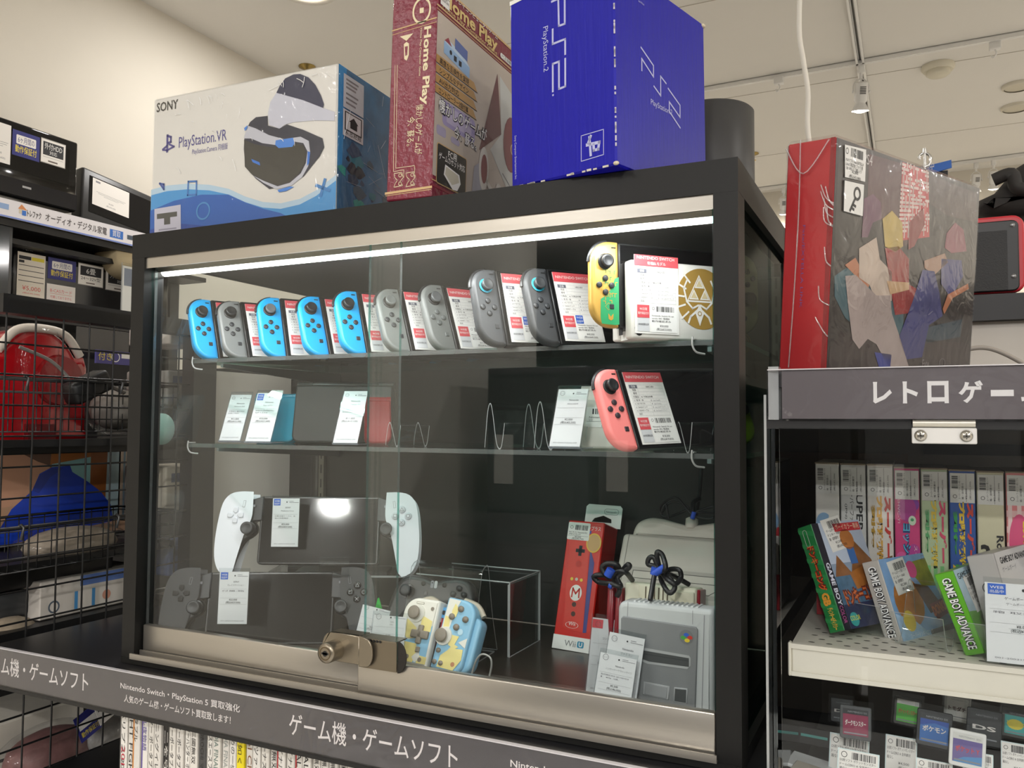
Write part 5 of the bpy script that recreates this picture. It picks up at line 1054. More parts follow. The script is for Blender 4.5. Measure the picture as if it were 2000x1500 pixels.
# patterned split grips
CRM, SKY, LYE, TPE = mat('eae8de', .4), mat('8fc4e2', .4), mat('efe093', .4), mat('8c8376', .4)
def splitgrip(t, M, w_, h_, left):
    ol = rrect(0, 0, w_, h_, (.022, .003, .003, .012) if left else (.003, .022, .014, .003), 8)
    m = MB(); m.slab(ol, -.012, .014, CRM if left else SKY, .004, 4); f = face_front(m, 0, -.0122, 0, w_, h_)
    if left:
        f.poly([(.003, h_*.42), (w_*.35, h_*.36), (w_*.7, h_*.44), (w_-.003, h_*.62), (w_-.003, .004), (.012, .004), (.004, .014)], SKY, 1)
        f.poly([(.004, h_*.62), (w_*.2, h_*.66), (w_*.5, h_*.55), (w_*.55, h_*.40), (w_*.3, h_*.38), (.004, h_*.45)], LYE, 2).poly([(w_*.6, h_*.74), (w_*.9, h_*.68), (w_*.92, h_*.52), (w_*.72, h_*.5), (w_*.6, h_*.6)], LYE, 2).poly([(.006, h_*.33), (w_*.6, h_*.32), (w_*.68, h_*.18), (w_*.6, .004), (.012, .004), (.004, .016)], LYE, 2).poly([(w_*.72, h_*.16), (w_*.97, h_*.15), (w_*.97, .004), (w_*.7, .004)], LYE, 2).poly([(w_*.55, h_*.12), (w_*.72, h_*.24), (w_*.78, h_*.12), (w_*.66, .004)], CRM, 3)
        for u, v in ((.42, .075), (.79, .06)): f.disc(w_*u, h_*(v+.04), .003, TPE, 4)
        f.disc(w_*.83, h_*.86, .0026, TPE, 2).rect(w_*.34, h_*.905, w_*.56, h_*.935, TPE, 2).rect(w_*.35, h_*.91, w_*.55, h_*.93, CRM, 3)
    else:
        f.poly([(.003, h_*.98), (w_*.45, h_*.98), (w_*.35, h_*.8), (w_*.3, h_*.55), (.003, h_*.5)], CRM, 1).poly([(w_*.3, h_*.93), (w_*.45, h_*.86), (w_*.42, h_*.75), (w_*.28, h_*.7), (w_*.25, h_*.82)], LYE, 2).poly([(w_*.08, h_*.74), (w_*.25, h_*.72), (w_*.28, h_*.6), (w_*.1, h_*.58)], LYE, 2)
        f.poly([(w_*.45, h_*.50), (w_*.68, h_*.50), (w_*.60, h_*.38), (w_*.74, h_*.36), (w_*.35, h_*.22), (w_*.5, h_*.34), (w_*.40, h_*.36)], LYE, 2).poly([(w_*.22, .004), (w_*.25, h_*.2), (w_*.5, h_*.32), (w_*.9, h_*.34), (w_*.93, h_*.2), (w_*.75, .004)], LYE, 3).poly([(w_*.7, h_*.42), (w_*.95, h_*.5), (w_*.95, h_*.36)], CRM, 2).disc(w_*.68, h_*.56, .004, mat('bfe0f0', .4), 2).disc(w_*.7, h_*.12, .003, mat('c98f6a', .4), 4)
    b_ = m.build('patterned_grip', t); b_.matrix_parent_inverse = Matrix(); b_.matrix_local = M
    def sub(nm, fn): q = MB(); fn(q); q.build(nm, b_)
    def stk(cx, cz): return lambda q: (q.lathe([(.0125, -.011), (.012, -.0145)], CRM, c=(cx, 0, cz), ax='y', n=24), q.lathe([(.005, -.013), (.005, -.018), (.0085, -.020), (.009, -.0225), (.0075, -.0235), (.0005, -.023)], TPE, c=(cx, 0, cz), ax='y', n=24))
    if left:
        sub('thumb_stick', stk(w_*.42, h_*.76)); sub('direction_pad', lambda q: (q.rbox(w_*.58, -.0165, h_*.32, w_*.72, -.010, h_*.60, .0016, TPE, 2), q.rbox(w_*.40, -.0165, h_*.40, w_*.90, -.010, h_*.52, .0016, TPE, 2)))
        sub('square_button', lambda q: q.rbox(w_*.62, -.0145, h_*.20, w_*.74, -.010, h_*.28, .0008, TPE, 1))
    else:
        sub('thumb_stick', stk(w_*.20, h_*.46))
        for dx, dz in ((0, .012), (0, -.012), (.0105, 0), (-.0105, 0)): sub('action_button', lambda q: q.lathe([(.0042, -.011), (.0042, -.0145), (.0005, -.015)], TPE, c=(w_*.52+dx, 0, h_*.74+dz), ax='y', n=16))
        for u, v in ((.15, .26), (.12, .10), (.33, .10)): sub('round_button', lambda q: q.lathe([(.0032, -.011), (.0032, -.0142), (.0005, -.0145)], TPE, c=(w_*u, 0, h_*v), ax='y', n=14))
        sub('hand_rest', lambda q: q.slab(rrect(w_*.72, h_*.02, w_+.009, h_*.80, (.006, .010, .016, .006), 6), -.006, .016, SKY, .004, 3))
    sub('trigger', lambda q: q.tube(spline([(w_*.25, .006, h_*.97), (w_*.5, .008, h_+.003), (w_*.75, .006, h_*.99)] if left else [(w_*.35, .006, h_+.001), (w_*.8, .007, h_*.97), (w_+.004, .006, h_*.84)]), .004, mat('b9b09e', .4), 8))
t = thing('split_pad', 'cream and sky blue patterned split grips by the glass door edge', 'game pad', pose((.3982, .1098, IZ+.006), 0, 22))
splitgrip(t, Matrix.Rotation(math.radians(2), 4, 'Y'), .0545, .0885, True)
splitgrip(t, Matrix.Translation((.0600, .0, -.001)) @ Matrix.Rotation(math.radians(5), 4, 'Y'), .0470, .0945, False)
m = MB(); m.box(.052, .002, .01, .063, .010, .066, mat('c02a38', .4)); m.box(.053, .0, .066, .066, .010, .080, mat('55a6de', .4)); f = face_front(m, 0, 0, 0); f.disc(.0595, .073, .003, INK); m.box(.0535, -.001, -.004, .057, .008, .06, PLD); m.build('centre_insert', t)
tag('price tag of a plain name beside the lock, behind the glass door edge', pose((P(722, 1275, y=.05)[0], .05, 1.128), 8, 14), .047, .052, 'HORI', 'HORI', foot=False)
tag('tilted price tag peeping out behind the other one by the lock', pose((P(688, 1268, y=.065)[0], .068, 1.132), 8, 14, 8), .042, .055, 'SONY', 'Xbox', foot=False)
m = MB(); pg_ = [P(738, 1168, y=.09), P(756, 1235, y=.09), P(720, 1235, y=.09)]
m.add([tuple(p) for p in pg_]+[tuple(p+np.array((0, .003, 0))) for p in pg_], [(0, 2, 1), (3, 4, 5), (0, 1, 4, 3), (1, 2, 5, 4), (2, 0, 3, 5)], mat('2fc24a', .4)); info(m.build('green_card'), 'pointed bright green card behind the lock', 'card')
# clear riser box, hoop, wire
t = thing('clear_riser', 'clear three sided riser box right of the patterned grips', 'riser', (.360, .2223, IZ))
m = MB(); w_, d_, h_ = .1555, .107, .105; m.rbox(0, 0, h_-.003, w_, d_, h_, .001, ACRYL, 1); m.box(w_-.003, 0, 0, w_, d_, h_-.003, ACRYL, side=('x', AEDGE)); m.box(0, 0, 0, .003, d_, h_-.003, ACRYL, side=('x', AEDGE))
for e in (((0, 0, h_), (w_, 0, h_)), ((w_, 0, h_), (w_, d_, h_)), ((0, d_, h_), (w_, d_, h_)), ((w_, 0, 0), (w_, 0, h_)), ((w_, d_, 0), (w_, d_, h_)), ((w_, 0, 0), (w_, d_, 0))): m.cyl(e[0], e[1], .0011, AEDGE, 6)
m.build('shell', t)
t = thing('clear_stand', 'low clear hoop stand on the case floor right of the patterned grips', 'stand', (.520, .055, IZ))
m = MB(); m.tube(spline([P(921, 1318, y=.06)-np.array((.520, .055, IZ)), P(930, 1290, y=.06)-np.array((.520, .055, IZ)), P(942, 1278, y=.06)-np.array((.520, .055, IZ)), P(957, 1284, y=.06)-np.array((.520, .055, IZ)), P(960, 1300, y=.06)-np.array((.520, .055, IZ)), P(955, 1324, y=.06)-np.array((.520, .055, IZ))]), .0013, mat('a9aaa6', .3, .3), 8); m.build('hoop', t)
# ---------------------------------------------------------------- red remote carton
t = thing('remote_box', 'red upright carton picturing a red remote, with a white hang tab', 'box', pose((.5504, .295, IZ+.001), -4.1, 15.8, .8))
w_, d_, h_ = .0598, .0534, .1898
RC = mat('d02a22', .28, bump=.12, bs=80); m = MB(); m.rbox(0, 0, 0, w_, d_, h_, .0015, RC, 1)
f = face_front(m, 0, 0, 0, w_, h_); f.quad((170, 195), (425, 212), (300, 1082), (65, 1040)); g = face_right(m, w_, 0, 0, d_, h_)
f.rect(0, 0, w_, h_*.106, WHITE).text('Wii', .0195, h_*.03, .0085, mat('7a7a7c', .5), 3, fit=.018).rect(.040, h_*.03, .0505, h_*.078, mat('2a8fb4', .5), 3, r=.002).text('U', .0453, h_*.038, .0062, WHITE, 5, al='c', bold=.03)
g.rect(0, 0, d_, h_*.106, WHITE).rect(d_*.2, h_*.62, d_*.7, h_*.72, mat('8a2a26', .4), 2)
f.poly(f.qs([(320, 400), (345, 500), (285, 955), (262, 955)]), mat('3a3f86', .3), 2)
f.poly(f.qs([(180, 340), (320, 345), (262, 955), (135, 925)]), mat('d63a30', .25), 3)
c = f.q(250, 415); f.rect(c[0]-.0026, c[1]-.0078, c[0]+.0026, c[1]+.0078, INK, 5).rect(c[0]-.0075, c[1]-.0026, c[0]+.0075, c[1]+.0026, INK, 5)
for (x, y), r_, cc in (((238, 507), .0048, 'c22820'), ((192, 607), .0024, 'e8c53a'), ((224, 610), .0024, 'c7c1ba'), ((256, 616), .0024, 'e8c53a'), ((207, 775), .0036, '4a2a20'), ((201, 835), .0036, '4a2a20')): f.disc(*f.q(x, y), r_, mat(cc, .3), 6, 18)
f.disc(*f.q(218, 700), .0098, WHITE, 5, 24, .0118).line([(f.q(218, 700)[0]+a, f.q(218, 700)[1]+b_) for a, b_ in ((-.0058, -.006), (-.0052, .006), (0, -.001), (.0052, .006), (.0058, -.006))], .0024, mat('c8281f', .4), 6)
f.text('Wii', f.q(192, 903)[0], f.q(192, 908)[1], .0054, WHITE, 5, al='c').ring(*f.q(192, 905), .0098, .0104, WHITE, 4, 24, .45)
f.ring(f.q(345, 360)[0], f.q(345, 360)[1], .0105, .0122, mat('e0b63a', .3), 6, 26, 1.2).disc(*f.q(345, 360), .0105, mat('c9a06a', .4), 5, 24, .0126)
f.text('ンプラス', f.q(305, 262)[0], f.q(305, 266)[1], .0052, WHITE, 4, fit=.021).rect(*f.q(300, 292), *f.q(330, 272), mat('3a4fa0', .4), 4)
f.rect(.001, h_*.845, .0375, h_*.985, TAPE, 7, r=.002).bars(.013, h_*.925, .034, h_*.965, INK, 22, 8, 12).ring(.007, h_*.945, .002, .0026, INK, 8, 12).text('Wiiリモコン Nintendo RVL', .003, h_*.90, .0025, INK, 8, fit=.031).text('-PNR-A WJ LR1', .003, h_*.885, .0022, INK, 8, fit=.02).line([(.002, h_*.878), (.036, h_*.878)], .0003, INK, 8).text('¥2,500', .019, h_*.863, .0026, INK, 8, al='c').text('(税込¥2,750)', .019, h_*.849, .0026, INK, 8, al='c')
m.build('carton', t)
m = MB(); wm = w_+.004; hl = h_+.036
outer = rrect(0, h_-.010, wm, hl, (.004, .004, 0, 0), 4)
m.box(-.002+.004, d_-.001, h_, wm, d_, h_+.008, WHITE)
hol = [(.014, h_+.008), (.048, h_+.008), (.047, h_+.014), (.033, h_+.019), (.018, h_+.014)]
m.add([(.002, d_-.001, h_+.008), (.014, d_-.001, h_+.008), (.018, d_-.001, h_+.014), (.033, d_-.001, h_+.019), (.047, d_-.001, h_+.014), (.048, d_-.001, h_+.008), (wm, d_-.001, h_+.008), (wm, d_-.001, hl-.004), (wm-.004, d_-.001, hl), (.006, d_-.001, hl), (.002, d_-.001, hl-.004)], [tuple(range(11))], WHITE)
m.add([(.002, d_, h_+.008), (.014, d_, h_+.008), (.018, d_, h_+.014), (.033, d_, h_+.019), (.047, d_, h_+.014), (.048, d_, h_+.008), (wm, d_, h_+.008), (wm, d_, hl-.004), (wm-.004, d_, hl), (.006, d_, hl), (.002, d_, hl-.004)], [tuple(range(11))[::-1]], mat('bdb8ae', .6))
f = FR(m, (0, d_-.0013, 0), (1, 0, 0), (0, 0, 1)); f.line(rrect(.034, h_+.021, .058, h_+.030, .0045, 5), .0006, GREYINK, closed=True).text('Nintendo', .046, h_+.0235, .0036, GREYINK, 2, al='c', fit=.018)
m.build('hang_tab', t)
# ---------------------------------------------------------------- large grey console standing behind, with its pad
t = thing('cartridge_console', 'large plain grey cartridge console leaning at the back right of the case', 'game console', pose((.668, .157, IZ+.001), 0, 31.4, .6))
w_, h_ = .168, .210; SG = mat('bdb5ad', .42, nz=.02, ns=60); SG2 = mat('a8a19a', .45)
m = MB(); m.slab(rrect(0, 0, w_, h_, .006, 4), 0, .05, SG, .005, 3); f = face_front(m, 0, 0, 0, w_, h_)
f.line([(.009, h_-.001), (.009, .002)], .0006, mat('5f5a55', .6)).line([(w_-.012, h_-.001), (w_-.012, .002)], .0006, mat('5f5a55', .6))
f.rect(.018, h_*.595, .142, h_*.77, SG2, 1, r=.004).rect(.0235, h_*.625, .137, h_*.745, mat('c2bbb2', .4), 2)
f.line([(.0235, h_*.745), (.137, h_*.745), (.137, h_*.655), (.128, h_*.625), (.030, h_*.625), (.0235, h_*.655)], .0009, mat('4a4642', .6), 3, closed=True).line([(.0235, h_*.695), (.137, h_*.695)], .0009, mat('4a4642', .6), 3).line([(.052, h_*.745), (.052, h_*.625)], .0004, GREYINK, 3)
m.build('housing', t)
# pad lying on top
pt = pose((.668, .157, IZ+.001), 0, 31.4, .6) @ Vector((.004, .030, .213))
t = thing('game_pad', 'grey dog-bone game pad lying on the large grey console', 'game pad', pose(pt, 0, 20, .5))
ol = spline([(.080, .026), (.060, .030), (.040, .034), (.022, .034), (.006, .026), (.0, .012), (.002, .002), (.02, .0), (.08, -.002), (.14, -.0), (.158, .002), (.16, .012), (.154, .026), (.138, .034), (.12, .034), (.1, .030)], 4)
m = MB(); m.slab(ol, -.004, .030, mat('c3bab0', .42), .009, 4); m.build('shell', t)
m = MB(); m.slab(circ(.048, .0065, .052, 14, .0105, 5, 175)+[(-.004, .002)], -.0048, -.0036, mat('8a837c', .5)); m.build('shadowed_recess', t) if False else None
m = MB(); m.lathe([(.009, .022), (.009, .036), (.006, .038)], mat('c3bab0', .42), c=(.082, .004, 0), n=16); m.tube(spline([(.082, .004, .036), (.082, .003, .050), (.080, .01, .062), (.086, .02, .070)]), .0032, BLACK, 10); m.build('cord_stem', t)
# coiled dark cords
def coil(name, label, pts, r, tie=None, cat='cord', ties=()):
    t = thing(name, label, cat, tuple(pts[0]))
    m = MB(); m.tube([np.array(p)-np.array(pts[0]) for p in spline(pts, 7)], r, mat('161618', .4), 9); m.build('cord', t)
    for a, bq, rr_ in ties:
        q = MB(); a_, b_ = np.array(a)-np.array(pts[0]), np.array(bq)-np.array(pts[0]); q.tube([a_, (a_+b_)/2, b_], rr_, mat('2350c0', .4), 10); q.build('blue_tie', t)
    return t
Yk = .30
cz = lambda px, py, y=Yk, o=0: P(px, py, y=y+o)
coil('cord_bundle', 'black controller cord looped and tied blue at the upper right back of the case', [cz(1306, 1012), cz(1300, 985), cz(1292, 1002), cz(1312, 980, o=.01), cz(1345, 992), cz(1300, 1010, o=.02), cz(1290, 990, o=.02), cz(1320, 972), cz(1352, 1005), cz(1392, 1012, o=-.01), cz(1394, 990, o=.01), cz(1360, 1000), cz(1396, 1002, o=.01)], .0016, ties=((cz(1352, 1013, o=-.004), cz(1356, 1000, o=-.004), .0032),))
m = MB(); m.tube([P(1358, 1012, y=.36), P(1366, 965, y=.40), P(1370, 915, y=.415)], .003, BLACK, 8); info(m.build('power_cable'), 'straight black cable rising behind the looped cord at the back of the case', 'cord')
# ---------------------------------------------------------------- cream and red mini console with two tied cords
Ym = .155
x0, x1 = P(1218, 1140, y=Ym)[0], P(1359, 1150, y=Ym)[0]; zt_ = P(1218, 1137, y=Ym)[2]
CW_, MRD = mat('e3dcc6', .4), mat('8c1526', .22)
t = thing('cartridge_console', 'cream and dark red small console behind the light grey mini console', 'game console', pose((x0, Ym-.014, IZ+.001), 0, 8))
w_, h_ = x1-x0, zt_-IZ
m = MB(); m.rbox(0, 0, 0, w_, .038, h_, .003, CW_, 2); f = face_front(m, 0, 0, 0, w_, h_)
f.rect(.002, h_*.78, .019, h_*.985, mat('ece6d2', .4), 1).rect(.071, h_*.55, .082, h_*.8, mat('cfc8ac', .4), 2).rect(.026, h_*.02, .060, h_*.10, MRD, 1)
f.rect(.0, h_*.48, .008, h_*.62, mat('7a1220', .3), 1)
for k in range(6): f.rect(.027+k*.0055, h_*.62, .0285+k*.0055, h_*.975, mat('5a4a34', .6), 2)
m.build('housing', t)
m = MB(); m.rbox(w_*.72, -.004, h_*.80, w_-.002, .0, h_*.96, .001, CW_, 1); m.rbox(w_*.80, -.006, h_*.62, w_*.90, 0, h_*.80, .001, mat('d8d1b6', .4), 1); m.build('raised_panel', t)
m = MB(); m.rbox(-.0205, -.006, .004, -.0115, .034, h_*.955, .002, MRD, 2); m.rbox(-.0105, -.004, .004, -.001, .034, h_*.94, .002, MRD, 2); m.build('red_controller', t)
m = MB(); m.rbox(w_, .002, .004, w_+.004, .034, h_*.985, .001, MRD, 1); m.build('red_controller', t)
c2 = lambda px, py, o=0: P(px, py, y=.135+o)
coil('cord_bundle', 'black cord tied with blue twists drooping over the grey console slot', [c2(1270, 1172, -.03), c2(1277, 1130, -.01), c2(1281, 1108), c2(1266, 1102), c2(1268, 1090), c2(1278, 1090), c2(1288, 1115), c2(1300, 1110, -.01), c2(1294, 1085), c2(1284, 1078), c2(1284, 1092), c2(1292, 1118, .004), c2(1308, 1135, -.012), c2(1320, 1140, -.012), c2(1330, 1128), c2(1326, 1113), c2(1306, 1113, .006), c2(1290, 1125, .01), c2(1300, 1150, -.01), c2(1310, 1158, -.014), c2(1318, 1145, -.01), c2(1304, 1122), c2(1325, 1130, .02), c2(1346, 1142, .03)], .0031, ties=((c2(1276, 1122, -.006), c2(1301, 1106, -.006), .0045), (c2(1276, 1122, -.004), c2(1279, 1108, -.004), .004)))
coil('cord_bundle', 'black cord tied with blue between the red carton and the cream console', [c2(1235, 1133, .03), c2(1222, 1118), c2(1205, 1117), c2(1190, 1128), c2(1176, 1110), c2(1185, 1101), c2(1205, 1103), c2(1212, 1116, .01), c2(1226, 1103), c2(1228, 1109), c2(1206, 1128), c2(1212, 1145, -.01), c2(1192, 1140, -.012), c2(1170, 1137), c2(1160, 1127), c2(1172, 1123), c2(1200, 1126, .01), c2(1210, 1150), c2(1205, 1165)], .0033, ties=((c2(1187, 1125, -.008), c2(1194, 1112, -.008), .0055), (c2(1190, 1142, -.012), c2(1196, 1145, -.012), .004)))
# ---------------------------------------------------------------- light grey mini console at the front
t = thing('cartridge_console', 'small light grey console with a dark grey face standing upright at the front right', 'game console', pose((.713, .107, IZ+.001), 0, 3))
w_, h_ = .116, .118
LGY, MGY = mat('c5cacb', .4), mat('85888a', .42)
m = MB(); m.slab(rrect(0, 0, w_, h_, (.010, .006, .004, .004), 5), 0, .036, LGY, .006, 4); f = face_front(m, 0, 0, 0, w_, h_); f.quad((562, 735), (1190, 795), (1190, 1480), (548, 1390))
f.line(f.qs([(630, 745), (625, 835)]), .0005, GREYINK).line(f.qs([(1050, 800), (1050, 885)]), .0005, GREYINK).line(f.qs([(1125, 830), (1112, 1450)]), .0008, GREYINK)
hs = m.build('housing', t)
m = MB(); ol = f.qs([(600, 835), (1072, 902), (1086, 920), (1072, 1430), (1060, 1441), (590, 1362), (575, 1345), (585, 850)]); m.slab(ol[::-1], -.0022, .001, MGY, .0012, 2); fp = m.build('face_panel', t)
f2 = lambda mb, y: FR(mb, (0, y, 0), (1, 0, 0), (0, 0, 1))
slot = f.qs([(632, 1026), (650, 1022), (1030, 1085), (1040, 1100), (1040, 1150), (1020, 1172), (760, 1140), (660, 1100), (635, 1070)])
m = MB(); g = f2(m, -.0024); g.poly(slot, mat('b2b5b6', .4), 1); g.poly(f.qs([(636, 1038), (1030, 1102), (1030, 1158), (770, 1126), (670, 1090), (640, 1065)]), mat('4c4f50', .35), 2).line(f.qs([(640, 1062), (1028, 1120)]), .0006, mat('33363a', .4), 3)
m.build('cartridge_flap', fp)
for nm, q, cc in (('power_switch', [(628, 1235), (706, 1243), (704, 1335), (624, 1325)], '3c3f40'), ('eject_bar', [(735, 1255), (905, 1285), (898, 1373), (728, 1340)], '9b9ea0'), ('reset_switch', [(935, 1290), (1022, 1298), (1018, 1398), (930, 1385)], '4c4f50')):
    m = MB(); o_ = f.qs(q)[::-1]; m.slab(o_, -.0035, -.001, mat('a9acae', .4), .0008, 2)
    cx = sum(p[0] for p in o_)/4; cz_ = sum(p[1] for p in o_)/4; m.slab([(cx+(a-cx)*.84, cz_+(b_-cz_)*.84) for a, b_ in o_], -.0042 if nm != 'power_switch' else -.0037, -.003, mat(cc, .4), .0004, 1)
    if nm == 'power_switch': m.rbox(cx-.005, -.0055, cz_-.001, cx+.005, -.003, cz_+.0035, .0006, mat('8f9294', .4), 1)
    m.build(nm, fp)
m = MB(); g = f2(m, -.0024); c = f.q(1012, 966); g.disc(c[0], c[1], .0082, mat('777a7c', .4), 1, 24)
for x, y, cc in ((1012, 952, '2f62c8'), (1036, 970, 'd03a30'), (993, 970, '4aa84a'), (1018, 988, 'e8cf3a')): g.disc(*f.q(x, y), .0031, mat(cc, .4), 2, 14, .0022)
m.build('round_emblem', fp)
m = MB()
for k in range(14): m.rbox(.018+k*.0058, .004, h_-.0012, .0212+k*.0058, .030, h_+.0012, .0006, mat('d6dadb', .4), 1)
m.build('vent_ribs', t)
# tags in front of it
tag('price tag leaning at the case front before the light grey mini console', pose((P(1153, 1355, y=.055)[0], .060, IZ+.0025), 6, 14, 6), .043, .070, 'Nintendo', 'ニンテンドークラシックミニ', '¥5,500', '(税込¥6,050)', note=('動作確認済み SJE10001818', '162'), foot=False)
tag('price tag with its lower part hidden, behind the one at the mini console', pose((P(1170, 1330, y=.085)[0], .085, IZ+.0025), 4, 12, 6), .043, .088, 'Nintendo', 'ファミコン', '¥5,500', '(税込¥6,050)', foot=False)
tag('turned price tag with a red corner beside the red remote carton', pose((P(1141, 1330, y=.11)[0], .115, IZ+.0025), 38, 10, 9), .046, .095, '体験', 'コントローラー', '¥3,800', '(税込¥4,180)', red=True, foot=False)
# ================================================================ the counter under the case
SY = -.030; st_, sb_ = 1.0775, 1.0237
x_l = -.80
t = thing('counter', 'black display counter that carries the glass case', 'counter', (x_l, SY, 0))
m = MB(); m.box(-.255-x_l, .004, CT-.030, .905-x_l, .55, CT-.0005, mat('17171a', .35)); m.build('counter_top', t)
m = MB(); m.box(.905-x_l-.02, .03, .3, .905-x_l, .5, CT-.030, RB); m.build('side_panel', t)
m = MB(); m.box(.56, .28, .3, .905-x_l-.02, .30, CT-.030, mat('1d1c1c', .6)); m.build('back_panel', t)
zsh = .86
m = MB(); m.box(.556, .03, zsh-.015, .905-x_l-.02, .28, zsh, RB); m.build('shelf', t)
# long printed sign strip in its clear holder
t = thing('shelf_sign', 'dark grey sign strip with white game console lettering along the counter front', 'sign', (x_l, SY, sb_))
SGN = mat('4a474a', .22, nz=.02, ns=8); Lx = .903-x_l; hs_ = st_-sb_
m = MB(); m.box(0, -.001, 0, Lx, .002, hs_, SGN); f = face_front(m, 0, -.001, 0, Lx, hs_); WL = mat('f1ece8', .5)
def ux(px, py): return P(px, py, y=SY)[0]-x_l
def vz(px, py): return P(px, py, y=SY)[2]-sb_
def sign_block(xa, xb, s_, z0, z1, b=.006): f.text(s_, xa, z0, .01, WL, 2, fit=xb-xa, hfit=z1-z0, bold=b)
xa, xb = ux(566, 1425), ux(895, 1475); za = .0165; zb_ = .0415
sign_block(xa, xb, 'ゲーム機・ゲームソフト', .0155, .0425)
dx = xb-ux(174, 1335)
sign_block(xa-dx, xb-dx, 'ゲーム機・ゲームソフト', .0155, .0425)
for off in (0, dx):
    a_, c_ = ux(237, 1335)+off, ux(470, 1385)+off
    if a_ < Lx-.05: sign_block(a_, min(c_, Lx-.004) if off == 0 else c_, 'Nintendo Switch・PlayStation 5 買取強化', .0285, .0400, .01)
    a_, c_ = ux(244, 1365)+off, ux(452, 1405)+off
    if a_ < Lx-.05: sign_block(a_, c_, '人気のゲーム機・ゲームソフト買取致します！', .0130, .0235, .01)
m.build('strip', t)
m = MB(); m.box(0, -.0035, -.003, Lx, -.0022, hs_+.001, clear((.97, .97, .98), 1.5, .04, 1.2, .15, 18, name='sign_holder_film')); m.box(0, -.0036, hs_+.0003, Lx, .003, hs_+.0013, mat('cfccd0', .2)); m.box(0, -.004, -.006, Lx, .004, -.001, BLACK); m.build('holder', t)

# row of slim game cases under it
TIT = ['スバリプス 2010', 'LIGHT FIGHT', 'ポータブル', 'ボール夜物語', 'ハンター ポータブル 3rd', 'ウイニングイレブン', '514 二を守れ！', 'ハンターポータブル 2nd G', 'ハンターポータブル 2nd G', 'モンスターハンター ポータブル 2', '真・三國無双', '無双OROCHI マイパーティ', 'マクロスエースフロンティア', 'DISSIDIA FINAL FANTASY', 'DISSIDIA FINAL FANTASY', 'はじめの一歩', '龍が如く 2', 'Pixel Chronicle', 'パンツァーフロント', 'ヴィーナス&ブレイブス', '戦国無双 2', 'ファイナルファンタジー', 'ファイナルファンタジー', 'FINAL FANTASY', 'FINAL FANTASY', '戦国無双', '戦国無双', '戦国無双', '戦国BASARA', 'ドリーム教習所', '日米対抗', 'ホームラン', 'TENNIS', 'コーエー', 'ロード', '決戦']
WORD = ['a red year', 'thin grey', 'an orange edge', 'a purple title', 'a blue foot', 'a red foot', 'a black spine', 'a red foot', 'plain grey lettering', 'black lettering', 'a dark edge', 'a tilted dark', 'black katakana', 'green grey latin', 'pale grey latin', 'short title', 'a yellow spine', 'a brown script', 'a red diamond', 'small black lettering', 'large black lettering', 'a red edge', 'plain katakana', 'a red rule', 'black latin', 'two large characters']
GYy = SY+.035; xs0 = P(236, 1420, y=GYy)[0]; xe = P(752, 1495, y=GYy)[0]; n = 33; pit = (xe-xs0)/n
ORD = 'first second third fourth fifth sixth seventh eighth ninth tenth eleventh twelfth thirteenth fourteenth fifteenth sixteenth seventeenth eighteenth nineteenth twentieth twenty-first twenty-second twenty-third twenty-fourth twenty-fifth twenty-sixth twenty-seventh twenty-eighth twenty-ninth thirtieth thirty-first thirty-second thirty-third'.split()
LKS = {0: 'white game case with a red number on its spine', 2: 'white game case with an orange stripe', 3: 'white game case with a violet edge', 4: 'white game case with a blue foot', 6: 'black spined game case', 16: 'bright yellow spined game case', 17: 'game case with a brown script title', 18: 'white game case with a red diamond', 11: 'dark edged leaning game case'}
for i in range(n):
    lab = (LKS.get(i, 'slim white game case')+', %s from the row\'s left end' % ORD[i])
    if i in (6, 16): lab = LKS[i]+' in the row under the counter sign'
    lean = math.sin(i*1.7)*1.6 if i != 11 else -5
    hh_ = .172 if i != 11 else .168
    t = thing('game_case', lab, 'game case', pose((xs0+pit*i, GYy+.002*math.sin(i*2.3), zsh+.0005), 0, 0, 0), 'slim game cases in the row under the sign')
    R = Matrix.Rotation(math.radians(lean*.5), 4, 'Y')
    m = MB(); cc = {6: '1d1a1a', 16: 'ecd916', 11: '4a4a4a'}.get(i, ('e9e6df', 'e2ded6', 'dedad3')[i % 3]); pw = pit*.90
    m.rbox(0, 0, 0, pw, .105, hh_, .0012, mat(cc, .4), 1); f = FR(m, (0, -.0002, 0), (1, 0, 0), (0, 0, 1)); ic = mat({6: 'e8e4dc', 17: '8a5a3a', 13: '6a8078', 14: '9aa09c', 3: '5b4f96', 15: '555555'}.get(i, '2b2828'), .5)
    s_ = TIT[i]; big = len(s_) < 7; L_ = min(.12, .0115*len(s_)) if big else .118
    f.text(s_, pw*.22, hh_-.006, pw*.55, ic, 2, fit=L_, hfit=pw*.58, rot=-90)
    if i == 0: f.text('2010', pw*.22, hh_-.075, .006, mat('b8203a', .5), 3, fit=.04, hfit=pw*.6, rot=-90)
    ec = {2: 'd98a3a', 3: '6a5aa8', 4: '3f7ac0', 5: 'c23a44', 7: 'b02a34', 8: 'b02a34', 18: 'b8262e', 21: 'b8363a', 23: 'b8363a', 17: 'c9a878', 30: 'b8363a'}.get(i)
    if ec: f.rect(0, .002, pw*.22, hh_-.002, mat(ec, .5), 1) if i in (2, 3, 21, 23, 30) else f.rect(0, .004, pw, .05, mat(ec, .5), 1)
    f.rect(0, .0, pw*.06, hh_, mat('8a8680', .5), 2)
    m.build('case', t)
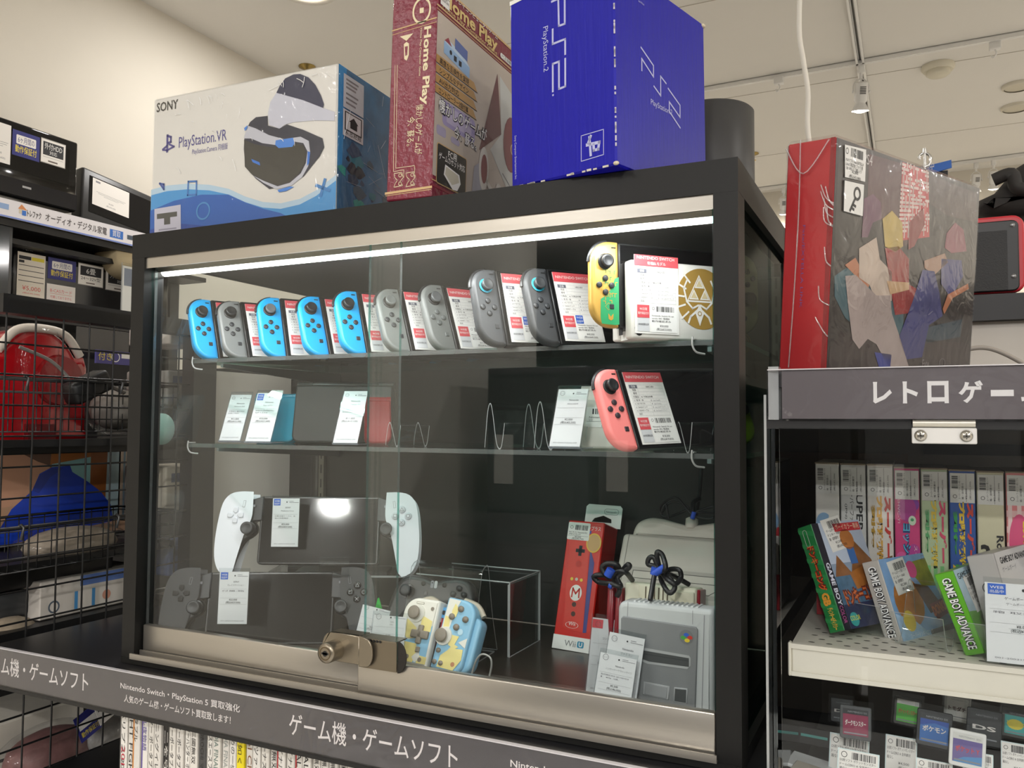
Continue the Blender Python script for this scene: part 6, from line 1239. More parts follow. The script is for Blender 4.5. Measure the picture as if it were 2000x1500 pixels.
# ---------------------------------------------------------------- lower left, behind the second grid
z2g = .98
t = thing('wrapped_bundle', 'grey and maroon bundle in clear film low behind the grid at the left', 'bundle', P(100, 1470, x=GX-.12))
m = MB(); m.ball((0, 0, 0), .062, mat('6a4a48', .6, nz=.3, ns=40, bump=.5, bs=50), .9, 1.4, .7); m.build('contents', t)
m = MB(); m.ball((0, 0, .002), .07, FILM, .9, 1.5, .75); m.build('bag', t)
t = thing('wrapped_bundle', 'clear bagged grey cable bundle low behind the grid beside the game cases', 'bundle', P(208, 1440, x=GX-.08))
m = MB(); m.ball((0, 0, 0), .04, mat('7d7a76', .5, nz=.3, ns=60, bump=.5, bs=60), .9, 1.2, .9); m.build('contents', t)
m = MB(); m.ball((0, 0, .002), .046, FILM, .9, 1.3, .95); m.build('bag', t)
t = thing('guarantee_card', 'tilted blue and yellow guarantee card low behind the grid', 'card', Matrix.Translation(Vector(P(160, 1452, x=GX-.04))) @ Matrix.Rotation(math.radians(90), 4, 'Z') @ Matrix.Rotation(math.radians(-22), 4, 'Y'))
m = MB(); m.box(0, 0, 0, .045, .001, .05, mat('2c2f7c', .4)); f = face_front(m, 0, 0, 0, .045, .05); f.rect(.004, .022, .041, .036, WHITE).text('動作保証付', .0225, .008, .008, mat('f0dc3c', .5), 2, al='c', fit=.036); m.build('card', t)
t = thing('price_sheet', 'tilted white price sheet with a dark band low behind the grid', 'card', Matrix.Translation(Vector(P(190, 1400, x=GX-.03))) @ Matrix.Rotation(math.radians(90), 4, 'Z') @ Matrix.Rotation(math.radians(-22), 4, 'Y'))
m = MB(); m.box(0, 0, -.02, .05, .001, .03, PAPER); f = face_front(m, 0, 0, -.02, .05, .05); f.rect(.004, .026, .046, .046, INK).text('6畳', .025, .031, .009, WHITE, 2, al='c'); m.build('card', t)
t = thing('carton', 'pale carton low at the left edge below the counter sign', 'carton', P(20, 1420, x=GX-.25)-np.array((0, 0, .09)))
m = MB(); m.rbox(-.1, -.1, 0, .05, .12, .12, .003, mat('cfcabf', .6, nz=.08, ns=20), 1); m.build('box', t)

# ================================================================ right: retro game cabinet
UX = .906; UXR = 1.75; UD = .48; UT = 1.4790
WSH = mat('ddd8cc', .42, nz=.02, ns=30)
t = thing('retro_cabinet', 'retro game cabinet with white perforated shelves and a clear flap', 'cabinet', (UX, 0, 0))
def upart(name, mb, parent=None):
    o = mb.build(name); o.parent = parent or t; o.matrix_parent_inverse = Matrix() if parent else Matrix.Translation((-UX, 0, 0)); return o
mir = mat('767a7c', .035, 1.0, name='mirror_acrylic')
m = MB(); m.box(UX, .030, .3, UX+.004, UD, 1.425, mir); upart('mirror_side', m)
m = MB(); m.box(UX-.003, .004, .3, UX-.0005, .40, 1.455, ACRYL, side=('x', AEDGE)); upart('side_sheet', m)
m = MB(); m.box(UX+.004, UD-.02, .3, UXR, UD, UT-.016, mat('5c5650', .55, nz=.05, ns=4)); m.box(UX+.004, UD-.023, 1.30, 1.03, UD-.02, 1.385, mat('5a4a3e', .5)); m.box(UX+.004, UD-.0235, 1.18, UXR, UD-.02, 1.30, mat('4c4038', .5)); m.box(1.05, UD-.0235, 1.385, UXR, UD-.02, 1.40, BLACK); upart('back_panel', m)
m = MB(); m.box(UX, .012, UT-.016, UXR, UD, UT, mat('39383a', .45)); m.box(UX, .004, 1.421, UXR, .030, 1.431, BLACK); m.box(UX, .03, 1.425, UXR, .034, UT-.016, BLACK); upart('top_board', m)
za_, zb_ = P(1560, 1256, y=.05)[2], P(1560, 1316, y=.05)[2]
xs_ = P(1546, 1256, y=.05)[0]
def wshelf(z, h_, yf_, rows):
    m = MB(); m.box(xs_, yf_+.002, z-.02, UXR, UD-.024, z-.001, WSH); m.rbox(xs_, yf_-.002, z-h_, UXR, yf_+.006, z, .0015, WSH, 1); m.box(xs_, yf_-.0045, z-h_-.0015, UXR, yf_-.001, z-h_+.003, WSH); m.box(xs_, yf_-.0045, z-.005, UXR, yf_-.001, z, WSH); m.rbox(xs_-.003, yf_-.005, z-h_-.002, xs_, yf_+.004, z+.001, .001, mat('e4dfd2', .35), 1)
    f = FR(m, (xs_, yf_, z-.0009), (1, 0, 0), (0, 1, 0))
    for r_ in range(rows):
        for k in range(46): u, v = .018+k*.0172+(.0086 if r_ % 2 else 0), .014+r_*.016; f.poly(circ(u, v, .0034, 10, .0017), mat('4a4741', .8))
    return upart('shelf', m)
sh_ = wshelf(za_, za_-zb_, .05, 5)
z_low = 1.005
m = MB(); m.box(UX+.004, .02, z_low-.02, UXR, UD-.02, z_low, mat('26272a', .4)); upart('shelf', m)
# clear flap with its hinge
dz = P(1522, 836, y=.006)[2]; dx0 = P(1522, 836, y=.006)[0]
m = MB(); m.box(dx0, .004, .35, UXR, .007, dz, ACRYL, side=('y', AEDGE)); fl = upart('clear_flap', m)
HM = mat('dcdbd8', .35, .2)
p0, p1 = P(1781, 866, y=.002), P(1908, 836, y=.002)
m = MB(); m.rbox(p0[0], .0008, p0[2], p1[0], .0034, p1[2], .0008, HM, 1); m.cyl((p0[0]+.001, .004, p1[2]+.004), (p1[0]-.001, .004, p1[2]+.004), .0038, mat('c9c5b8', .35, .3), 14); m.box(p0[0], .004, p1[2]+.003, p1[0], .03, p1[2]+.005, HM); hg = upart('hinge', m, fl)
for q in (.14, .84):
    m = MB(); c = (p0[0]+(p1[0]-p0[0])*q, .0008, (p0[2]+p1[2])/2); m.lathe([(.0056, .0), (.005, -.0018), (.003, -.0030), (.0005, -.0032)], mat('b9b6ae', .2, .9), c=c, ax='y', n=20); f = FR(m, (c[0], -.0026, c[2]), (1, 0, 0), (0, 0, 1)); f.rect(-.003, -.0005, .003, .0005, mat('55524c', .4), 3).rect(-.0005, -.003, .0005, .003, mat('55524c', .4), 3); upart('screw', m, hg)
# the sign above
t = thing('shelf_sign', 'grey sign lettered in white katakana on top of the retro game cabinet', 'sign', (UX, -.002, 1.431))
pl = P(1527, 760, y=-.002)[0]-UX
m = MB(); hs_ = UT-1.431; m.box(pl, 0, 0, UXR-UX, .002, hs_, mat('6b6567', .3, nz=.02, ns=10)); f = face_front(m, pl, 0, 0, 1, hs_)
for s_, a_, c_ in (('レ', 1705, 1742), ('ト', 1763, 1793), ('ロ', 1811, 1853), ('ゲ', 1872, 1920), ('ー', 1935, 1980), ('ム', 1994, 2040)):
    a_, c_ = P(a_, 768, y=-.002)[0]-UX-pl, P(c_, 768, y=-.002)[0]-UX-pl
    if s_ == 'ー': f.rect(a_, .0205, c_, .0262, WHITE, 2)
    else: f.text(s_, a_, .0145, .02, WHITE, 2, fit=c_-a_, hfit=.0205, bold=.035)
m.build('strip', t)
m = MB(); m.box(.002, -.0025, -.002, UXR-UX, -.0015, hs_+.001, clear((.96, .96, .97), 1.5, .05, 1.2, .12, 20, name='sign_holder_film')); m.box(.002, -.0025, hs_, UXR-UX, .003, hs_+.001, mat('d8d6d8', .2)); m.box(.002, .003, -.001, .012, .02, hs_+.004, ACRYL, side=('x', AEDGE)); m.build('holder', t)

# ---------------------------------------------------------------- upright game boxes, price stickers across their tops
YBX = .20
def sticker(m, f, w_, h_, top, seed, cols=4):
    f.rect(.0008, top-.034, w_-.0005, top-.001, TAPE, 4)
    f.bars(w_*.10, top-.018, w_*.34, top-.004, INK, 18, 5, seed, vert=False)
    f.ring(w_*.22, top-.027, .0016, .0021, INK, 5, 10)
    for k, (q, L_) in enumerate(((.44, .026), (.56, .018), (.70, .012), (.86, .020))[:cols]): f.text(('スーパーファミコン用ソフト', '箱・説明書付', '¥2,000', '(税込¥2,200)')[k], w_*q, top-.030, .002, INK, 5, fit=L_, hfit=w_*.08, rot=90)
    f.line([(w_*.66, top-.033), (w_*.66, top-.002)], .0003, INK, 5)
SPN = [('white', 1592, 1640, 904, 'eae6e0'), ('f', 1641, 1692, 906, 'd9d8d6'), ('p5', 1693, 1745, 907, 'e4ddd6'), ('yo', 1746, 1797, 913, 'cf3f7c'), ('p3', 1798, 1852, 915, 'b9c9a4'), ('p4', 1853, 1906, 918, '2f57a4'), ('rs', 1907, 1962, 921, 'd9d3b4'), ('gi', 1964, 2022, 922, 'ec8f92'), ('x', 2024, 2076, 926, '5a6a9a')]
LBX = ['white and red boxed game with a waving cartoon sleeve, leftmost on the white shelf', 'silver white boxed game with plain black latin lettering down its spine', 'white boxed game with red to yellow lettering and a gold numeral on its spine', 'magenta and purple boxed game with blue bubble lettering', 'pale green boxed game with a red to yellow title and green numeral', 'dark blue boxed game with a rainbow coloured title', 'cream boxed game with black brush lettering', 'pink gingham boxed game at the right edge of the white shelf', 'blue boxed game just beyond the pink gingham one']
for i, (kind, a_, c_, top, cc) in enumerate(SPN):
    xa, xb = P(a_, top, y=YBX)[0], P(c_, top, y=YBX)[0]; zt = P((a_+c_)/2, top, y=YBX)[2]; w_, h_ = xb-xa-.0012, zt-za_-.0005
    t = thing('game_box', LBX[i], 'game box', (xa, YBX, za_), 'boxed games standing on the white shelf')
    m = MB(); m.rbox(0, 0, 0, w_, .105, h_, .001, mat(cc, .35), 1); f = face_front(m, 0, 0, 0, w_, h_)
    if kind == 'white':
        f.rect(0, h_*.50, w_, h_*.56, mat('c8323c', .4)).disc(w_*.35, h_*.60, w_*.34, mat('8fb4d8', .4), 2, 24, w_*.5).text('ウォーリー', w_*.55, h_*.54, .006, mat('2f5aa8', .4), 5, fit=.018, rot=62).poly([(w_*.45, h_*.55), (w_*.62, h_*.70), (w_*.92, h_*.68), (w_*.8, h_*.54)], mat('ece8e0', .4), 3).rect(w_*.55, h_*.43, w_*.9, h_*.48, mat('5a9ac8', .4), 3).rect(0, 0, w_, h_*.24, mat('c8323c', .4)).text('SUPER FAMICOM', w_*.3, h_*.36, .006, mat('4a484a', .4), 4, fit=.06, hfit=w_*.4, rot=-90)
    elif kind == 'f':
        f.text('SUPER Famicom', w_*.62, h_*.86, .008, mat('2a2a2c', .4), 3, fit=h_*.72, hfit=w_*.26, rot=-90, bold=.02).text('スーパーファミコン', w_*.36, h_*.86, .006, mat('4a4a4c', .4), 3, fit=h_*.36, hfit=w_*.17, rot=-90).text('(JPN)', w_*.16, h_*.74, .004, mat('5a5a5c', .4), 3, fit=h_*.1, hfit=w_*.1, rot=-90)
    elif kind in ('p5', 'p3', 'p4'):
        pal = {'p5': ('c8342a', 'e0a83a', '6a5a30'), 'p3': ('d0486a', 'e0c24a', '5aa468'), 'p4': ('d84a3a', 'e8c23a', '3aa04a')}[kind]
        for k, q in enumerate(range(9)):
            tt = k/8; ca, cb = (pal[0], pal[1]) if tt < .5 else (pal[1], pal[2])
        ck = mat(pal[1], .4); 
        f.text('スーパー', w_*.66, h_*.80, .006, mat(pal[0], .4), 4, fit=h_*.40, hfit=w_*.28, rot=-90, bold=.09).text('プロ野球列伝', w_*.34, h_*.80, .006, mat(pal[1], .4), 4, fit=h_*.44, hfit=w_*.26, rot=-90, bold=.09).text('列伝', w_*.14, h_*.74, .006, mat(pal[2] if kind != 'p5' else 'b9902c', .4), 4, fit=h_*.28, hfit=w_*.16, rot=-90, bold=.05)
        if kind == 'p5': f.poly([(w_*.05, h_*.36), (w_*.42, h_*.36), (w_*.95, h_*.18), (w_*.95, h_*.28), (w_*.5, h_*.36), (w_*.95, h_*.40), (w_*.95, h_*.42)], mat('7a6030', .3, .4), 3).line([(0, h_*.15), (w_, h_*.13)], .0012, mat('3a8a5a', .4), 3).line([(0, h_*.165), (w_, h_*.145)], .0015, mat('c8323c', .4), 3)
        elif kind == 'p3':
            for k in range(3): f.rect(w_*(.18+.25*k), h_*.05, w_*(.32+.25*k), h_*.38, mat('7cc07a', .4), 4)
        else:
            f.poly([(w_*.1, h_*.40), (w_*.9, h_*.30), (w_*.9, h_*.22), (w_*.1, h_*.32)], mat('e8c23a', .4), 4).poly([(w_*.1, h_*.28), (w_*.9, h_*.10), (w_*.9, h_*.02), (w_*.1, h_*.20)], mat('d84a3a', .4), 4).poly([(w_*.2, h_*.40), (w_*.34, h_*.40), (w_*.34, h_*.05), (w_*.2, h_*.05)], mat('3aa04a', .4), 5)
    elif kind == 'yo':
        rr = random.Random(2)
        for k in range(9): u, v, q = rr.uniform(.15, .85)*w_, rr.uniform(.1, .8)*h_, rr.uniform(.15, .4)*w_; f.disc(u, v, q, mat(rr.choice(('8a3fa4', 'b03a90', 'd8589a')), .4), 1+k % 2, 16, q*1.5)
        f.text('ヨッシーアイランド', w_*.30, h_*.64, .008, mat('1e3f78', .4), 4, fit=h_*.60, hfit=w_*.34, rot=-90, bold=.12).text('ヨッシーアイランド', w_*.31, h_*.64, .008, mat('58b8d8', .4), 5, fit=h_*.60, hfit=w_*.32, rot=-90, bold=.01).text('スーパーマリオ', w_*.76, h_*.50, .005, mat('ecc8d8', .4), 5, fit=h_*.3, hfit=w_*.13, rot=-90).text('SHVC-YI', w_*.12, h_*.80, .004, mat('e8b8cc', .4), 5, fit=h_*.16, hfit=w_*.1, rot=-90).disc(w_*.7, h_*.66, .004, mat('d8e8d0', .4), 5, 16, .0055).disc(w_*.7, h_*.665, .0018, mat('4aa06a', .4), 6)
    elif kind == 'rs':
        f.text('Romancing', w_*.62, h_*.60, .01, mat('1c1a18', .4), 4, fit=h_*.36, hfit=w_*.34, rot=-90, bold=.03).text('SaGa', w_*.60, h_*.26, .01, mat('1c1a18', .4), 4, fit=h_*.22, hfit=w_*.36, rot=-90, bold=.03).text('3', w_*.10, h_*.42, .018, mat('1c1a18', .4), 4, fit=w_*.36, hfit=h_*.12, bold=.04)
    elif kind == 'gi':
        for k in range(8): f.rect(0, h_*(.02+.1*k), w_, h_*(.06+.1*k), mat('f4c4c4', .4), 1)
        for k in range(3): f.rect(w_*(.05+.33*k), 0, w_*(.2+.33*k), h_*.8, mat('f7d8d6', .4), 2)
        f.disc(w_*.45, h_*.56, w_*.38, mat('e85a8a', .4), 3, 24, h_*.18).text('乙女の毎日', w_*.55, h_*.70, .008, mat('f0d24a', .4), 4, fit=h_*.26, hfit=w_*.3, rot=-90, bold=.06).text('日', w_*.2, h_*.44, .01, mat('e8b83a', .4), 4, bold=.05)
    sticker(m, f, w_, h_, h_-.002, i+2); m.build('box', t)
    m = MB(); m.rbox(-.0005, -.0005, h_-.001, w_+.0005, .1055, h_+.0012, .0005, mat('8a7a66', .5), 1); m.build('lid_flap', t)
# ---------------------------------------------------------------- small boxes on clear stands in front
def smallbox(label, M, w_, d_, h_, spine, art, spname, sptext, spcol, inkc, art_fn, tagpos):
    t = thing('game_box', label, 'game box', M, 'small boxed games leaning in clear stands')
    m = MB(); m.rbox(0, 0, 0, w_, d_, h_, .0008, mat(spine, .3, bump=.15, bs=90), 1); f = face_front(m, 0, 0, 0, w_, h_)
    spname(f, w_, h_)
    g = face_right(m, w_, 0, 0, d_, h_); g.rect(.0006, .0006, d_-.0006, h_-.0006, mat(art, .25), 1); art_fn(g, d_, h_); m.build('box', t)
    m = MB(); u, v, r_ = tagpos; g = FR(m, np.array((w_+.0006, 0, 0)), (0, 1, 0), (0, 0, 1)); q = lambda a, b: (u+a*math.cos(r_)-b*math.sin(r_), v+a*math.sin(r_)+b*math.cos(r_))
    tw, th = .034, .036
    g.poly([q(0, 0), q(tw, 0), q(tw, th), q(0, th)], TAPE, 1)
    for k in range(12): g.poly([q(.010+k*.0018, .025), q(.0108+k*.0018+(.0004 if k % 3 else 0), .025), q(.0108+k*.0018+(.0004 if k % 3 else 0), .033), q(.010+k*.0018, .033)], INK, 2)
    for k, s_ in enumerate(('ゲームボーイ用ソフト', 'ドンキー 1060', '箱・説明書付', '¥2,500', '(税込¥2,750)')):
        a = q(.003 if k < 3 else .011, .0215-.0046*k); g.text(s_, a[0], a[1], .0026, INK, 3, fit=(.028, .022, .016, .012, .018)[k], rot=math.degrees(r_))
    m.build('price_sticker', t)
    return t
def sp_green(f, w_, h_):
    for k in range(7): f.poly([(0, h_*(.98-.14*k)), (w_, h_*(.93-.14*k)), (w_, h_*(.88-.14*k)), (0, h_*(.94-.14*k))], mat('2f8a4c', .3), 1)
    f.line(rrect(w_*.30, h_*.80, w_*.55, h_*.96, w_*.12), .0006, mat('c9c9c0', .3), 3, closed=True)
    f.text('ドンキーコング', w_*.24, h_*.80, .01, mat('7a1a18', .4), 3, fit=h_*.42, hfit=w_*.54, rot=-90, bold=.14).text('ドンキーコング', w_*.26, h_*.80, .01, mat('e0662c', .4), 4, fit=h_*.42, hfit=w_*.48, rot=-90, bold=.02).text('GB', w_*.24, h_*.36, .01, mat('e8a03a', .4), 4, fit=h_*.12, hfit=w_*.5, rot=-90, bold=.06).text('ディンキー&ディクシー', w_*.34, h_*.22, .006, mat('d8b04a', .4), 4, fit=h_*.2, hfit=w_*.4, rot=-90, bold=.05)
def art1(g, d_, h_):
    g.rect(0, 0, d_*.13, h_, mat('23222e', .3), 2).text('GAME BOY', d_*.03, h_*.62, .008, mat('d8d8e8', .3), 4, fit=h_*.40, hfit=d_*.08, rot=-90, bold=.03).text('COLOR', d_*.03, h_*.22, .006, mat('c85aa0', .3), 4, fit=h_*.16, hfit=d_*.07, rot=-90)
    g.rect(d_*.13, h_*.6, d_, h_, mat('b9c4d8', .3), 2).poly([(d_*.13, h_*.45), (d_*.3, h_*.68), (d_*.5, h_*.5), (d_*.75, h_*.8), (d_, h_*.6), (d_, h_*.4), (d_*.13, h_*.4)], mat('8a5a34', .3, nz=.2, ns=80), 3).rect(d_*.13, h_*.22, d_, h_*.48, mat('4a6a86', .3, nz=.3, ns=120), 4).poly([(d_*.45, h_*.5), (d_*.95, h_*.58), (d_*.95, h_*.38), (d_*.5, h_*.34)], mat('a86a34', .3, nz=.2, ns=90), 5).disc(d_*.62, h_*.82, d_*.14, mat('b9743a', .3), 5, 16).rect(d_*.55, h_*.58, d_*.7, h_*.74, mat('3a68a8', .3), 5)
    g.rect(d_*.42, h_*.90, d_*.98, h_*.98, mat('c8323a', .3), 5).text('ボーイカラー専用', d_*.45, h_*.92, .005, mat('f0e0c0', .3), 6, fit=d_*.5)
    g.rect(d_*.13, 0, d_, h_*.22, mat('2a3050', .3), 4).text('ドンキーコング', d_*.2, h_*.22, .012, mat('6a2a1a', .3), 6, fit=d_*.72, bold=.12, rot=4).text('ドンキーコング', d_*.2, h_*.22, .012, mat('c86a3a', .3), 7, fit=d_*.72, bold=.02, rot=4).disc(d_*.25, h_*.08, d_*.09, mat('3a9a9a', .3), 6, 12).text('COLOR', d_*.17, h_*.07, .005, mat('e8e040', .3), 7, fit=d_*.2)
smallbox('green boxed game with orange lettering leaning in a clear stand, leftmost small box', pose(K((.943, .2258, 1.1739), .876), -31.6, 0, -20.9), .0196, .0817, .1134, '1f7a3e', '8a9ab0', sp_green, '', '', '', art1, (.020, .080, math.radians(8)))
def sp_gba(cc, ink):
    def fn(f, w_, h_): f.text('GAME BOY ADVANCE', w_*.26, h_*.93, .008, INK, 3, fit=h_*.86, hfit=w_*.5, rot=-90, bold=.12).text('GAME BOY ADVANCE', w_*.28, h_*.93, .008, mat(ink, .3), 4, fit=h_*.86, hfit=w_*.46, rot=-90, bold=.01)
    return fn
def art2(g, d_, h_):
    g.rect(0, 0, d_, h_, mat('7fa8d8', .3, nz=.2, ns=60), 2).poly([(d_*.4, h_*.9), (d_*.98, h_*.95), (d_*.98, h_*.55), (d_*.6, h_*.6)], mat('8a8a2c', .3, nz=.3, ns=90), 3).disc(d_*.3, h_*.45, d_*.24, mat('b8763a', .3, nz=.2, ns=80), 3, 20).disc(d_*.5, h_*.82, d_*.09, mat('d8508a', .3), 4, 16, h_*.11).poly([(d_*.45, h_*.65), (d_*.7, h_*.58), (d_*.85, h_*.3), (d_*.6, h_*.25)], mat('5a3a24', .3), 4).poly([(0, h_*.34), (d_*.3, h_*.2), (d_*.5, 0), (0, 0)], mat('a9c8e8', .3, nz=.2, ns=90), 4).disc(d_*.2, h_*.22, d_*.1, mat('e8c83a', .3), 5, 14).poly([(d_*.5, h_*.06), (d_*.98, h_*.08), (d_*.98, 0), (d_*.5, 0)], mat('3a4048', .3), 4)
    g.poly([(d_*.62, h_*.36), (d_*.98, h_*.42), (d_*.98, h_*.22), (d_*.68, h_*.16)], mat('8a2a24', .3), 6).text('DONKEY', d_*.65, h_*.2, .01, mat('e0743a', .3), 7, fit=d_*.32, hfit=h_*.13, rot=10, bold=.05).text('スーパードンキーコング', d_*.14, h_*.02, .004, WHITE, 6, fit=d_*.4).line(rrect(d_*.74, h_*.92, d_*.9, h_*.97, .001), .0006, GREYINK, 5, closed=True)
smallbox('silver boxed game with a sky blue cover between the two green boxed games', pose((1.0084, .12, 1.1929), -29.4, 0, -18.4), .0204, .1103, .0861, 'b9b4ae', '8ab0dc', sp_gba('', 'ffffff'), '', '', '', art2, (.016, .046, math.radians(6)))
def art3(g, d_, h_):
    g.rect(0, 0, d_, h_, mat('bcd8e6', .3, nz=.1, ns=60), 2).poly([(0, h_*.5), (d_*.5, h_*.42), (d_, h_*.6), (d_, 0), (0, 0)], mat('7cba5a', .3, nz=.2, ns=70), 3).poly([(d_*.2, h_*.5), (d_*.45, h_*.62), (d_*.7, h_*.5), (d_*.6, h_*.36)], mat('a89a4a', .3), 4).disc(d_*.7, h_*.82, d_*.05, mat('d85a4a', .3), 4).text('GAME BOY', d_*.05, h_*.88, .006, INK, 5, fit=d_*.4).text('牧場物語', d_*.52, h_*.6, .008, mat('b8503a', .3), 5, fit=d_*.4)
smallbox('bright green boxed game with large white lettering in a clear stand', pose((1.081, .08, 1.199), -18.8, 0, -20.1), .0186, .1149, .0807, '5fb01e', 'c4dce6', sp_gba('', 'ffffff'), '', '', '', art3, (.020, .036, math.radians(4)))
def art4(g, d_, h_): g.rect(0, 0, d_, h_, mat('e6e2e0', .3), 2).text('GAME BOY ADVANCE', d_*.1, h_*.86, .006, INK, 3, fit=d_*.8, bold=.03).text('ゲームボーイ', d_*.1, h_*.76, .004, GREYINK, 3, fit=d_*.4)
smallbox('pale grey boxed game half hidden behind the wide price tag at the right edge', pose((P(1930, 1140, y=.10)[0], .10, za_+.012), -22, 0, -14), .026, .10, .082, 'b4b0ae', 'e6e2e0', lambda f, w_, h_: f.ring(w_*.5, h_*.6, .005, .006, INK, 2), '', '', '', art4, (.05, .01, 0))
for lab, px, py, y_, yw in (('clear bent stand holding the leftmost green boxed game', 1640, 1262, .12, -20), ('clear bent stand holding the silver boxed game', 1752, 1290, .085, -20), ('clear bent stand holding the bright green boxed game', 1890, 1310, .065, -12)):
    easel(lab, pose((P(px, py, y=y_)[0]-.005, y_, za_), yw), .05, .06, .034, .07)
tag('wide price tag with a blue square and 8,000 yen on the white shelf', pose((P(1928, 1310, y=.052)[0], .052, za_+.0015), 0, 8), .060, .079, 'ゲームボーイアドバンス用', 'ゲームボーイ ケロロぞ 200', '¥8,000', '(税込¥8,800)', True, note=('箱 取説付', ''), foot=False)

# ---------------------------------------------------------------- game cards on stepped clear holders below
CARDS = [  # px, py of the card's lower left, width px, tilt, body, art, words, plane y, label
    (1640, 1440, 62, 0, '4c4c4e', '8a2a4a', 'ダークモンスター', .06, 'dark grey game card with a crimson print, front left of the lower shelf'),
    (1622, 1408, 44, 0, '242426', '3a2a2c', 'DS', .16, 'black game card with a red sun mark behind the crimson one'),
    (1744, 1412, 54, 4, '38342e', '5ac43a', 'ポケットモンスター', .14, 'green printed game card on the lower shelf'),
    (1788, 1452, 70, 4, '1a1a1c', '3a6ab0', 'ポケモン', .07, 'black game card with a blue print beside the green one'),
    (1842, 1404, 52, 5, 'b9b6b2', 'd8d4d0', 'トモダチ', .17, 'pale grey game card behind the blue printed one'),
    (1886, 1448, 70, 4, '1c1c1e', '26262a', 'DS', .11, 'plain black game card behind the white one on the lower shelf'),
    (1852, 1492, 72, 4, 'e9e6e4', '6a5a98', 'ポケット Y', .035, 'white game card with a purple print at the front of the lower shelf'),
    (1955, 1436, 60, 4, '3a3630', '3aa8a4', 'どうぶつ', .12, 'game card with a teal and yellow print at the right edge')]
for px, py, wp, tl_, bc, ac, wd, y_, lab in CARDS:
    p, p2 = P(px, py, y=y_), P(px+wp, py, y=y_); s_ = p2[0]-p[0]; hh_ = s_*1.08
    t = thing('game_card', lab, 'game card', pose(p, 0, 14, tl_), 'small game cards on the lower shelf')
    m = MB(); m.slab(rrect(0, 0, s_, hh_, (s_*.05, s_*.05, s_*.08, s_*.08), 3), 0, .0035, mat(bc, .4), .0006, 1); m.build('shell', t)
    m = MB(); f = face_front(m, 0, -.0001, 0); f.rect(s_*.1, hh_*.12, s_*.9, hh_*.9, mat(ac if ac not in ('26262a', '3a2a2c') else '161618', .35), 1)
    f.rect(s_*.1, hh_*.74, s_*.9, hh_*.9, mat('2a2a2c' if bc not in ('e9e6e4', 'b9b6b2', '38342e') else 'd9d6d2', .35), 2).text('NINTENDO DS' if bc != 'e9e6e4' else 'NINTENDO 3DS', s_*.26, hh_*.79, hh_*.05, mat('9a9a9e', .4), 3, fit=s_*.6)
    f.text(wd, s_*.5, hh_*.42, hh_*.12, mat({'5ac43a': 'd85a2a', '6a5a98': 'c83a4a', '3aa8a4': 'e8d83a', 'd8d4d0': '5a3a3a'}.get(ac, 'dcd4d0'), .4), 3, al='c', fit=s_*.66, bold=.03).rect(s_*.14, hh_*.16, s_*.86, hh_*.2, mat('8a8a90', .4), 3)
    if ac == '3aa8a4': f.disc(s_*.45, hh_*.45, s_*.27, mat('e0cc3a', .4), 2, 16, hh_*.17)
    if ac == '6a5a98': f.poly([(s_*.1, hh_*.12), (s_*.9, hh_*.12), (s_*.9, hh_*.36), (s_*.4, hh_*.28)], mat('4a8ac4', .4), 2)
    if ac == '3a6ab0': f.poly([(s_*.1, hh_*.74), (s_*.9, hh_*.74), (s_*.9, hh_*.6), (s_*.5, hh_*.66), (s_*.1, hh_*.55)], mat('24489a', .4), 2)
    m.build('printed_label', t)
    m = MB(); e = s_*.08; m.box(-e, -.0022, -e*.5, s_+e, -.0010, hh_+e*2.2, ACRYL, side=('y', AEDGE)); m.build('clear_sleeve', t)
for px, py, wp, hp, y_, lab in ((1618, 1500, 78, 72, .12, 'white barcode label behind the front left game card'), (1634, 1520, 82, 62, .05, 'white barcode label in front under the crimson game card'), (1728, 1502, 62, 72, .10, 'white barcode label under the green game card'), (1788, 1530, 72, 54, .055, 'white barcode label under the blue printed game card'), (1955, 1510, 60, 70, .10, 'white barcode label under the teal game card'), (1880, 1520, 60, 60, .09, 'white barcode label behind the white game card')):
    p, p2 = P(px, py, y=y_), P(px+wp, py, y=y_); s_ = p2[0]-p[0]; hh_ = s_*hp/wp
    m = MB(); m.box(0, 0, 0, s_, .0008, hh_, mat('cfe0e2', .5)); f = face_front(m, 0, 0, 0, s_, hh_); f.rect(s_*.03, hh_*.03, s_*.97, hh_*.97, TAPE, 1, r=s_*.03).bars(s_*.34, hh_*.70, s_*.92, hh_*.92, INK, 24, 2, int(px)).ring(s_*.16, hh_*.82, s_*.06, s_*.075, INK, 2, 12)
    for k, q in enumerate(('DS用ソフト ポケットモンスター', 'ドームCERO A 全年齢対', '箱なし', '¥4,500', '(税込¥4,950)')): f.text(q, s_*(.06 if k < 3 else .42), hh_*(.60-.13*k), hh_*.07, INK, 3, fit=s_*(.86, .74, .2, .34, .5)[k])
    o = m.build('barcode_label', None, M=pose(p, 0, 14, 2)); info(o, lab, 'label', 'barcode labels on the lower shelf')
for k, (px, py, y_) in enumerate(((1530, 1495, .10), (1535, 1515, .07))):
    m = MB(); p = P(px, py, y=y_); m.rbox(0, 0, 0, .05, .04, .004, .0012, mat('d6dadb' if k == 0 else 'b9b4a8', .3), 1); info(m.build('flat_sleeve', None, M=pose(p, -8, 0, 6)), ('upper' if k == 0 else 'lower')+' flat clear sleeve lying at the left end of the lower shelf', 'sleeve', 'flat sleeves on the lower shelf')
m = MB(); p = P(1553, 1450, y=.2); m.rbox(0, 0, 0, .045, .004, .02, .001, BLACK, 1); f = face_front(m, 0, 0, 0); f.rect(.006, .009, .036, .012, mat('5aa8a0', .4)); info(m.build('game_card', None, M=pose(p, 0, 10, 2)), 'dark flat game card in shadow at the left of the lower shelf', 'game card')

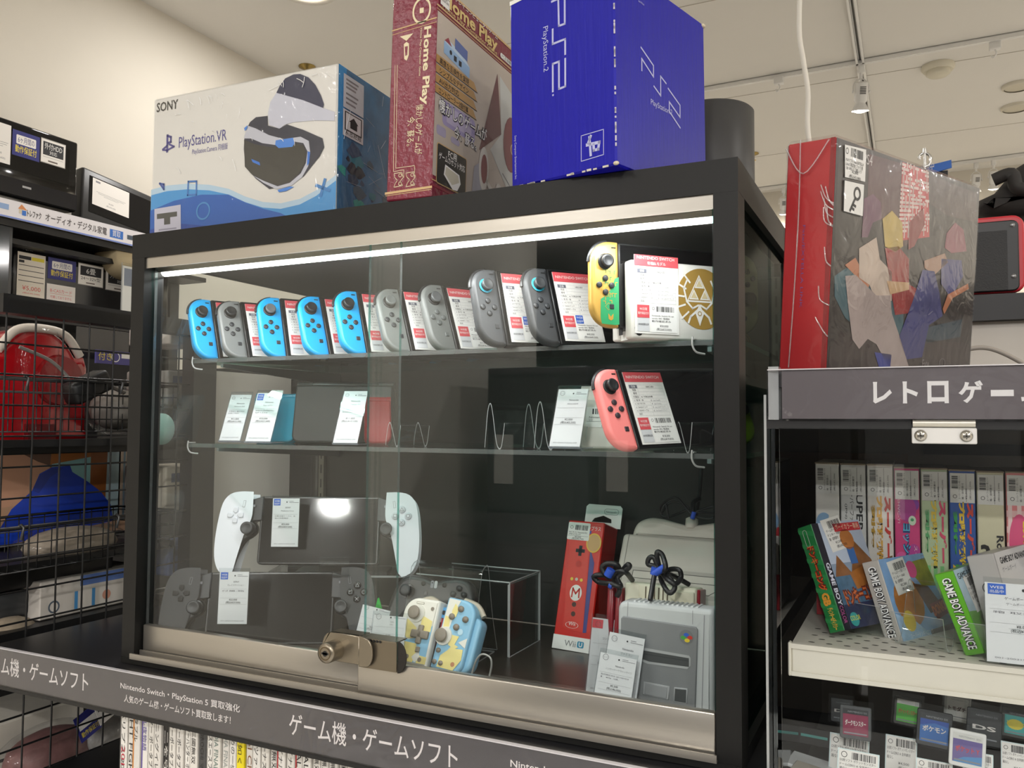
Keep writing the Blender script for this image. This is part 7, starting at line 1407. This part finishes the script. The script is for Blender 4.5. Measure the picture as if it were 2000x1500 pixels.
# ================================================================ on and behind the retro cabinet
# --- red boxed set in film
w_, d_, h_ = .054, .40, .2417; p = (.9069, .08, 1.4840)
t = thing('boxed_set', 'tall red boxed game set in clear film on the retro cabinet', 'box', pose(p, -22.2, -3.6, 5.3))
RB_ = mat('b0282c', .35); DKB = mat('1d100f', .3, nz=.25, ns=14)
m = MB(); m.rbox(0, 0, 0, w_, d_, h_, .0015, RB_, 1); f = face_front(m, 0, 0, 0, w_, h_)
f.rect(w_*.90, 0, w_-.0005, h_, mat('8a1f22', .35)).text('Fate/EXTELLA LINK', w_*.40, h_*.64, .004, mat('7a4a80', .5), 2, fit=h_*.36, hfit=w_*.055, rot=-90)
g = face_right(m, w_, 0, 0, d_, h_); g.quad((515, 100), (1345, 370), (1300, 1378), (450, 1385))
g.rect(.0006, .0006, d_-.0006, h_-.0006, DKB, 1)
q = g.qs
g.poly(q([(700, 190), (1000, 270), (1010, 640), (880, 700), (690, 420)]), mat('4a2326', .3, nz=.2, ns=20), 2)
g.poly(q([(1050, 300), (1330, 400), (1320, 560), (1150, 520), (1040, 450)]), mat('3d2a2a', .3, nz=.2, ns=20), 2)
# lattice screen panel
LT = mat('d8c2bc', .4); LR = mat('b8343a', .35)
g.poly(q([(890, 232), (1040, 282), (1050, 640), (870, 660)]), LR, 3)
rr = random.Random(8)
def lp(u, v): a = np.array((890, 232))*(1-u)*(1-v)+np.array((1040, 282))*u*(1-v)+np.array((1050, 640))*u*v+np.array((866, 660))*(1-u)*v; return g.q(*a)
for i in range(8):
    for j in range(18):
        u, v = (i+.5)/8, (j+.5)/18*.96
        if rr.random() < .55: g.line([lp(u-.055, v), lp(u+.055, v)], .0030, LT, 4)
        if rr.random() < .55: g.line([lp(u, v-.024), lp(u, v+.024)], .0030, LT, 4)
# couch and draperies, no figures
TEAL, NVY, SLK, ORG = mat('2e5560', .3, nz=.2, ns=18), mat('26296e', .3, nz=.25, ns=20), mat('a3938f', .25, nz=.12, ns=20), mat('b06a44', .3, nz=.15, ns=25)
g.poly(q([(500, 850), (560, 810), (620, 800), (900, 1050), (900, 1180), (660, 1160), (560, 1080), (500, 960)]), TEAL, 3).poly(q([(1000, 1150), (1250, 1100), (1240, 1200), (1040, 1230)]), mat('223a48', .3, nz=.2, ns=18), 3).poly(q([(540, 1160), (900, 1190), (1290, 1240), (1290, 1375), (460, 1380), (470, 1250)]), mat('2a1a1a', .3, nz=.2, ns=18), 3)
g.poly(q([(790, 700), (870, 690), (930, 760), (930, 900), (1000, 940), (940, 1060), (850, 1070), (820, 900)]), mat('8e1f22', .25, nz=.25, ns=30), 5)
g.poly(q([(1010, 820), (1080, 830), (1110, 950), (1130, 1080), (1050, 1130), (1010, 1310), (920, 1320), (870, 1200), (950, 1000)]), NVY, 6).poly(q([(1120, 760), (1240, 770), (1250, 860), (1180, 980), (1120, 900)]), NVY, 5)
g.poly(q([(560, 850), (620, 845), (740, 960), (820, 960), (830, 1060), (880, 1200), (935, 1372), (820, 1374), (740, 1230), (690, 1200), (640, 1255), (600, 1200), (575, 1000)]), SLK, 6)
g.poly(q([(640, 700), (740, 640), (760, 760), (830, 830), (830, 990), (740, 1000), (700, 900), (640, 860)]), mat('b9a698', .3, nz=.15, ns=25), 5)
g.poly(q([(670, 430), (720, 405), (765, 450), (770, 540), (720, 560), (690, 640), (655, 640), (665, 520)]), mat('5e2f4c', .3, nz=.2, ns=25), 4).poly(q([(775, 540), (830, 495), (890, 560), (895, 690), (850, 720), (790, 690)]), mat('b59a4a', .3, nz=.25, ns=30), 5).poly(q([(1150, 620), (1200, 560), (1250, 600), (1270, 720), (1180, 730), (1140, 700)]), mat('7c2c46', .3, nz=.2, ns=25), 4)
g.poly(q([(930, 560), (1010, 480), (1020, 570), (960, 690), (925, 710)]), mat('7e1c20', .3), 6).poly(q([(1160, 960), (1280, 900), (1285, 930), (1190, 980), (1140, 1070), (1130, 1040)]), ORG, 6).poly(q([(560, 790), (620, 750), (700, 900), (690, 930), (620, 850)]), ORG, 4).poly(q([(800, 880), (930, 890), (930, 930), (820, 955)]), mat('c09a72', .3), 7).poly(q([(1020, 770), (1140, 730), (1160, 780), (1080, 850), (1020, 810)]), mat('a07a66', .3), 5)
g.poly(q([(730, 1275), (830, 1290), (820, 1375), (760, 1375)]), mat('1f2f8a', .3), 6)
g.text('Fate', *g.q(1010, 1372), .011, mat('8a8484', .4), 7, fit=.02).ring(*g.q(1130, 1345), .008, .010, mat('6a6464', .4), 7, 14, .6)
g.text('PS4', *g.q(668, 240), .011, mat('c9c2c0', .4), 3, fit=.02)
m.build('carton', t)
m = MB(); g = FR(m, (w_+.0012, 0, 0), (0, 1, 0), (0, 0, 1), d_, h_); g.quad((515, 100), (1345, 370), (1300, 1378), (450, 1385))
g.poly(g.qs([(557, 142), (678, 168), (672, 340), (557, 315)]), TAPE, 1)
a, c = g.q(590, 205), g.q(662, 180); g.bars(a[0], a[1], c[0], c[1], INK, 24, 2, 5); g.ring(*g.q(570, 175), .0025, .0033, INK, 2, 12)
for k, s_ in enumerate(('PS4ソフト Fate EXTELLA', 'LINK 限定版 ファミ通', 'LR 095-3 〇箱入り', '¥2,800', '(税込¥3,080)')):
    a = g.q((562, 562, 564, 596, 580)[k], 228+22*k); g.text(s_, a[0], a[1], .0030, INK, 3, fit=(.040, .038, .034, .014, .026)[k])
m.build('price_sticker', t)
m = MB(); g = FR(m, (w_+.0013, 0, 0), (0, 1, 0), (0, 0, 1), d_, h_); g.quad((515, 100), (1345, 370), (1300, 1378), (450, 1385))
g.poly(g.qs([(552, 328), (668, 352), (660, 530), (546, 500)]), INK, 1).poly(g.qs([(555, 333), (665, 356), (657, 525), (549, 497)]), TAPE, 2)
c = g.q(625, 405); g.ring(c[0], c[1], .0048, .0082, INK, 4, 20, .9); g.line(g.qs([(612, 432), (585, 492)]), .0034, INK, 4).line(g.qs([(600, 462), (614, 472)]), .0030, INK, 4).line(g.qs([(592, 480), (604, 490)]), .0030, INK, 4)
m.build('key_sticker', t)
m = MB(); m.rbox(-.0025, -.0022, .0003, w_+.0022, d_+.002, h_+.0035, .005, FILM, 1)
rr = random.Random(6)
for k in range(9):
    z = rr.uniform(.02, h_-.03); m.tube(spline([(w_+.001, -.001, z), (w_-.004+rr.uniform(-.004, .002), -.0035, z+.006), (w_-.016*rr.random(), -.0028, z+.02)], 4), .0008, CREASE, 5)
m.tube(spline([(w_*.30, -.003, h_+.002), (w_*.33, -.0035, h_*.7), (w_*.30, -.003, h_*.35), (w_*.25, -.0033, .004)], 6), .0008, CREASE, 5)
m.tube(spline([(0, -.003, h_*.98), (w_*.4, -.004, h_*.86), (w_*.9, -.004, h_*.99)], 6), .0009, CREASE, 5)
m.build('clear_film', t)
# --- things on the shelf behind
YQ = .78
zq = P(1950, 577, y=YQ)[2]
t = thing('white_cabinet', 'white cabinet behind the red boxed set', 'cabinet', (P(1880, 640, y=YQ)[0], YQ, 0))
m = MB(); m.box(0, 0, 0, 1.1, .4, zq-.0445, mat('d3cdc4', .5, nz=.02, ns=4)); m.build('carcass', t)
m = MB(); m.box(-.02, -.02, zq-.044, 1.12, .42, zq, mat('232325', .45)); m.build('black_top', t)
t = thing('tablet_case', 'black tablet in a red bumper case behind the red boxed set', 'tablet', (P(1850, 500, y=YQ)[0], YQ-.01, zq+.003))
w_ = P(2001, 500, y=YQ)[0]-P(1850, 500, y=YQ)[0]; h_ = P(1990, 421, y=YQ)[2]-zq-.003
m = MB(); m.slab(rrect(0, 0, w_, h_, .018, 5), 0, .02, mat('c8303c', .4), .004, 3); m.build('bumper', t)
m = MB(); m.slab(rrect(.01, .002, w_-.009, h_-.009, .010, 4), -.004, .002, mat('1c1c1d', .4), .002, 2)
for q in (.2, .86): m.lathe([(.0042, -.0045), (.003, -.006), (.0005, -.006)], mat('8a8a8a', .3, .6), c=(w_-.018, 0, h_*q), ax='y', n=12)
m.build('frame', t)
m = MB(); m.box(.014, -.0045, .004, w_-.026, -.004, h_-.026, mat('141414', .5, bump=.2, bs=400)); m.build('screen', t)
pb = [P(1905, 400, y=.95), P(1940, 384, y=.95), P(1982, 335, y=.95), P(2040, 300, y=.95), P(2060, 420, y=.95), P(1985, 430, y=.95), P(1930, 430, y=.95), P(1900, 425, y=.95)]
m = MB(); c = np.mean(pb, 0); m.slab([(p[0], p[2]) for p in pb][::-1], .90, 1.05, mat('2a2826', .7, nz=.1, ns=40, bump=.3, bs=60), .03, 4); m.tube(spline([P(1940, 352, y=.89), P(1975, 340, y=.885), P(1985, 365, y=.885), P(2010, 372, y=.885)]), .012, mat('2a2826', .7), 8)
info(m.build('black_bag'), 'black soft bag above the red bumper tablet case', 'bag')
m = MB(); m.tube(spline([P(1880, 684, y=.6), P(1920, 679, y=.6), P(1960, 690, y=.6), P(2020, 722, y=.6)]), .0035, mat('a8a198', .5), 8); info(m.build('power_cable'), 'grey cable curving in front of the white cabinet', 'cord')
# hanging blue sign with its hook stand
t = thing('hanging_sign', 'small blue sign on a wire hook behind the red boxed set', 'sign', tuple(P(1806, 330, y=1.6)))
o_ = P(1806, 330, y=1.6); r_ = lambda px, py: P(px, py, y=1.6)-o_
m = MB(); m.tube(spline([r_(1796, 312), r_(1796, 304), r_(1806, 299), r_(1817, 306), r_(1815, 322), r_(1806, 326)]), .004, CHROME, 8); m.tube([r_(1806, 290), (0, 0, -o_[2])], .004, CHROME, 8); m.lathe([(.12, -o_[2]), (.12, .012-o_[2])], BLACK, n=24); m.tube([r_(1806, 300), r_(1806, 294)], .005, CHROME, 8); m.build('hook', t)
m = MB(); a, b_, c, d = r_(1770, 334), r_(1858, 312), r_(1859, 327), r_(1772, 352); y_ = np.array((0, .006, 0))
m.add([tuple(a), tuple(b_), tuple(c), tuple(d), tuple(a+y_), tuple(b_+y_), tuple(c+y_), tuple(d+y_)], [(0, 3, 2, 1), (4, 5, 6, 7), (0, 1, 5, 4), (1, 2, 6, 5), (2, 3, 7, 6), (3, 0, 4, 7)], mat('1f66c8', .4))
L_ = np.linalg.norm(b_-a); f = FR(m, d-np.array((0, .001, 0)), (b_-a)/L_, (0, 0, 1)); f.text('出品中', L_*.28, .013, .016, WHITE, 2, fit=L_*.32); m.build('blue_board', t)
m = MB(); p0_, p1_ = r_(1830, 333), r_(1852, 360); m.box(p0_[0], .01, p1_[2], p1_[0], .03, p0_[2], BLACK); m.build('black_clip', t)
# dark fridges and shelves across the aisle, seen only as reflections in the glass
FRG = mat('6d6f70', .35); 
for i, (x, w_, h_, cc) in enumerate(((-1.2, .62, 1.75, '43464a'), (-.52, .62, 1.72, '5c5e60'), (.16, .6, 1.78, '2e2f31'), (.82, .64, 1.6, '66686a'), (1.52, .6, 1.76, '3a3c3e'), (2.18, .62, 1.7, '505254'))):
    t = thing('refrigerator', ('grey', 'silver', 'black', 'pale grey', 'charcoal', 'steel grey')[i]+' refrigerator across the aisle, mirrored in the case glass', 'refrigerator', (x, -3.45, 0))
    m = MB(); m.rbox(0, -.6, 0, w_, 0, h_, .012, mat(cc, .3), 2); m.build('body', t)
    m = MB(); m.box(.01, .0, h_*.42, w_-.01, .004, h_*.425, BLACK); m.box(.05, .0, h_*.62, .17, .003, h_*.78, PAPER); m.build('door_seam', t)
